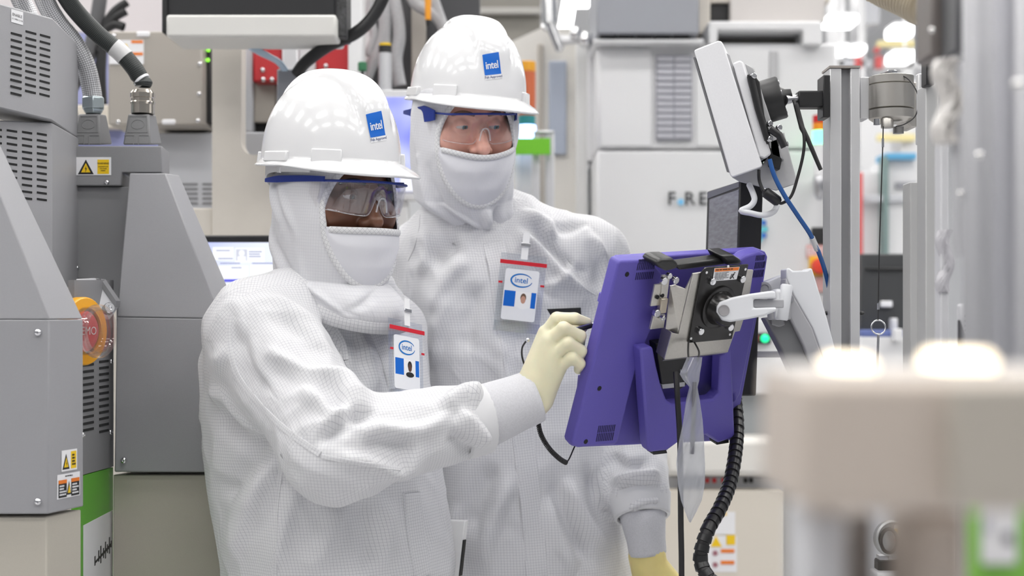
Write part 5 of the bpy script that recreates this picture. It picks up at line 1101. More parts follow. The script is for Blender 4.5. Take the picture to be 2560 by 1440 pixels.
# ------------------------------------------------------------------ badge in a clear pouch
def make_badge(label, pl, w, h, hair, skin, shirt, clip):
    """pl: plane at the middle of the card"""
    o = thing('id_badge', pl.at(0, 0), label, 'badge', 'clip-on identity badges')
    POUCH = clear_mat('pouch_film', (0.92,0.935,0.955), 0.07, 0.15); CARD = mat('badge_card', (0.82,0.83,0.86), 0.3, coat=0.3)
    def rect(x0, x1, z0, z1, l0, l1, name, m, par, bev=0.0):
        pts = [pl.at(x0, z0, l1), pl.at(x1, z0, l1), pl.at(x1, z1, l1), pl.at(x0, z1, l1)]
        return MB().prism(pts, pl.n*(l0-l1)).build(name, m, par, bevel=bev)
    ps = rect(-w*0.68, w*0.68, -h*0.73, h*0.80, -0.0012, -0.0006, 'pouch_back', POUCH, o)
    rect(-w*0.68, w*0.68, -h*0.73, -h*0.53, 0.0026, 0.0030, 'pouch_front', POUCH, o)
    rect(-w*0.69, w*0.69, h*0.585, h*0.66, 0.0030, 0.0042, 'zip_strip', RED_PR, o)
    for s in (-1, 1): rect(s*w*0.62-w*0.06, s*w*0.62+w*0.06, h*0.20, h*0.24, 0.0030, 0.0036, 'red_tab', RED_PR, o)
    card = MB(); r = w*0.07; pts = []
    for cx_, cz_, a0 in ((w/2-r, h/2-r, 0), (-w/2+r, h/2-r, 90), (-w/2+r, -h/2+r, 180), (w/2-r, -h/2+r, 270)):
        for k in range(5): a = math.radians(a0+k*22.5); pts.append(pl.at(cx_+r*math.cos(a), cz_+r*math.sin(a), 0.002))
    cd = card.prism(pts, pl.n*-0.0016).build('card', CARD, o)
    # ring and lettering of the logo
    ring = MB(); k = 48; vs = []; a0 = math.radians(25)
    for i in range(k+1):
        a = a0+math.radians(325)*i/k; t = w*0.020*(0.45+0.85*math.sin(math.pi*i/k)); c, s_ = math.cos(a), math.sin(a)
        for q in (t, -t): vs.append(pl.at((w*0.31+q)*c, h*0.285+(h*0.125+q)*s_, 0.0023))
    ring.add(vs, [(2*i, 2*i+1, 2*i+3, 2*i+2) for i in range(k)]).build('logo_ring', LOGO_TXT, cd)
    lettering('intel', pl.at(-w*0.01, h*0.285), pl.x, pl.z, h*0.11, LOGO_TXT, cd, 'logo_lettering', lift=0.0024, bold=0.01)
    rect(-w*0.47, -w*0.14, -h*0.235, h*0.07, 0.002, 0.0022, 'blue_block', LOGO_BLUE, cd); rect(w*0.33, w*0.47, -h*0.235, h*0.07, 0.002, 0.0022, 'blue_block', LOGO_BLUE, cd)
    rect(-w*0.13, w*0.32, -h*0.235, h*0.07, 0.002, 0.00215, 'photo_ground', WHITE_PL, cd)
    def oval(cx_, cz_, rx, rz, l, m, name):
        pts = [pl.at(cx_+rx*math.cos(a), cz_+rz*math.sin(a), l) for a in np.linspace(0, 2*math.pi, 20, endpoint=False)]
        return MB().prism(pts, pl.n*-0.0001).build(name, m, cd)
    oval(w*0.10, -h*0.215, w*0.16, h*0.05, 0.0023, shirt, 'photo_shirt'); oval(w*0.10, -h*0.045, w*0.085, h*0.085, 0.0024, hair, 'photo_hair'); oval(w*0.10, -h*0.085, w*0.072, h*0.075, 0.0026, skin, 'photo_face')
    # strap clip above
    if clip:
        rect(-w*0.10, w*0.10, h*0.70, h*1.22, 0.003, 0.0045, 'strap', WHITE_PL, o)
        rect(-w*0.14, w*0.14, h*0.95, h*1.02, 0.0045, 0.007, 'snap', mat('chrome', (0.7,0.7,0.72), 0.15, 1.0), o, 0.0006)
    return o
# ------------------------------------------------------------------ the worker in front, reaching to the tablet
def R3(v): return np.array(v, float)
yawL = math.radians(48); fL = (math.sin(yawL), -math.cos(yawL))
pL = thing('person', (P(830,1200,2.56).x, 2.56, 0.0), 'worker in white cleanroom suit and face mask reaching with a pen to the purple tablet', 'person')
MhL = head_matrix(P(838,488,2.50), 43, 5, 0)
make_body(pL, MhL, SKIN_D, BROW_D, IRIS_D, P(838,745,2.55), gaze=(0.05,-1,-0.25))
colL = (P(848,748,2.51), R3((math.cos(yawL), math.sin(yawL), 0)), R3((fL[0]*0.94, fL[1]*0.94, -0.34)), 0.106, 0.128, 0.122)
make_hood(pL, MhL, dict(a=1.0, f=1.0, b=1.0, mt=-0.061, dip=-0.002, bulge=0.004, bf2=4.0), colL,
          [(-150,20,-100,60,0.012,0.006),(-115,30,-75,62,0.010,0.005),(-160,50,-80,95,0.014,0.004),(-120,62,-60,100,0.012,-0.004),(-75,70,-35,128,0.012,0.005),(-130,72,-95,130,0.014,0.004),(10,90,-30,120,0.012,-0.005),(150,40,110,100,0.014,0.007)])
make_hat('white hard hat on the worker reaching to the tablet, brim toward the other worker', head_matrix(P(828,405,2.50), 48, 4.5, -1.5))
make_glasses('clear safety glasses with blue temples worn by the worker with the pen', MhL, LENS_D, yf=-0.137)
def tz(px, z, Y, a, bf, bb): return (z, (px-1280)*Y/F, Y, a, bf, bb)
torL = [tz(838,1.455,2.545,0.105,0.085,0.09), tz(812,1.425,2.555,0.150,0.105,0.105), tz(792,1.385,2.565,0.190,0.130,0.130), tz(786,1.30,2.57,0.212,0.165,0.160), tz(796,1.20,2.57,0.214,0.185,0.176),
        tz(822,1.05,2.57,0.212,0.186,0.176), tz(850,0.92,2.57,0.214,0.186,0.176), tz(850,0.78,2.57,0.20,0.175,0.165)]
shR = P(648,822,2.41); elR = P(842,1120,2.245); wrR = P(1225,1042,2.335)
shF = P(955,835,2.73); elF = P(985,1120,2.76); wrF = P(1050,1330,2.69)
hipx = P(850,1440,2.57).x
legs = [((hipx-0.07,2.50,0.80), (hipx-0.09,2.49,0.10), 0.125, 0.10, 0.03), ((hipx+0.08,2.64,0.80), (hipx+0.10,2.65,0.10), 0.125, 0.10, 0.03)]
mid = lambda a, b, t: R3(a)*(1-t)+R3(b)*t
limbsL = [(R3(shR), R3(elR), 0.088, 0.082, 0.055), (R3(elR), mid(elR, wrR, 0.79), 0.080, 0.061, 0.03), (mid(P(820,760,2.56), shR, 0.15), R3(shR), 0.075, 0.058, 0.05),
          (R3(shF), R3(elF), 0.085, 0.075, 0.04), (R3(elF), R3(wrF), 0.07, 0.052, 0.03)]+legs
foldsL = [([(652,866),(760,931),(846,952),(944,1012)],0.014,0.013), ([(640,905),(730,925),(838,985),(803,1072)],0.016,-0.011), ([(744,963),(846,1033),(890,1017)],0.011,0.010),
          ([(798,1131),(814,1088),(879,1039),(955,1028)],0.011,-0.014), ([(879,1061),(960,1071),(1052,1071),(1139,1028)],0.012,0.011), ([(803,1139),(906,1147),(1009,1172),(1052,1088)],0.012,0.009),
          ([(900,1100),(985,1110),(1040,1105)],0.012,-0.008), ([(1139,1028),(1180,1060),(1225,1110)],0.012,0.012), ([(1090,1020),(1150,990),(1215,985)],0.012,0.012), ([(1110,1085),(1150,1105),(1200,1160)],0.014,-0.010),
          ([(662,730),(760,801),(857,887)],0.014,0.008), ([(800,790),(850,860),(880,930)],0.009,-0.009), ([(700,760),(740,830),(830,900)],0.012,-0.007), ([(600,800),(610,900),(680,1000)],0.013,-0.007),
          ([(706,1136),(635,1255),(597,1364),(570,1434)],0.016,0.010), ([(680,1120),(600,1200),(560,1260)],0.018,-0.010), ([(760,1180),(720,1300),(690,1440)],0.016,0.008), ([(860,1230),(830,1340),(770,1440)],0.018,0.009),
          ([(900,1230),(920,1330),(905,1440)],0.016,-0.008), ([(980,1240),(975,1330),(950,1440)],0.013,0.007), ([(530,960),(600,1010),(660,1090)],0.016,0.009), ([(540,1010),(620,1090),(690,1130)],0.015,-0.009),
          ([(905,830),(925,900),(950,990)],0.012,0.006), ([(870,800),(900,880),(905,960)],0.012,-0.006), ([(560,860),(545,930),(560,1010)],0.014,0.008)]
suL = make_suit(pL, torL, fL, limbsL, foldsL, (-0.68,2.10,0.05), (0.06,2.90,1.52), 3)
seam(suL, [(930,808),(958,880),(980,945),(988,972)], 0.030, 0.0016, 'front_placket', SUIT, pL)
seam(suL, [(1030,1232),(1040,1330),(1058,1440)], 0.040, 0.0018, 'front_placket', SUIT, pL)
seam(suL, [(1008,1232),(1018,1330),(1036,1440)], 0.004, 0.0016, 'placket_edge', SUIT, pL)
seam(suL, [(575,790),(572,850),(590,930),(640,1000),(715,1075),(800,1135)], 0.010, 0.0012, 'sleeve_seam', SUIT, pL)
seam(suL, [(803,1141),(900,1158),(1000,1172)], 0.007, 0.0012, 'sleeve_seam', SUIT, pL)
seam(suL, [(815,795),(855,850),(865,900)], 0.009, 0.0013, 'sleeve_seam', SUIT, pL)
seam(suL, [(705,1140),(692,1270),(686,1440)], 0.008, 0.0012, 'side_seam', SUIT, pL)
for i, (x, y) in enumerate(((hipx-0.09,2.47), (hipx+0.10,2.63))):
    g = Field((x-0.1,y-0.22,-0.01), (x+0.25,y+0.12,0.16), 0.009); g.limb((x,y,0.09), (x,y,0.05), 0.07, 0.055, 0.02).limb((x,y,0.05), (x+0.13,y-0.10,0.045), 0.05, 0.044, 0.03); g.d = np.maximum(g.d, -g._grid((slice(None),)*3)[2].astype(np.float32)+0.002)
    link('boot', np_mesh('boot', *g.mesh()), SUIT, pL)
# reaching hand in a cream glove
cuff(mid(elR, wrR, 0.90), P(1338,990,2.345), 0.053, 0.0445, 'sleeve_cuff', pL)
cuff(mid(elR, wrR, 0.80), mid(elR, wrR, 0.975), 0.0605, 0.0575, 'sleeve_hem', pL, mat('hem_cloth', (0.68,0.68,0.695), 0.7))
g3 = lambda px, py, Y: R3(P(px, py, Y))
wr = g3(1322,1000,2.345); base = g3(1345,955,2.345)
kn = [g3(1366,834,2.335), g3(1374,853,2.322), g3(1384,886,2.322), g3(1395,920,2.330)]
palm = [(wr, kn[0], 0.030, 0.0150), (wr, kn[1], 0.031, 0.0155), (g3(1335,990,2.342), kn[2], 0.031, 0.0150), (g3(1345,985,2.345), kn[3], 0.029, 0.0145), (g3(1302,1022,2.342), wr, 0.028, 0.031),
        (base, g3(1375,885,2.352), 0.026, 0.020)]
fing = [[(kn[0],0.0125),(g3(1392,797,2.325),0.0112),(g3(1437,797,2.330),0.0102),(g3(1468,806,2.338),0.0082)],
        [(kn[1],0.0122),(g3(1409,820,2.308),0.0108),(g3(1451,840,2.322),0.0097),(g3(1449,863,2.345),0.0086)],
        [(kn[2],0.0120),(g3(1419,858,2.308),0.0106),(g3(1453,877,2.322),0.0096),(g3(1450,897,2.345),0.0085)],
        [(kn[3],0.0112),(g3(1428,894,2.313),0.0100),(g3(1450,909,2.325),0.0090),(g3(1446,924,2.345),0.0078)],
        [(g3(1350,925,2.372),0.0165),(g3(1385,868,2.392),0.0135),(g3(1425,835,2.378),0.0115),(g3(1456,818,2.352),0.0095)]]
v, q = hand_field(palm, fing)
link('glove', np_mesh('glove', v, q), GLOVE_CREAM, pL)
# the hand on the far side, hanging by the pocket
cuff(wrF, R3(wrF)+np.array((0.010,-0.010,-0.05)), 0.046, 0.042, 'sleeve_cuff', pL)
def hang_hand(w, side, fwd, sx, m, parent, name='glove', spread=1.0):
    """relaxed hand hanging from wrist w; fwd = direction the fingers point, side = direction of the thumb"""
    w = R3(w); d = R3(fwd)/np.linalg.norm(fwd); s = R3(side); s = s-d*(s@d); s /= np.linalg.norm(s); n_ = np.cross(d, s)*sx
    pt = lambda a, b, c: w+d*a+s*b+n_*c
    palm = [(pt(-0.04,0,0), pt(0.02,0,0), 0.035, 0.030)]; fing = []
    for i, (b, l) in enumerate(((0.027,0.074),(0.009,0.082),(-0.010,0.076),(-0.027,0.060))):
        k = pt(0.095-0.004*abs(i-1), b, 0.0); palm.append((pt(0.0, b*0.6, 0), k, 0.024, 0.013))
        fing.append([(k,0.0118),(pt(0.095+l*0.45, b*1.12*spread, 0.010),0.0108),(pt(0.095+l*0.78, b*1.12*spread, 0.026),0.0098),(pt(0.095+l*0.98, b*1.1*spread, 0.040),0.0082)])
    fing.append([(pt(0.02,0.022,0.006),0.019),(pt(0.055,0.045,0.018),0.0150),(pt(0.085,0.052,0.028),0.0125),(pt(0.105,0.050,0.036),0.0100)])
    v, q = hand_field(palm, fing, 0.0028); return link(name, np_mesh(name, v, q), m, parent)
hang_hand(R3(wrF)+np.array((0.012,-0.012,-0.055)), (0.5,-0.8,0), (0.08,-0.05,-1), 1, GLOVE_CREAM, pL)

# the pen
pa = P(1446,823,2.322); pb = P(1512,805,2.350); ax = (pb-pa).normalized()
pen = thing('stylus_pen', (pa+pb)/2, 'slim black pen held in the cream-gloved hand against the tablet', 'pen')
MB().lathe(pa-ax*0.03, ax, [(0,0.003),(0.002,0.0042),(0.055,0.0042),(0.058,0.0038)], 14).build('barrel', BLACK_PL, pen, smooth=40)
MB().lathe(pa+ax*0.028, ax, [(0,0.0040),(0.004,0.0042),(0.018,0.0030),(0.026,0.0012)], 14).build('tip', mat('steel', (0.55,0.55,0.57), 0.3, 1.0), pen, smooth=40)
MB().prism([pa-ax*0.026+Vector((0,-0.0052,0.0028)), pa+ax*0.022+Vector((0,-0.0052,0.0028)), pa+ax*0.022+Vector((0,-0.0052,0.0046)), pa-ax*0.026+Vector((0,-0.0052,0.0046))], (0,0.001,0)).build('clip', mat('steel'), pen)

# ------------------------------------------------------------------ the taller worker behind, looking at the tablet
yawR = math.radians(15); fR = (math.sin(yawR), -math.cos(yawR))
pR = thing('person', (P(1295,1200,2.92).x, 2.92, 0.0), 'smiling worker in white cleanroom suit standing behind, looking down toward the purple tablet', 'person')
MhR = head_matrix(P(1156,304,2.82), 22, 12, -3)
make_body(pR, MhR, SKIN_P, BROW_P, IRIS, P(1195,545,2.9), smile=True, gaze=(0.32,-1,-0.30))
colR = (P(1196,548,2.88), R3((math.cos(yawR), math.sin(yawR), 0)), R3((fR[0]*0.90, fR[1]*0.90, -0.43)), 0.086, 0.080, 0.088)
make_hood(pR, MhR, dict(a=1.03, f=0.97, b=1.0, mt=-0.047, dip=0.012, bulge=0.002), colR,
          [(-75,60,-40,120,0.011,0.010),(-55,66,-15,124,0.010,-0.008),(-45,84,-5,126,0.008,0.010),(10,92,0,126,0.009,0.010),(25,88,10,126,0.008,-0.008),(60,70,30,122,0.010,0.007),(-100,20,-80,60,0.012,0.006),(80,20,75,60,0.014,0.010),(95,50,70,100,0.012,-0.006)])
make_hat('white hard hat on the taller smiling worker, brim toward the camera', head_matrix(P(1169,246,2.83), 26, 7.5, 1.5))
make_glasses('clear wraparound safety glasses worn by the smiling worker', MhR, LENS, yf=-0.128, long_arm=False)
torR = [tz(1198,1.612,2.89,0.098,0.078,0.085), tz(1218,1.585,2.90,0.145,0.095,0.095), tz(1248,1.54,2.91,0.190,0.112,0.115), tz(1272,1.45,2.92,0.210,0.145,0.14), tz(1290,1.30,2.92,0.206,0.160,0.15),
        tz(1302,1.10,2.92,0.200,0.160,0.15), tz(1318,0.88,2.92,0.212,0.165,0.16), tz(1318,0.78,2.92,0.20,0.16,0.155)]
hx = P(1318,1440,2.92).x
sl = P(1462,655,2.90); el = P(1560,985,2.96); wl = P(1604,1278,2.80)
sr = P(1060,655,2.98); er = P(1020,1000,3.04); wr2 = P(1040,1300,2.95)
limbsR = [(R3(sl), R3(el), 0.090, 0.076, 0.05), (R3(el), mid(el, wl, 0.85), 0.074, 0.062, 0.03), (R3(P(1250,560,2.91)), R3(sl), 0.07, 0.058, 0.05), (R3(sr), R3(er), 0.088, 0.075, 0.05), (R3(er), R3(wr2), 0.072, 0.055, 0.03),
          (R3(P(1200,570,2.92)), R3(sr), 0.07, 0.058, 0.05), ((hx-0.10,2.92,0.80), (hx-0.12,2.93,0.10), 0.125, 0.10, 0.03), ((hx+0.10,2.93,0.80), (hx+0.12,2.94,0.10), 0.125, 0.10, 0.03)]
foldsR = [([(1292,527),(1368,561),(1393,607)],0.012,0.011), ([(1279,564),(1362,631),(1417,692),(1490,735)],0.011,0.012), ([(1368,576),(1460,558),(1500,620)],0.011,-0.010), ([(1300,600),(1345,680),(1375,760)],0.012,-0.009), ([(1345,720),(1400,700),(1450,640)],0.010,0.008),
          ([(1320,545),(1400,640),(1480,690)],0.010,-0.010), ([(1470,590),(1500,650),(1505,740)],0.012,-0.010), ([(1450,540),(1490,600),(1520,660)],0.010,0.009), ([(1160,607),(1123,631),(1080,670)],0.018,-0.011), ([(1180,640),(1120,700),(1075,790)],0.018,0.008),
          ([(1200,700),(1180,800),(1165,900)],0.020,-0.009), ([(1130,720),(1100,830),(1085,930)],0.018,0.008), ([(1060,560),(1070,640),(1040,700)],0.012,0.008), ([(1302,1166),(1264,1232),(1227,1327),(1203,1440)],0.018,0.012), ([(1250,1150),(1210,1250),(1180,1350)],0.018,-0.010),
          ([(1415,1185),(1453,1279),(1519,1374)],0.016,0.012), ([(1370,1230),(1400,1330),(1450,1440)],0.018,0.010), ([(1470,1150),(1500,1260),(1545,1330)],0.015,-0.010), ([(1390,1180),(1420,1300),(1480,1430)],0.016,-0.010), ([(1150,1250),(1130,1340),(1140,1440)],0.016,0.009),
          ([(1518,1135),(1570,1160),(1630,1150)],0.012,-0.013), ([(1530,1205),(1600,1190),(1655,1190)],0.011,0.016), ([(1545,1240),(1600,1225),(1650,1235)],0.010,-0.012), ([(1560,1270),(1620,1245),(1655,1262)],0.009,0.010), ([(1330,900),(1340,1000),(1350,1100)],0.014,-0.006), ([(1245,820),(1265,930),(1290,1050)],0.016,0.007)]
suR = make_suit(pR, torR, fR, limbsR, foldsR, (-0.36,2.62,0.05), (0.40,3.22,1.66), 11)
seam(suR, [(1234,606),(1250,680),(1262,780),(1280,900),(1296,1000),(1310,1120),(1330,1280),(1342,1440)], 0.044, 0.0018, 'front_placket', SUIT, pR)
seam(suR, [(1219,608),(1231,680),(1243,780),(1260,900),(1276,1000),(1288,1120),(1307,1280),(1319,1440)], 0.004, 0.0018, 'placket_edge', SUIT, pR)
seam(suR, [(1385,600),(1420,660),(1455,710),(1492,735)], 0.009, 0.0013, 'sleeve_seam', SUIT, pR)
seam(suR, [(1048,540),(1040,600),(1020,650)], 0.009, 0.0013, 'sleeve_seam', SUIT, pR)
for i, (x, y) in enumerate(((hx-0.12,2.93), (hx+0.12,2.94))):
    g = Field((x-0.12,y-0.26,-0.01), (x+0.20,y+0.12,0.16), 0.009); g.limb((x,y,0.09), (x,y,0.05), 0.07, 0.055, 0.02).limb((x,y,0.05), (x+0.05,y-0.17,0.045), 0.05, 0.044, 0.03); g.d = np.maximum(g.d, -g._grid((slice(None),)*3)[2].astype(np.float32)+0.002)
    link('boot', np_mesh('boot', *g.mesh()), SUIT, pR)
cuff(mid(el, wl, 0.87), R3(wl)+np.array((0.001,0,-0.012)), 0.0625, 0.056, 'sleeve_hem', pR, mat('hem_cloth'))
cuff(R3(wl)+np.array((0,0,0.008)), P(1620,1385,2.80), 0.047, 0.037, 'sleeve_cuff', pR)
hang_hand(P(1618,1392,2.80), (0.75,-0.65,0), (0.16,-0.05,-1), -1, GLOVE_YEL, pR)
cuff(R3(wr2)+np.array((0,0,0.01)), R3(wr2)+np.array((0,0,-0.07)), 0.048, 0.038, 'sleeve_cuff', pR)
hang_hand(R3(wr2)+np.array((0,0,-0.08)), (-0.2,-0.95,0), (0,0,-1), 1, GLOVE_YEL, pR)
# collar bands
def collar_band(person, col, k0, k1, hh, name='collar'):
    c, sv, fv, a, bf, bb = col; c = R3(c); up = np.cross(fv, sv); up = up if up[2] > 0 else -up; n = 72; vs = []; uv = []
    for i in range(n):
        az = 2*math.pi*i/n; s_, c_ = math.sin(az), math.cos(az); b = bf if c_ > 0 else bb; r = (abs(s_/a)**2.25+abs(c_/b)**2.25)**(-1/2.25)
        for (dz, kk) in ((-hh*0.9, k1), (hh*0.2, k0), (hh, k0*0.97)): vs.append(tuple(c+sv*s_*(r*kk)+fv*c_*(r*kk)+up*dz)); uv.append((az*a, dz))
    fs = [(i*3+k, i*3+k+1, ((i+1)%n)*3+k+1, ((i+1)%n)*3+k) for i in range(n) for k in range(2)]
    me = bpy.data.meshes.new(name); me.from_pydata(vs, [], fs); u = me.uv_layers.new(name='cloth'); u.data.foreach_set('uv', np.array([uv[i] for f_ in fs for i in f_], np.float32).ravel()); shade(me, 80)
    o = link(name, me, SUIT, person); sd = o.modifiers.new('cloth', 'SOLIDIFY'); sd.thickness = 0.0022; return o
collar_band(pR, colR, 1.17, 1.24, 0.024)
collar_band(pL, colL, 1.01, 1.06, 0.018)

# ------------------------------------------------------------------ badges, pocket notebook, patch
def on_suit(s, px, py, tiltdeg, lift, lean=0.0):
    p, n = cast(s, px, py); n = Vector((n.x, n.y, n.z*0.35)).normalized(); z = Vector((0,0,1)); x = n.cross(z)*-1
    x = z.cross(n); x.normalize(); a = math.radians(tiltdeg); z2 = (z*math.cos(a)+x*math.sin(a)); x2 = x*math.cos(a)-z*math.sin(a)
    return p+n*lift, x2, z2
HAIR_B = mat('photo_brown', (0.14,0.08,0.05), 0.6); HAIR_K = mat('photo_black', (0.01,0.01,0.01), 0.6)
o_, x_, z_ = on_suit(suR, 1300, 738, -7, 0.016)
plb = Plane(P(1300,738,(o_.y-0.006)), Vector((1,0.10,-0.11)), Vector((0.11,0.02,1)))
make_badge('identity badge in red-zip pouch on the taller worker\'s chest', plb, 0.066, 0.099, HAIR_B, mat('photo_skin_pale', (0.55,0.3,0.22), 0.6), WHITE_PL, True)
o_, x_, z_ = on_suit(suL, 1012, 912, 0, 0.02)
plb = Plane(P(1016,908,2.405), Vector((0.66,0.75,-0.16)), Vector((-0.24,0.0,1)))
make_badge('identity badge in red-zip pouch hanging on the reaching worker\'s chest', plb, 0.060, 0.092, HAIR_K, mat('photo_skin_dark', (0.09,0.04,0.025), 0.6), HAIR_K, True)
pp, nn = cast(suR, 1410, 785)
pt = Plane(pp+Vector((0,-0.004,0)), Vector((1,0.12,0.02)), Vector((0,0,1)))
patch = MB().prism([pt.hit(1360,773), pt.hit(1452,769), pt.hit(1454,800), pt.hit(1362,802)], (0,0.006,0)).build('name_patch', mat('black_velcro', (0.02,0.02,0.022), 0.9, bump=0.8, bscale=1500), pR)
nb = thing('notebook', P(1135,1440,2.60), 'slim white notebook held upright between the two workers', 'notebook')
qd = [P(1112,1300,2.62), P(1162,1302,2.585), P(1140,1500,2.565), P(1085,1500,2.60)]
MB().prism(qd, (0.006,0.012,0)).build('cover', mat('white_gloss', (0.80,0.80,0.80), 0.3), nb, bevel=0.0015)
MB().prism([P(1157,1350,2.580), P(1160,1350,2.580), P(1150,1440,2.570), P(1147,1440,2.570)], (0.004,0.006,0)).build('slot', BLACK_PL, nb)
# ------------------------------------------------------------------ purple tablet terminal seen from behind
PURP = mat('purple_plastic', (0.108,0.085,0.41), 0.48, noise=0.05, nscale=1200, bump=0.25, bscale=1500)
PURP_D = mat('vent_purple', (0.018,0.014,0.08), 0.6)
SATIN = mat('satin_steel', (0.56,0.54,0.50), 0.36, 0.85, noise=0.04, nscale=300)
GLOSSK = mat('gloss_black_plate', (0.010,0.009,0.009), 0.22)
ARMW = mat('arm_white', (0.70,0.71,0.74), 0.40); ARMG = mat('arm_grey', (0.38,0.38,0.40), 0.42)
aT, pT = math.radians(38), math.radians(21); n0 = Vector((math.sin(aT), -math.cos(aT), 0)); wT = Vector((math.cos(aT), math.sin(aT), 0)); uT = Vector((0,0,1))*math.cos(pT)+n0*math.sin(pT)
rl = math.radians(1.5); wT, uT = wT*math.cos(rl)+uT*math.sin(rl), uT*math.cos(rl)-wT*math.sin(rl)
TP = Plane(P(1670,874,2.42), wT, uT)
tb = thing('tablet_terminal', P(1670,1110,2.44), 'purple tablet terminal seen from behind, held on a white arm', 'tablet')
out_ = [(1544,662),(1548,652),(1556,646),(1900,625),(1914,630),(1920,642),(1909,712),(1838,1090),(1828,1102),(1445,1119),(1434,1116),(1430,1106)]
TP.slab(out_, -0.034, -0.014, 'rear_shell', PURP, tb, bevel=0.003, seg=3)
fsh = [(x-(2 if x < 1600 else 0), y) for x, y in out_]
TP.slab(fsh, -0.050, -0.0345, 'front_bezel', mat('purple_bezel', (0.15,0.12,0.50), 0.42), tb, bevel=0.004, seg=3)
cx, cy = 1670, 874
scr = [(cx+(x-cx)*0.9, cy+(y-cy)*0.9) for x, y in out_]; TP.slab(scr, -0.052, -0.0505, 'screen', mat('screen_dark_glass', (0.02,0.02,0.03), 0.08, emit=(0.5,0.6,0.9), estr=0.35), tb)
for (x, y0, y1) in ((1524,742,766),(1497,866,893),(1470,950,1010)):
    TP.slab([(x-4,y0),(x+22,y0-2),(x+16,y1-2),(x-10,y1)], -0.044, -0.020, 'edge_clip', mat('purple_bezel'), tb, bevel=0.002)
lc = TP.slab([(1546,662),(1552,652),(1622,650),(1656,684),(1632,818),(1596,903),(1546,1104),(1538,1113),(1446,1120),(1434,1114),(1432,1106)], -0.016, 0.010, 'raised_column', PURP, tb, bevel=0.005, seg=3)
rc = TP.slab([(1846,652),(1868,638),(1900,628),(1916,636),(1907,712),(1852,985),(1838,1010),(1836,985),(1800,985),(1806,880),(1874,700)], -0.016, 0.010, 'raised_column', PURP, tb, bevel=0.005, seg=3)
for (par, x0, y0, dx, n, h, sk) in ((lc,1588,700,4.6,10,18,0.0),(lc,1592,676,4.6,10,17,0.0),(lc,1597,660,4.2,9,11,0.0),(lc,1490,1104,4.4,10,20,0.0),(lc,1494,1082,4.4,10,17,0.0),(rc,1882,694,3.8,7,18,0),(rc,1886,672,3.8,7,16,0),(rc,1889,652,3.8,6,13,0)):
    for i in range(n):
        x = x0+dx*i; y = y0-0.35*i
        q = [TP.hit(x,y,0.0106), TP.hit(x+2.0,y,0.0106), TP.hit(x+2.0+h*0.2,y-h,0.0106), TP.hit(x+h*0.2,y-h,0.0106)]
        MB().prism(q, TP.n*-0.002).build('vent_slit', PURP_D, par)
for (x, y) in ((1566,685),(1497,970),(1463,1103)): TP.cyl(x, y, 0.0042, 0.0085, 0.0106, 'screw_hole', DARK, lc)
# kick stand
st_ = TP.slab([(1602,872),(1633,868),(1642,915),(1653,962),(1668,1002),(1682,1010),(1784,998),(1798,984),(1802,888),(1828,870),(1834,985),(1838,1094),(1796,1108),(1766,1088),(1694,1108),(1668,1127),(1626,1132),(1620,1118)], 0.006, 0.030, 'kick_stand', PURP, tb, bevel=0.004, seg=2)
for q in ([(1632,1130),(1666,1126),(1668,1133),(1634,1137)], [(1790,1106),(1822,1100),(1822,1107),(1792,1112)]): TP.slab(q, 0.010, 0.028, 'rubber_foot', BLACK_PL, st_)
TP.slab([(1640,860),(1720,850),(1720,960),(1700,975),(1655,968)], -0.016, 0.004, 'battery_bay', BLACK_PL, tb, bevel=0.002); TP.slab([(1655,962),(1712,956),(1712,966),(1657,972)], 0.0, 0.006, 'bay_label', mat('grey_label', (0.5,0.5,0.52), 0.4), tb)
for q in ([(1702,925),(1716,924),(1716,932),(1702,933)], [(1690,870),(1712,868),(1712,880),(1690,882)]): TP.slab(q, 0.003, 0.006, 'bay_label', mat('grey_label'), tb)
# handle at the top
hd = TP.slab([(1690,662),(1812,646),(1828,652),(1830,660),(1716,674),(1700,676)], 0.012, 0.036, 'handle', mat('soft_black', (0.02,0.02,0.02), 0.35), tb, bevel=0.006, seg=3)
TP.slab([(1641,660),(1654,648),(1684,647),(1697,658),(1695,672),(1668,679),(1650,670)], 0.004, 0.044, 'grip_end', mat('soft_black'), hd, bevel=0.008, seg=3)
TP.slab([(1804,640),(1834,637),(1855,650),(1853,662),(1818,664)], 0.004, 0.044, 'grip_end', mat('soft_black'), hd, bevel=0.008, seg=3)
# steel bracket, hinge and gloss black plate
br = TP.slab([(1733,684),(1759,680),(1868,674),(1884,675),(1876,729),(1859,800),(1850,828),(1838,830),(1820,880),(1662,899),(1680,832),(1697,836),(1731,692)], 0.050, 0.0535, 'bracket_plate', SATIN, tb, bevel=0.001)
f0 = [TP.hit(1733,684,0.052), TP.hit(1697,836,0.052), TP.hit(1664,822,0.030), TP.hit(1680,700,0.030)]
MB().prism([f0[0], f0[1], f0[2], TP.hit(1676,715,0.030), TP.hit(1690,712,0.034), TP.hit(1714,722,0.046)], TP.n*-0.002).build('bracket_fold', SATIN, br)
MB().prism([TP.hit(1662,899,0.0535), TP.hit(1680,832,0.0535), TP.hit(1655,815,0.010), TP.hit(1640,880,0.010)], wT*0.002).build('bracket_fold', SATIN, br)
MB().prism([TP.hit(1662,899,0.0535), TP.hit(1820,880,0.0535), TP.hit(1812,884,0.020), TP.hit(1655,903,0.020)], uT*0.002).build('bracket_fold', SATIN, br)
hg = TP.slab([(1638,712),(1656,710),(1648,764),(1627,766)], 0.030, 0.034, 'hinge_leaf', SATIN, br, bevel=0.0008)
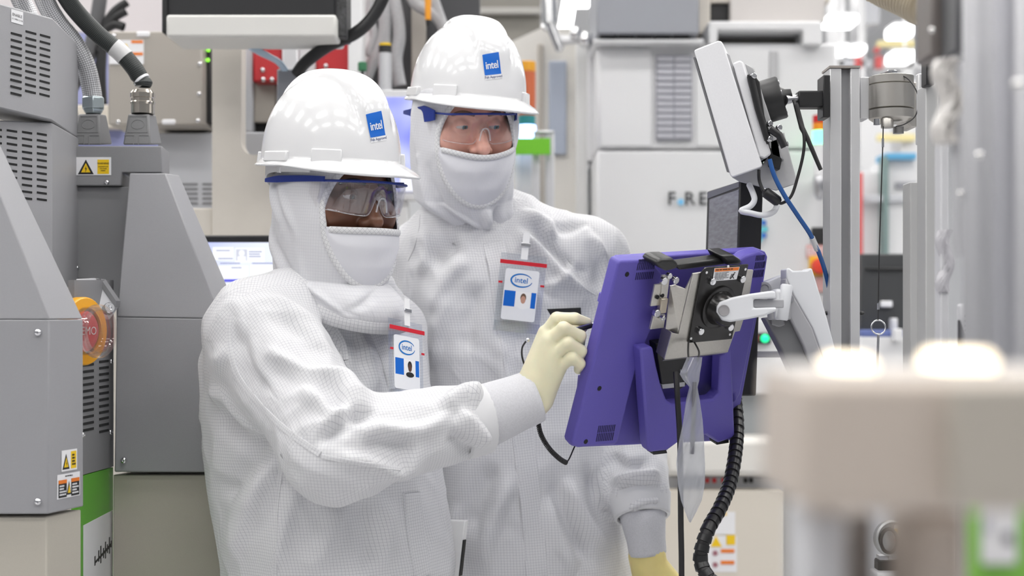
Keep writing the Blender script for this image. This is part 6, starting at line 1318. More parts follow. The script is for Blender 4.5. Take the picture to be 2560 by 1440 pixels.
TP.slab([(1658,690),(1676,688),(1668,745),(1652,750)], 0.030, 0.036, 'hinge_leaf', SATIN, br, bevel=0.0008); TP.slab([(1634,790),(1664,786),(1660,820),(1626,824)], 0.026, 0.031, 'hinge_leaf', SATIN, br, bevel=0.0008); TP.slab([(1655,748),(1672,746),(1666,784),(1650,786)], 0.030, 0.040, 'hinge_barrel', mat('tan_steel', (0.45,0.40,0.33), 0.35, 0.9), br, bevel=0.002)
for (x, y, r) in ((1655,700,0.0065),(1668,687,0.005),(1684,698,0.006),(1637,780,0.0065),(1652,793,0.004)): TP.cyl(x, y, r, 0.033, 0.041, 'bolt', CHROME, br, bevel=0.001)
for (x, y) in ((1642,742),(1654,738)): TP.cyl(x, y, 0.0035, 0.0338, 0.0366, 'keyhole', DARK, br)
bp = TP.slab([(1754,684),(1761,673),(1767,669),(1872,661),(1830,848),(1722,858)], 0.054, 0.0575, 'mount_plate', GLOSSK, br, bevel=0.001)
for (x, y, r) in ((1777,702,0.0062),(1852,696,0.0062),(1748,826,0.0062),(1822,816,0.0062)): TP.cyl(x, y, r, 0.057, 0.064, 'bolt', CHROME, bp, bevel=0.0012); 
for (x, y) in ((1766,681),(1863,673),(1727,846),(1824,836),(1820,666)): TP.cyl(x, y, 0.0022, 0.057, 0.0582, 'rivet_hole', PAPER, bp)
off = 0.0582; lf = quad_map(TP.hit(1786,671,off), TP.hit(1849,667,off), TP.hit(1841,698,off), TP.hit(1781,703,off)); off = 0.0004
lb = plate(lf, 0,0,1,1, off-0.0004, off, 'caution_label', PAPER, bp); plate(lf, 0.02,0.02,0.98,0.27, off, off+0.0003, 'orange_band', SIGN_O, lb); print_lines(lf, 0.05,0.34,0.66,0.96, 6, mat('grey_ink', (0.25,0.25,0.26), 0.6), lb, off+0.0006, 6)
print_lines(lf, 0.05,0.08,0.92,0.22, 1, INK, lb, off+0.0006, 9)
pic = MB()
for (a, b, r) in (((0.84,0.40),(0.84,0.47),0.05),((0.83,0.50),(0.78,0.72),0.045),((0.78,0.72),(0.72,0.92),0.03),((0.79,0.72),(0.86,0.92),0.03),((0.82,0.52),(0.74,0.62),0.025),((0.73,0.52),(0.70,0.92),0.02)):
    d = Vector((b[0]-a[0], b[1]-a[1])); nn_ = Vector((-d.y, d.x)).normalized()*r*0.6; pic.add([lf(a[0]+nn_.x,a[1]+nn_.y,off+0.0007), lf(a[0]-nn_.x,a[1]-nn_.y,off+0.0007), lf(b[0]-nn_.x,b[1]-nn_.y,off+0.0007), lf(b[0]+nn_.x,b[1]+nn_.y,off+0.0007)], [(0,1,2,3)])
pic.build('pictogram', INK, lb)
c_ = TP.hit(1796,768,0.0575)
MB().lathe(c_, TP.n, [(0,0.0375),(0.003,0.0375),(0.004,0.0350),(0.004,0.0300),(0.014,0.0270),(0.026,0.0250),(0.030,0.0220),(0.030,0.0)], 40).build('swivel_hub', GLOSSK, bp, smooth=35)
# support arm
am = thing('support_arm', P(1985,770,2.42), 'white jointed support arm carrying the purple tablet', 'arm')
hubp = c_+TP.n*0.028; YA = hubp.y-0.018
lk = ppoly([(1792,780),(1793,766),(1800,755),(1830,744),(1880,734),(1930,727),(1940,729),(1941,746),(1884,748),(1884,770),(1942,768),(1942,778),(1910,790),(1870,798),(1828,805),(1806,801)], YA, 0.036, 'forearm', ARMW, am, bevel=0.005, seg=3)
MB().lathe(P(1809,776,YA+0.001), (0,-1,0), [(0,0.0095),(0.003,0.0095),(0.004,0.0085),(0.003,0.0078),(0.0025,0.0)], 24).build('pivot_cap', mat('grey_cap', (0.33,0.32,0.33), 0.35), lk, smooth=35)
pbox(1880,748,1960,770,YA+0.010,0.018,'inner_tongue', ARMG, am, bevel=0.002)
MB().lathe(P(1948,800,2.43), (0,0,1), [(0,0.017),(0.002,0.020),(0.045,0.020),(0.047,0.018)], 28).build('elbow_drum', ARMG, am, smooth=35); pbox(1938,722,1960,800,2.40,0.05,'elbow_yoke', ARMW, am, bevel=0.006)
MB().lathe(P(1954,800,2.405), (0.15,0,1), [(0,0.009),(0.002,0.0105),(0.058,0.0105),(0.061,0.008)], 20).build('elbow_cap', ARMW, am, smooth=40)
ppoly([(1898,716),(1908,706),(1960,686),(1966,690),(1968,735),(1930,742),(1900,738)], 2.50, 0.05, 'rear_link', ARMW, am, bevel=0.006, seg=3); MB().lathe(P(1911,722,2.499), (0,-1,0), [(0,0.012),(0.003,0.012),(0.003,0.008),(0.001,0.006)], 22).build('rear_pivot', ARMG, am, smooth=35)
ul = [(1966,671),(1974,670),(1982,677),(2018,676),(2026,669),(2031,673),(2069,799),(2095,900),(2130,1000),(2095,1000),(2031,820),(1983,737),(1966,694)]
ppoly(ul, 2.44, 0.055, 'upper_arm', ARMW, am, bevel=0.005, seg=3)
ppoly([(1966,694),(1983,737),(2031,820),(2095,1000),(2060,1000),(2008,862),(1966,777),(1962,720)], 2.425, 0.05, 'arm_rail', ARMG, am, bevel=0.003)
ppoly([(1913,795),(1940,792),(1968,784),(2008,862),(2050,1000),(2010,1000),(1956,878)], 2.44, 0.05, 'arm_channel', mat('channel_grey', (0.20,0.20,0.21), 0.45), am, bevel=0.003); ppoly([(1928,798),(1960,798),(1964,812),(1948,818),(1930,812)], 2.432, 0.01, 'cable_clip', mat('clip_grey', (0.30,0.30,0.31), 0.4), am, bevel=0.002)
MB().lathe(P(1976,747,2.424), (-0.2,-1,0), [(0,0.006),(0.002,0.006),(0.002,0.004),(0.001,0.002)], 16).build('arm_screw', STEEL, am, smooth=35)
a_ = P(2110,985,2.46); MB().lathe((a_.x,2.46,0.0), (0,0,1), [(0,0.055),(0.015,0.055),(0.03,0.03),(a_.z,0.028)], 24).build('arm_column', ARMG, am, smooth=35)
# cables of the tablet
CABLE = mat('cable_black', (0.014,0.013,0.014), 0.45)
hose(smooth_path([P(1690,930,2.37), P(1694,1000,2.36), P(1700,1110,2.36), P(1702,1300,2.36), P(1704,1440,2.36), P(1704,1800,2.36)], 8), 0.0048, CABLE, 'power_cable', None, 12, label='straight black cable hanging below the purple tablet', cat='cable')
def helix(path, R_, r, turns, name, m, parent=None, seg=8, n=None, **kw):
    fr = frames(path); k = len(fr); n = n or turns*14; pts = []
    for i in range(n+1):
        s = i/n*(k-1); j = min(int(s), k-2); t = s-j; p = fr[j][0].lerp(fr[j+1][0], t); u = fr[j][1].lerp(fr[j+1][1], t); v = fr[j][2].lerp(fr[j+1][2], t); a = 2*math.pi*turns*i/n
        pts.append(p+u*math.cos(a)*R_+v*math.sin(a)*R_)
    return hose(pts, r, m, name, parent, seg, **kw)
wp = smooth_path([P(1834,960,2.66), P(1838,1000,2.63), P(1843,1065,2.59), P(1838,1135,2.54), P(1824,1210,2.48), P(1800,1270,2.42), P(1772,1320,2.38), P(1755,1370,2.37), P(1752,1405,2.37), P(1768,1440,2.36), P(1800,1480,2.36), P(1850,1600,2.38)], 14)
wc = hose(wp, 0.0108, CABLE, 'wrapped_cable', None, 14, label='black cable in segmented spiral wrap curving below the tablet', cat='cable')
fr = frames(wp); L_ = 0; nxt = 0.0; k = 0
for i in range(1, len(fr)):
    L_ += (fr[i][0]-fr[i-1][0]).length
    if L_ >= nxt:
        p, u, v, t = fr[i]; MB().lathe(p-t*0.0065, t, [(0,0.0100),(0.0006,0.0122),(0.0120,0.0130),(0.0126,0.0104)], 16).build('wrap_segment', mat('wrap_black', (0.012,0.012,0.013), 0.33), wc, smooth=30); nxt = L_+0.0145
cc = helix(smooth_path([P(1344,1048,2.37), P(1352,1085,2.37), P(1372,1120,2.37), P(1398,1146,2.375), P(1416,1157,2.38)], 10), 0.0034, 0.0012, 40, 'coiled_cord', CABLE, label='short black coiled cord between the sleeve cuff and the tablet', cat='cord')
MB().tube(smooth_path([P(1416,1157,2.38), P(1424,1145,2.39), P(1434,1122,2.40), P(1438,1114,2.405)], 6), 0.0013, 8).build('cord_end', CABLE, cc, smooth=60)
ws = hose(smooth_path([P(1316,852,2.34), P(1306,868,2.36), P(1305,890,2.38), P(1312,915,2.39)], 8), 0.0016, CABLE, 'wrist_strap', None, 8, label='thin black wrist strap cord with a metal snap beside the cream glove', cat='strap'); MB().ball(P(1319,850,2.335), 0.0036, 10, 8).build('snap', CHROME, ws, smooth=60)
# clear bag
bgp = clear_mat('bag_film', (0.90,0.91,0.93), 0.10, 0.12)
nt = bgp.node_tree; df = nt.nodes.new('ShaderNodeBsdfTranslucent'); df.inputs[0].default_value = (0.80,0.81,0.85,1); d2 = nt.nodes.new('ShaderNodeBsdfDiffuse'); d2.inputs[0].default_value = (0.72,0.73,0.77,1); mx = nt.nodes.new('ShaderNodeMixShader'); mx.inputs[0].default_value = 0.5; nt.links.new(df.outputs[0], mx.inputs[1]); nt.links.new(d2.outputs[0], mx.inputs[2])
m0 = [n for n in nt.nodes if n.type == 'MIX_SHADER' and n != mx][0]; m3 = nt.nodes.new('ShaderNodeMixShader'); m3.inputs[0].default_value = 0.30; outn = [n for n in nt.nodes if n.type == 'OUTPUT_MATERIAL'][0]; nt.links.new(m0.outputs[0], m3.inputs[1]); nt.links.new(mx.outputs[0], m3.inputs[2]); nt.links.new(m3.outputs[0], outn.inputs[0])
K_ = np.array([(893,1736,19),(912,1731,22),(935,1724,25),(950,1728,20),(968,1734,10),(1000,1733,17),(1050,1732,24),(1100,1729,31),(1160,1727,36),(1215,1728,33),(1250,1728,26),(1280,1727,14),(1306,1725,1.5)], float)
rows, seg = 90, 40; vs = []; rg = np.random.RandomState(5); Yb = 2.325
for i in range(rows):
    y = K_[0,0]+(K_[-1,0]-K_[0,0])*i/(rows-1); c = np.interp(y, K_[:,0], K_[:,1]); w_ = np.interp(y, K_[:,0], K_[:,2])*Yb/F
    for k in range(seg):
        a = 2*math.pi*k/seg; cr = 1+0.10*math.sin(3*a+y*0.03)+0.07*math.sin(5*a-y*0.05); p = P(c, y, Yb); vs.append((p.x+w_*math.cos(a), p.y+w_*0.33*math.sin(a)*cr+0.003*math.sin(a*4+y*0.04), p.z))
fs = [(i*seg+k, i*seg+(k+1)%seg, (i+1)*seg+(k+1)%seg, (i+1)*seg+k) for i in range(rows-1) for k in range(seg)]
bag = thing('plastic_bag', P(1730,1306,Yb), 'clear plastic bag hanging from the bracket of the tablet', 'bag'); MB().add(vs, fs).build('bag_film', bgp, bag, smooth=70)
MB().tube(smooth_path([P(1737,955,Yb), P(1734,1040,Yb), P(1730,1135,Yb)], 6), 0.0040, 10).build('rod_inside', mat('rod_grey', (0.16,0.16,0.18), 0.4), bag, smooth=60)
for (x0, x1, s_) in ((1721,1722,1),(1736,1744,1)): MB().tube(smooth_path([TP.hit(x0,856,0.060), P((x0+x1)/2+4*(x1-1725)/10,880,Yb+0.01), P(x1,902,Yb)], 6), 0.0016, 8).build('tie_cord', CABLE, bag, smooth=60)
# ------------------------------------------------------------------ upper monitor on its post
def mon(pts, Y, d, name, m, bevel=0.0): return MB().prism([P(x, y, Y) for x, y in pts], (0.19*d, d, 0.10*d)).build(name, m, t, bevel=bevel)
t = thing('white_monitor', P(1830,300,2.6), 'white monitor seen edge-on, tilted down from the aluminium post', 'monitor')
MW = mat('monitor_white', (0.76,0.76,0.78), 0.42, noise=0.015, nscale=300)
mon([(1735,127),(1740,123),(1795,102),(1803,103),(1808,110),(1905,412),(1902,418),(1832,443),(1826,440)], 2.46, 0.34, 'case', MW, bevel=0.002)
mon([(1733,144),(1738,142),(1824,432),(1817,430)], 2.462, 0.335, 'screen_edge', mat('screen_edge_grey', (0.16,0.16,0.17), 0.4))
mon([(1808,128),(1824,138),(1912,396),(1900,404)], 2.49, 0.28, 'back_step', mat('step_grey', (0.40,0.40,0.41), 0.45))
mon([(1832,158),(1850,150),(1858,156),(1928,385),(1912,397),(1898,392)], 2.48, 0.28, 'back_cover', MW, bevel=0.003)
mon([(1862,158),(1885,170),(1960,400),(1930,388)], 2.50, 0.24, 'rear_case', mat('rear_grey', (0.42,0.42,0.43), 0.45), bevel=0.002)
mon([(1828,443),(1905,413),(1960,330),(1993,455),(1995,458),(1940,477),(1850,455)], 2.52, 0.24, 'lower_hood', mat('hood_grey', (0.48,0.48,0.49), 0.45), bevel=0.002)
for (a, b) in (((1876,190),(1920,350)),): MB().tube([P(*a,2.475), P((a[0]+b[0])/2-3,(a[1]+b[1])/2,2.475), P(*b,2.475)], 0.0065, 10).build('mount_bar', BLACK_PL, t, smooth=60)
ppoly([(1868,186),(1884,184),(1900,205),(1912,290),(1930,348),(1918,362),(1908,340),(1880,230)], 2.478, 0.10, 'mount_plate', BLACK_PL, t, bevel=0.002)
for (x, y) in ((1881,191),(1923,348),(1922,310),(1945,320),(1961,362)): MB().lathe(P(x,y,2.474), (0.4,-1,0.1), [(0,0.0052),(0.006,0.0052),(0.007,0.004)], 12).build('bolt', CHROME, t, smooth=35)
ax = Vector((0.95,-0.22,0.27)).normalized(); MB().lathe(P(1903,258,2.54), ax, [(0,0.036),(0.003,0.0385),(0.036,0.0385),(0.039,0.0365),(0.039,0.018),(0.046,0.012),(0.056,0.009)], 36).build('tilt_drum', mat('drum_black', (0.016,0.016,0.017), 0.42), t, smooth=35)
for k in range(4):
    a = k*1.57+0.6; u = ax.orthogonal().normalized(); v = ax.cross(u); MB().lathe(P(1903,258,2.54)+ax*0.0388+(u*math.cos(a)+v*math.sin(a))*0.028, ax, [(0,0.004),(0.0012,0.004)], 12).build('drum_screw', STEEL, t)
MB().tube([P(1962,250,2.52), P(1985,247,2.53), P(2002,247,2.54)], [0.009,0.007,0.008], 12).build('ball_stem', STEEL, t, smooth=40)
pbox(1996,226,2062,268,2.525,0.032,'arm_block', BLACK_PL, t, bevel=0.003); pbox(2058,187,2076,293,2.52,0.05,'post_plate', BLACK_PL, t, bevel=0.002)
ppoly([(1925,352),(1945,345),(1955,400),(1950,425),(1925,415)], 2.50, 0.06, 'cable_outlet', BLACK_PL, t, bevel=0.002); MB().tube([P(1925,322,2.47), P(1948,338,2.47), P(1962,368,2.47)], 0.007, 10).build('bracket_arm', BLACK_PL, t, smooth=50)
MB().tube(smooth_path([P(1873,462,2.52), P(1882,482,2.50), P(1886,500,2.49), P(1876,515,2.485), P(1853,527,2.48), P(1878,533,2.48), P(1905,538,2.485), P(1930,532,2.50), P(1941,518,2.52), P(1942,500,2.55)], 6), 0.0052, 12).build('rod_handle', ARMW, t, smooth=60)
hose(smooth_path([P(1984,250,2.50), P(1998,300,2.49), P(2010,340,2.485), P(2008,385,2.485), P(1995,440,2.485), P(1978,490,2.485), P(1955,508,2.485), P(1945,502,2.485)], 10), 0.0028, CABLE, 'thin_cable', None, 10, label='thin black cable looping from the drum joint to the ferrite lump', cat='cable')
fc = hose(smooth_path([P(1897,425,2.50), P(1898,450,2.495), P(1906,472,2.49), P(1915,482,2.487)], 8), 0.0030, CABLE, 'thin_cable', None, 10, label='short black cable with a ferrite lump under the white monitor', cat='cable')
MB().tube([P(1910,478,2.486), P(1914,481,2.486), P(1944,503,2.486), P(1949,507,2.486)], [0.006,0.0095,0.0095,0.006], 16).build('ferrite', BLACK_PL, fc, smooth=50)
hose([P(1990,262,2.495), P(2005,320,2.49), P(2018,345,2.488), P(2052,425,2.486)], [0.0048,0.0050,0.0042,0.0036], CABLE, 'cable_stub', None, 10, label='stiff black cable end pointing down beside the post', cat='cable')
bc = hose(smooth_path([P(1924,398,2.47), P(1936,440,2.47), P(1962,490,2.475), P(1995,540,2.49), P(2028,590,2.51), P(2050,640,2.54), P(2068,700,2.57), P(2085,790,2.60)], 10), 0.0040, mat('blue_cable', (0.015,0.09,0.30), 0.4), 'network_cable', None, 12, label='blue network cable falling from the white monitor to the post', cat='cable')
MB().tube([P(2030,594,2.512), P(2043,624,2.532)], 0.0052, 12).build('cable_marker', mat('sleeve_film'), bc, smooth=60)
t = thing('aluminium_post', (P(2112,500,2.55).x, 2.55, 0.0), 'slotted aluminium post carrying the white monitor', 'post')
zt = P(2112,170,2.55).z
for (x0, x1, y0, d) in ((2075,2104,2.55,0.06),(2126,2150,2.55,0.06)):
    a = P(x0,170,2.55); b = P(x1,170,2.55); MB().box((a.x,y0,0.0),(b.x,y0+d,zt)).build('profile_rail', mat('anodised', (0.60,0.60,0.61), 0.38, 0.35), t, bevel=0.0015)
a = P(2104,170,2.56); b = P(2126,170,2.56); MB().box((a.x,2.562,0.0),(b.x,2.60,zt-0.001)).build('slot_strip', mat('slot_grey', (0.27,0.27,0.28), 0.5), t)
a = P(2074,172,2.548); b = P(2151,168,2.548); MB().box((a.x,2.548,zt),(b.x,2.612,zt+0.004)).build('end_cap', mat('cap_brown', (0.30,0.27,0.25), 0.5), t)
for (x, y) in ((2067,783),(2156,783)): pbox(x-7,y-5,x+7,y+5,2.57,0.02,'side_clip', BLACK_PL, t)
# black monitor behind
t = thing('black_monitor', P(1840,980,2.7), 'black monitor with a dim grey screen standing behind the tablet', 'monitor')
a = [P(1768,478,2.82), P(1850,452,2.62), P(1832,990,2.62), P(1752,990,2.82)]; n_ = Vector((0.045,0.008,0))
MB().prism(a, n_).build('case', mat('matt_black', (0.014,0.014,0.016), 0.45), t, bevel=0.003)
def mixq(u, v): return (a[0]*(1-u)+a[1]*u)*(1-v)+(a[3]*(1-u)+a[2]*u)*v
MB().prism([mixq(0.03,0.008)-n_*0.03, mixq(0.99,0.004)-n_*0.03, mixq(0.99,0.028)-n_*0.03, mixq(0.03,0.038)-n_*0.03], n_*0.05).build('bezel', mat('bezel_bluegrey', (0.10,0.10,0.13), 0.4), t)
MB().prism([mixq(0.10,0.045)-n_*0.02, mixq(0.985,0.040)-n_*0.02, mixq(0.985,0.95)-n_*0.02, mixq(0.10,0.95)-n_*0.02], n_*0.04).build('screen', mat('dim_screen', (0.17,0.17,0.20), 0.25, noise=0.25, nscale=30, stretch=(1,1,6)), t)
MB().prism([P(1851,455,2.62), P(1884,474,2.66), P(1890,985,2.66), P(1835,985,2.62)], (0.004,0.12,0)).build('rear_case', mat('rear_black', (0.028,0.026,0.025), 0.5), t, bevel=0.004)
pbox(1872,878,2082,894,2.63,0.02,'mount_rail', ARMG, t, bevel=0.002)
# steel clamp, lanyard, second post
t = thing('steel_clamp', P(2228,320,2.52), 'brushed steel cylinder clamp fixed beside the aluminium post', 'clamp')
BST = mat('brushed_steel', (0.50,0.48,0.45), 0.38, 0.95); BST2 = mat('dark_steel', (0.34,0.33,0.32), 0.35, 0.95)
def zl(y): return P(2228,y,2.55).z-P(2228,320,2.55).z
c = P(2228,320,2.56)
MB().lathe(c, (0,0,1), [(zl(306),0.030),(zl(297),0.0395),(zl(276),0.0395),(zl(275),0.036),(zl(272),0.0405),(zl(214),0.0405),(zl(212),0.037),(zl(210),0.0395),(zl(192),0.0395),(zl(190),0.036)], 44).build('barrel', BST, t, smooth=35)
MB().lathe(c, (0,0,1), [(zl(191),0.011),(zl(178),0.011),(zl(176),0.009)], 20).build('top_screw', CHROME, t, smooth=35); MB().lathe(P(2218,320,2.535), (0,0,1), [(0,0.011),(0.015,0.011),(0.018,0.009)], 20).build('bottom_screw', BST, t, smooth=35); MB().lathe(P(2246,334,2.55), (0,0,1), [(0,0.0095),(0.012,0.0095)], 20).build('bottom_screw', BST2, t, smooth=35); MB().lathe(P(2192,312,2.53), (0,0,1), [(0,0.006),(0.010,0.006)], 16).build('bottom_screw', CHROME, t, smooth=35)
ppoly([(2262,205),(2292,205),(2292,318),(2278,318),(2262,300)], 2.55, 0.06, 'side_plate', BST, t, bevel=0.002); pbox(2150,192,2174,296,2.56,0.05,'post_bracket', mat('anodised'), t, bevel=0.002)
t2 = hose(smooth_path([P(2192,190,2.55), P(2205,184,2.54), P(2235,183,2.53), P(2268,196,2.52), P(2290,225,2.51), P(2297,255,2.51), P(2288,290,2.51), P(2262,310,2.51), P(2240,316,2.51)], 8), 0.0011, CABLE, 'retaining_wire', None, 8, label='thin black retaining wire looping round the steel clamp', cat='wire')
ly = hose(smooth_path([P(2208,316,2.52), P(2207,360,2.52), P(2203,480,2.52), P(2198,640,2.52), P(2196,755,2.52)], 8), 0.0011, CABLE, 'lanyard_wire', None, 8, label='thin black lanyard wire hanging from the steel clamp to a ring', cat='wire')
for (y0, y1) in ((346,368),(758,774)): MB().tube([P(2207 if y0 < 400 else 2196,y0,2.52), P(2207 if y0 < 400 else 2196,y1,2.52)], 0.0022, 10).build('ferrule', CHROME, ly)
MB().tube([P(2196,774,2.52), P(2195,800,2.52)], 0.0009, 6).build('wire_end', CABLE, ly); pts = [P(2196,818,2.52)+Vector((0.0125*math.cos(q),0.002*math.sin(q),0.0125*math.sin(q))) for q in np.linspace(0,6.2832,33)]
MB().tube(pts, 0.0014, 8).build('split_ring', CHROME, ly, smooth=60); MB().tube([P(2196,832,2.52), P(2194,900,2.52), P(2194,960,2.52)], 0.0022, 8).build('pin', STEEL, ly)
FR = mat('frame_grey', (0.46,0.46,0.46), 0.45, 0.2)
def post(px0, px1, py0, Y, d, name, m, label, py1=None, grp=None):
    a = P(px0,py0,Y); b = P(px1,py0,Y); z1 = 0.0 if py1 is None else P(px0,py1,Y).z
    return MB().box((a.x,Y,z1),(b.x,Y+d,a.z)).build(name, m, None, bevel=0.002, label=label, cat='post', group=grp)
post(2275,2312,455,2.62,0.05,'frame_post', FR, 'short grey frame post right of the lanyard wire'); post(2296,2312,183,2.60,0.02,'frame_post', mat('anodised'), 'thin pale strip beside the steel clamp', 360)
post(2314,2346,212,2.30,0.05,'frame_post', FR, 'grey frame post in front of the crumpled plastic wrap'); post(2352,2372,350,1.95,0.03,'frame_post', mat('pale_post2', (0.55,0.55,0.57), 0.4), 'pale grey post left of the blurred steel columns')
post(2316,2336,125,2.28,0.03,'frame_post', BLACK_PL, 'short black post above the grey frame post', 213)
t = thing('ribbed_duct_hose', P(2255,40,2.0), 'beige ribbed duct hose at the top edge above the clamp', 'hose')
pth = smooth_path([P(2150,-60,2.1), P(2205,-30,2.08), P(2260,-5,2.05), P(2310,20,2.02), P(2334,20,2.0)], 14); k = len(pth); n_ = 60
fr = frames(pth); vs = []; dense = []
for i in range(k*4): s = i/(k*4-1)*(k-1); j = min(int(s), k-2); dense.append(pth[j].lerp(pth[j+1], s-j))
MB().tube(dense, [0.024+0.0022*math.sin(i*0.75) for i in range(len(dense))], 24).build('ribbed_sleeve', mat('beige_rubber', (0.50,0.44,0.34), 0.55), t, smooth=60)
def crumple(px0, py0, px1, py1, Y, name, m, label, seed, amp=0.012):
    rg = np.random.RandomState(seed); n_ = 26; vs = []; ph = rg.uniform(0,6,(6,3)); kf = rg.uniform(6,26,(6,2))
    for side in (0, 1):
        for i in range(n_):
            for j in range(n_):
                u = i/(n_-1); v = j/(n_-1); p = P(px0+(px1-px0)*u, py0+(py1-py0)*v, Y); h = sum(abs(math.sin(kf[q,0]*u+kf[q,1]*v*1.3+ph[q,0])) for q in range(6))/6; e = math.sin(math.pi*u)*0.9+0.1
                vs.append((p.x+0.004*math.sin(9*v+ph[0,1]), p.y-(amp*h+0.006)*e*(1 if side == 0 else -1), p.z))
    f_ = lambda s, i, j: s*n_*n_+i*n_+j; fs = []
    for i in range(n_-1):
        for j in range(n_-1): fs += [(f_(0,i,j),f_(0,i+1,j),f_(0,i+1,j+1),f_(0,i,j+1)), (f_(1,i,j),f_(1,i,j+1),f_(1,i+1,j+1),f_(1,i+1,j))]
    for i in range(n_-1): fs += [(f_(0,i,0),f_(1,i,0),f_(1,i+1,0),f_(0,i+1,0)), (f_(0,i,n_-1),f_(0,i+1,n_-1),f_(1,i+1,n_-1),f_(1,i,n_-1)), (f_(0,0,i),f_(0,0,i+1),f_(1,0,i+1),f_(1,0,i)), (f_(0,n_-1,i),f_(1,n_-1,i),f_(1,n_-1,i+1),f_(0,n_-1,i+1))]
    return MB().add(vs, fs).build(name, m, None, smooth=30, label=label, cat='wrap')
WRAP = mat('milky_wrap', (0.70,0.67,0.64), 0.22, spec=0.7)
crumple(2300,60,2345,122,2.1,'plastic_wrap', WRAP, 'small crumpled plastic wrap beneath the ribbed duct hose', 2); crumple(2338,150,2400,360,1.30,'plastic_wrap', WRAP, 'crumpled milky plastic wrap round the pipe beside the steel columns', 4, 0.016)
crumple(2345,575,2380,730,1.955,'plastic_wrap', mat('grey_wrap', (0.50,0.49,0.52), 0.25, spec=0.7), 'clear plastic sleeve wrapped low on the pale post', 9, 0.006)
# ------------------------------------------------------------------ out-of-focus equipment close to the camera
STC = mat('column_steel', (0.48,0.48,0.50), 0.42, 0.55)
def column(px, r_px, py0, Y, m, label, py1=None, grp=None):
    c = P(px,py0,Y); r = r_px*Y/F; z1 = 0.0 if py1 is None else P(px,py1,Y).z
    return MB().lathe((c.x,Y,z1), (0,0,1), [(0,r*0.9),(0.004,r),(c.z-z1-0.004,r),(c.z-z1,r*0.9)], 28).build('steel_column', m, None, smooth=40, label=label, cat='column', group=grp)
column(2396,17,160,1.30,mat('column_pale', (0.62,0.62,0.64), 0.4, 0.3),'pale slim steel column nearest the plastic wrap', 640)
column(2448,40,-120,1.25,STC,'blurred grey steel column second from the plastic wrap'); column(2520,36,-120,1.15,mat('column_mid', (0.42,0.42,0.45), 0.42, 0.5),'blurred darker steel column between two grey ones'); column(2600,58,-120,1.10,STC,'wide blurred steel column at the edge of the frame')
t = thing('dark_valve_body', P(2400,60,1.4), 'dark blurred valve body on top of the steel columns', 'valve'); pbox(2330,-80,2400,140,1.45,0.06,'body', mat('valve_brown', (0.16,0.14,0.13), 0.45), t, bevel=0.004); pbox(2392,-80,2470,130,1.40,0.06,'dark_case', mat('valve_dark', (0.10,0.10,0.105), 0.4), t, bevel=0.004)
for i, (x, y, r, Y) in enumerate(((2545,212,15,1.0),(2448,388,10,1.2),(2402,484,8,1.25),(2330,75,8,1.4))): 
    MB().ball(P(x,y,Y), r*Y/F, 14, 10).build('bright_knob', mat('knob_silver', (0.85,0.84,0.82), 0.12, 1.0), None, smooth=60, label=('polished knob on the wide steel column','polished knob on the second steel column','small polished knob on the pale slim column','small polished knob on the dark valve body')[i], cat='knob')
t = thing('knob_cluster', P(2515,800,1.5), 'cluster of pale knobs and pins on a blurred bracket', 'fixture'); pbox(2455,755,2560,860,1.55,0.03,'bracket', mat('bracket_taupe', (0.30,0.28,0.26), 0.45), t, bevel=0.004)
for (x, y, r) in ((2532,773,13),(2532,828,13),(2490,838,11),(2474,812,11)): MB().lathe(P(x,y,1.55), (0,-1,0), [(0,r*1.5/F*0.8),(0.02,r*1.5/F),(0.03,r*1.5/F*0.9),(0.033,0)], 18).build('knob', mat('ivory', (0.62,0.59,0.54), 0.35), t, smooth=40)
MB().tube([P(2480,838,1.50), P(2535,798,1.48)], 0.0065, 12).build('pin', mat('ivory'), t, smooth=40)
a = P(2402,900,1.9); b = P(2480,900,1.9)
t = thing('slotted_cover', P(2440,800,1.9), 'white slotted cover plate behind the knob cluster', 'cover'); pbox(2402,760,2480,900,1.9,0.02,'plate', mat('plate_white', (0.55,0.55,0.57), 0.45), t, bevel=0.003)
for r in range(6):
    for c in range(2): pbox(2410+c*28,788+r*12,2430+c*28,792+r*12,1.898,0.004,'vent_slot', DARK, t, bevel=0)
ppoly([(2400,800),(2420,870),(2400,900)],1.89,0.01,'black_notch', BLACK_PL, t); MB().box((a.x,1.9,0.0),(b.x,1.92,a.z)).build('support', FR, t)
t = thing('foreground_box', P(2300,1290,0.6), 'large blurred beige metal box close to the camera with two added warm reflection glints', 'equipment box')
FGB = mat('warm_beige_metal', (0.62,0.54,0.47), 0.45, 0.1)
pbox(2010,945,2760,1285,0.56,0.10,'case', FGB, t, bevel=0.006, seg=4); pbox(2380,960,2760,1270,0.552,0.01,'side_panel', mat('panel_taupe', (0.50,0.46,0.40), 0.5), t, bevel=0.002); pbox(2000,925,2760,960,0.575,0.09,'lid', mat('lid_grey', (0.58,0.55,0.52), 0.4), t, bevel=0.004)
GLINT = mat('glint_glow', (0.9,0.8,0.65), 0.4, emit=(1.0,0.84,0.60), estr=2.3)  # added emission, stands in for warm reflections on top of the box
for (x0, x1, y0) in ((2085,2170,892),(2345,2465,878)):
    a = P(x0,945,0.60); b = P(x1,y0,0.60); MB().box((a.x,0.585,a.z),(b.x,0.63,b.z)).build('warm_glint', GLINT, t, bevel=0.0045, seg=5)
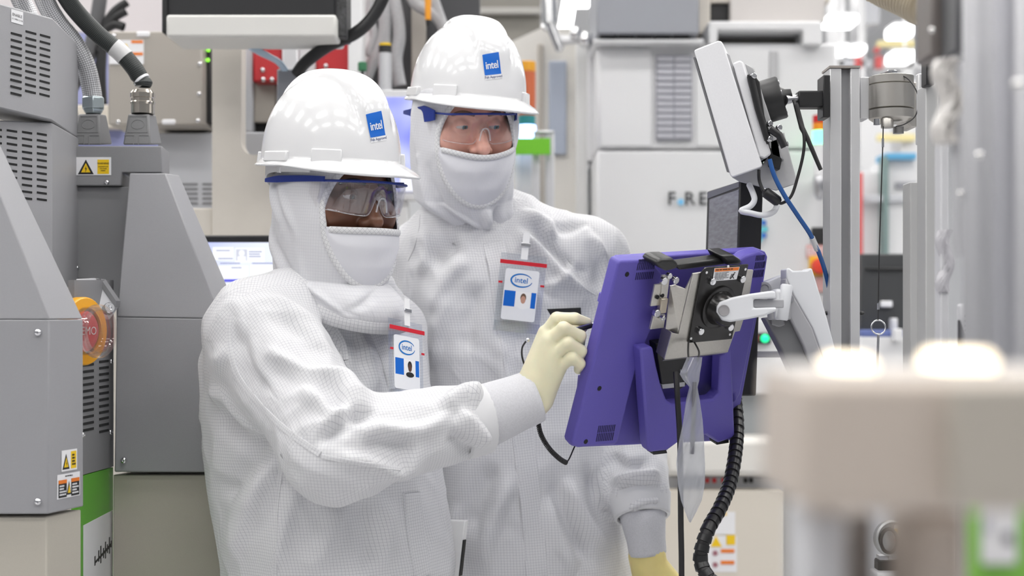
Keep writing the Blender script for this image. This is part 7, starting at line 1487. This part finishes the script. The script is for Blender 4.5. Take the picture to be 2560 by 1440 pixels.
for i, (x0, x1, Y, m, lb) in enumerate(((2020,2120,0.62,mat('fg_white_post', (0.68,0.68,0.70), 0.4),'blurred white leg under the beige foreground box'),(2125,2190,0.66,mat('fg_taupe_post', (0.33,0.30,0.28), 0.5),'blurred taupe leg under the beige foreground box'),(2290,2420,0.62,FGB,'blurred beige leg at the middle of the foreground box'))):
    a = P(x0,1285,Y); b = P(x1,1285,Y); MB().box((a.x,Y,0.0),(b.x,Y+0.05,a.z)).build('box_leg', m, t, bevel=0.004)
t = thing('green_notice_board', P(2500,1350,0.8), 'blurred green framed notice hanging at the lower corner', 'notice'); pbox(2428,1262,2760,1700,0.80,0.01,'board', mat('board_green', (0.22,0.50,0.08), 0.5), t); pbox(2455,1262,2545,1412,0.795,0.003,'paper', PAPER, t); pbox(2510,1330,2534,1360,0.793,0.002,'grey_mark', mat('grey_mark', (0.2,0.2,0.22), 0.6), t); pbox(2460,1290,2480,1330,0.793,0.002,'grey_mark', mat('pale_mark', (0.5,0.5,0.55), 0.6), t)
# between the legs: gauge, label, chain and small box
t = thing('pressure_gauge', P(2220,1330,2.3), 'round gauge with a white and red label seen under the foreground box', 'gauge')
MB().lathe(P(2222,1345,2.3), (0.2,-1,0.1), [(0,0.026),(0.004,0.029),(0.014,0.029),(0.016,0.026),(0.012,0.025)], 30).build('gauge_body', mat('gauge_grey', (0.45,0.46,0.46), 0.35, 0.4), t, smooth=35); pts = [P(2222,1352,2.28)+Vector((0.013*math.cos(q),0,0.019*math.sin(q))) for q in np.linspace(0,6.2832,25)]; MB().tube(pts, 0.003, 8).build('gauge_ring', BLACK_PL, t, smooth=60)
pbox(2236,1314,2266,1344,2.28,0.004,'label', PAPER, t, bevel=0); pbox(2238,1344,2258,1358,2.28,0.004,'red_label', RED_PR, t, bevel=0); pbox(2236,1322,2245,1334,2.278,0.002,'yellow_mark', SIGN_Y, t, bevel=0)
t = thing('chain_guide', P(2230,1400,2.3), 'black cable chain with steel links under the foreground box', 'cable chain')
for k in range(4): pbox(2198+k*24,1390-k*2,2220+k*24,1400-k*2,2.29,0.02,'link', STEEL, t, bevel=0.001)
pbox(2196,1400,2268,1432,2.32,0.03,'black_channel', BLACK_PL, t); pbox(2192,1432,2270,1480,2.30,0.05,'pale_tray', WHITE_M, t); pbox(2268,1402,2292,1426,2.28,0.03,'white_block', WHITE_M, t, bevel=0.002)
a = P(2192,1480,2.30); b = P(2300,1480,2.30); MB().box((a.x,2.30,0.0),(b.x,2.36,a.z)).build('tray_stand', LGREY, t)
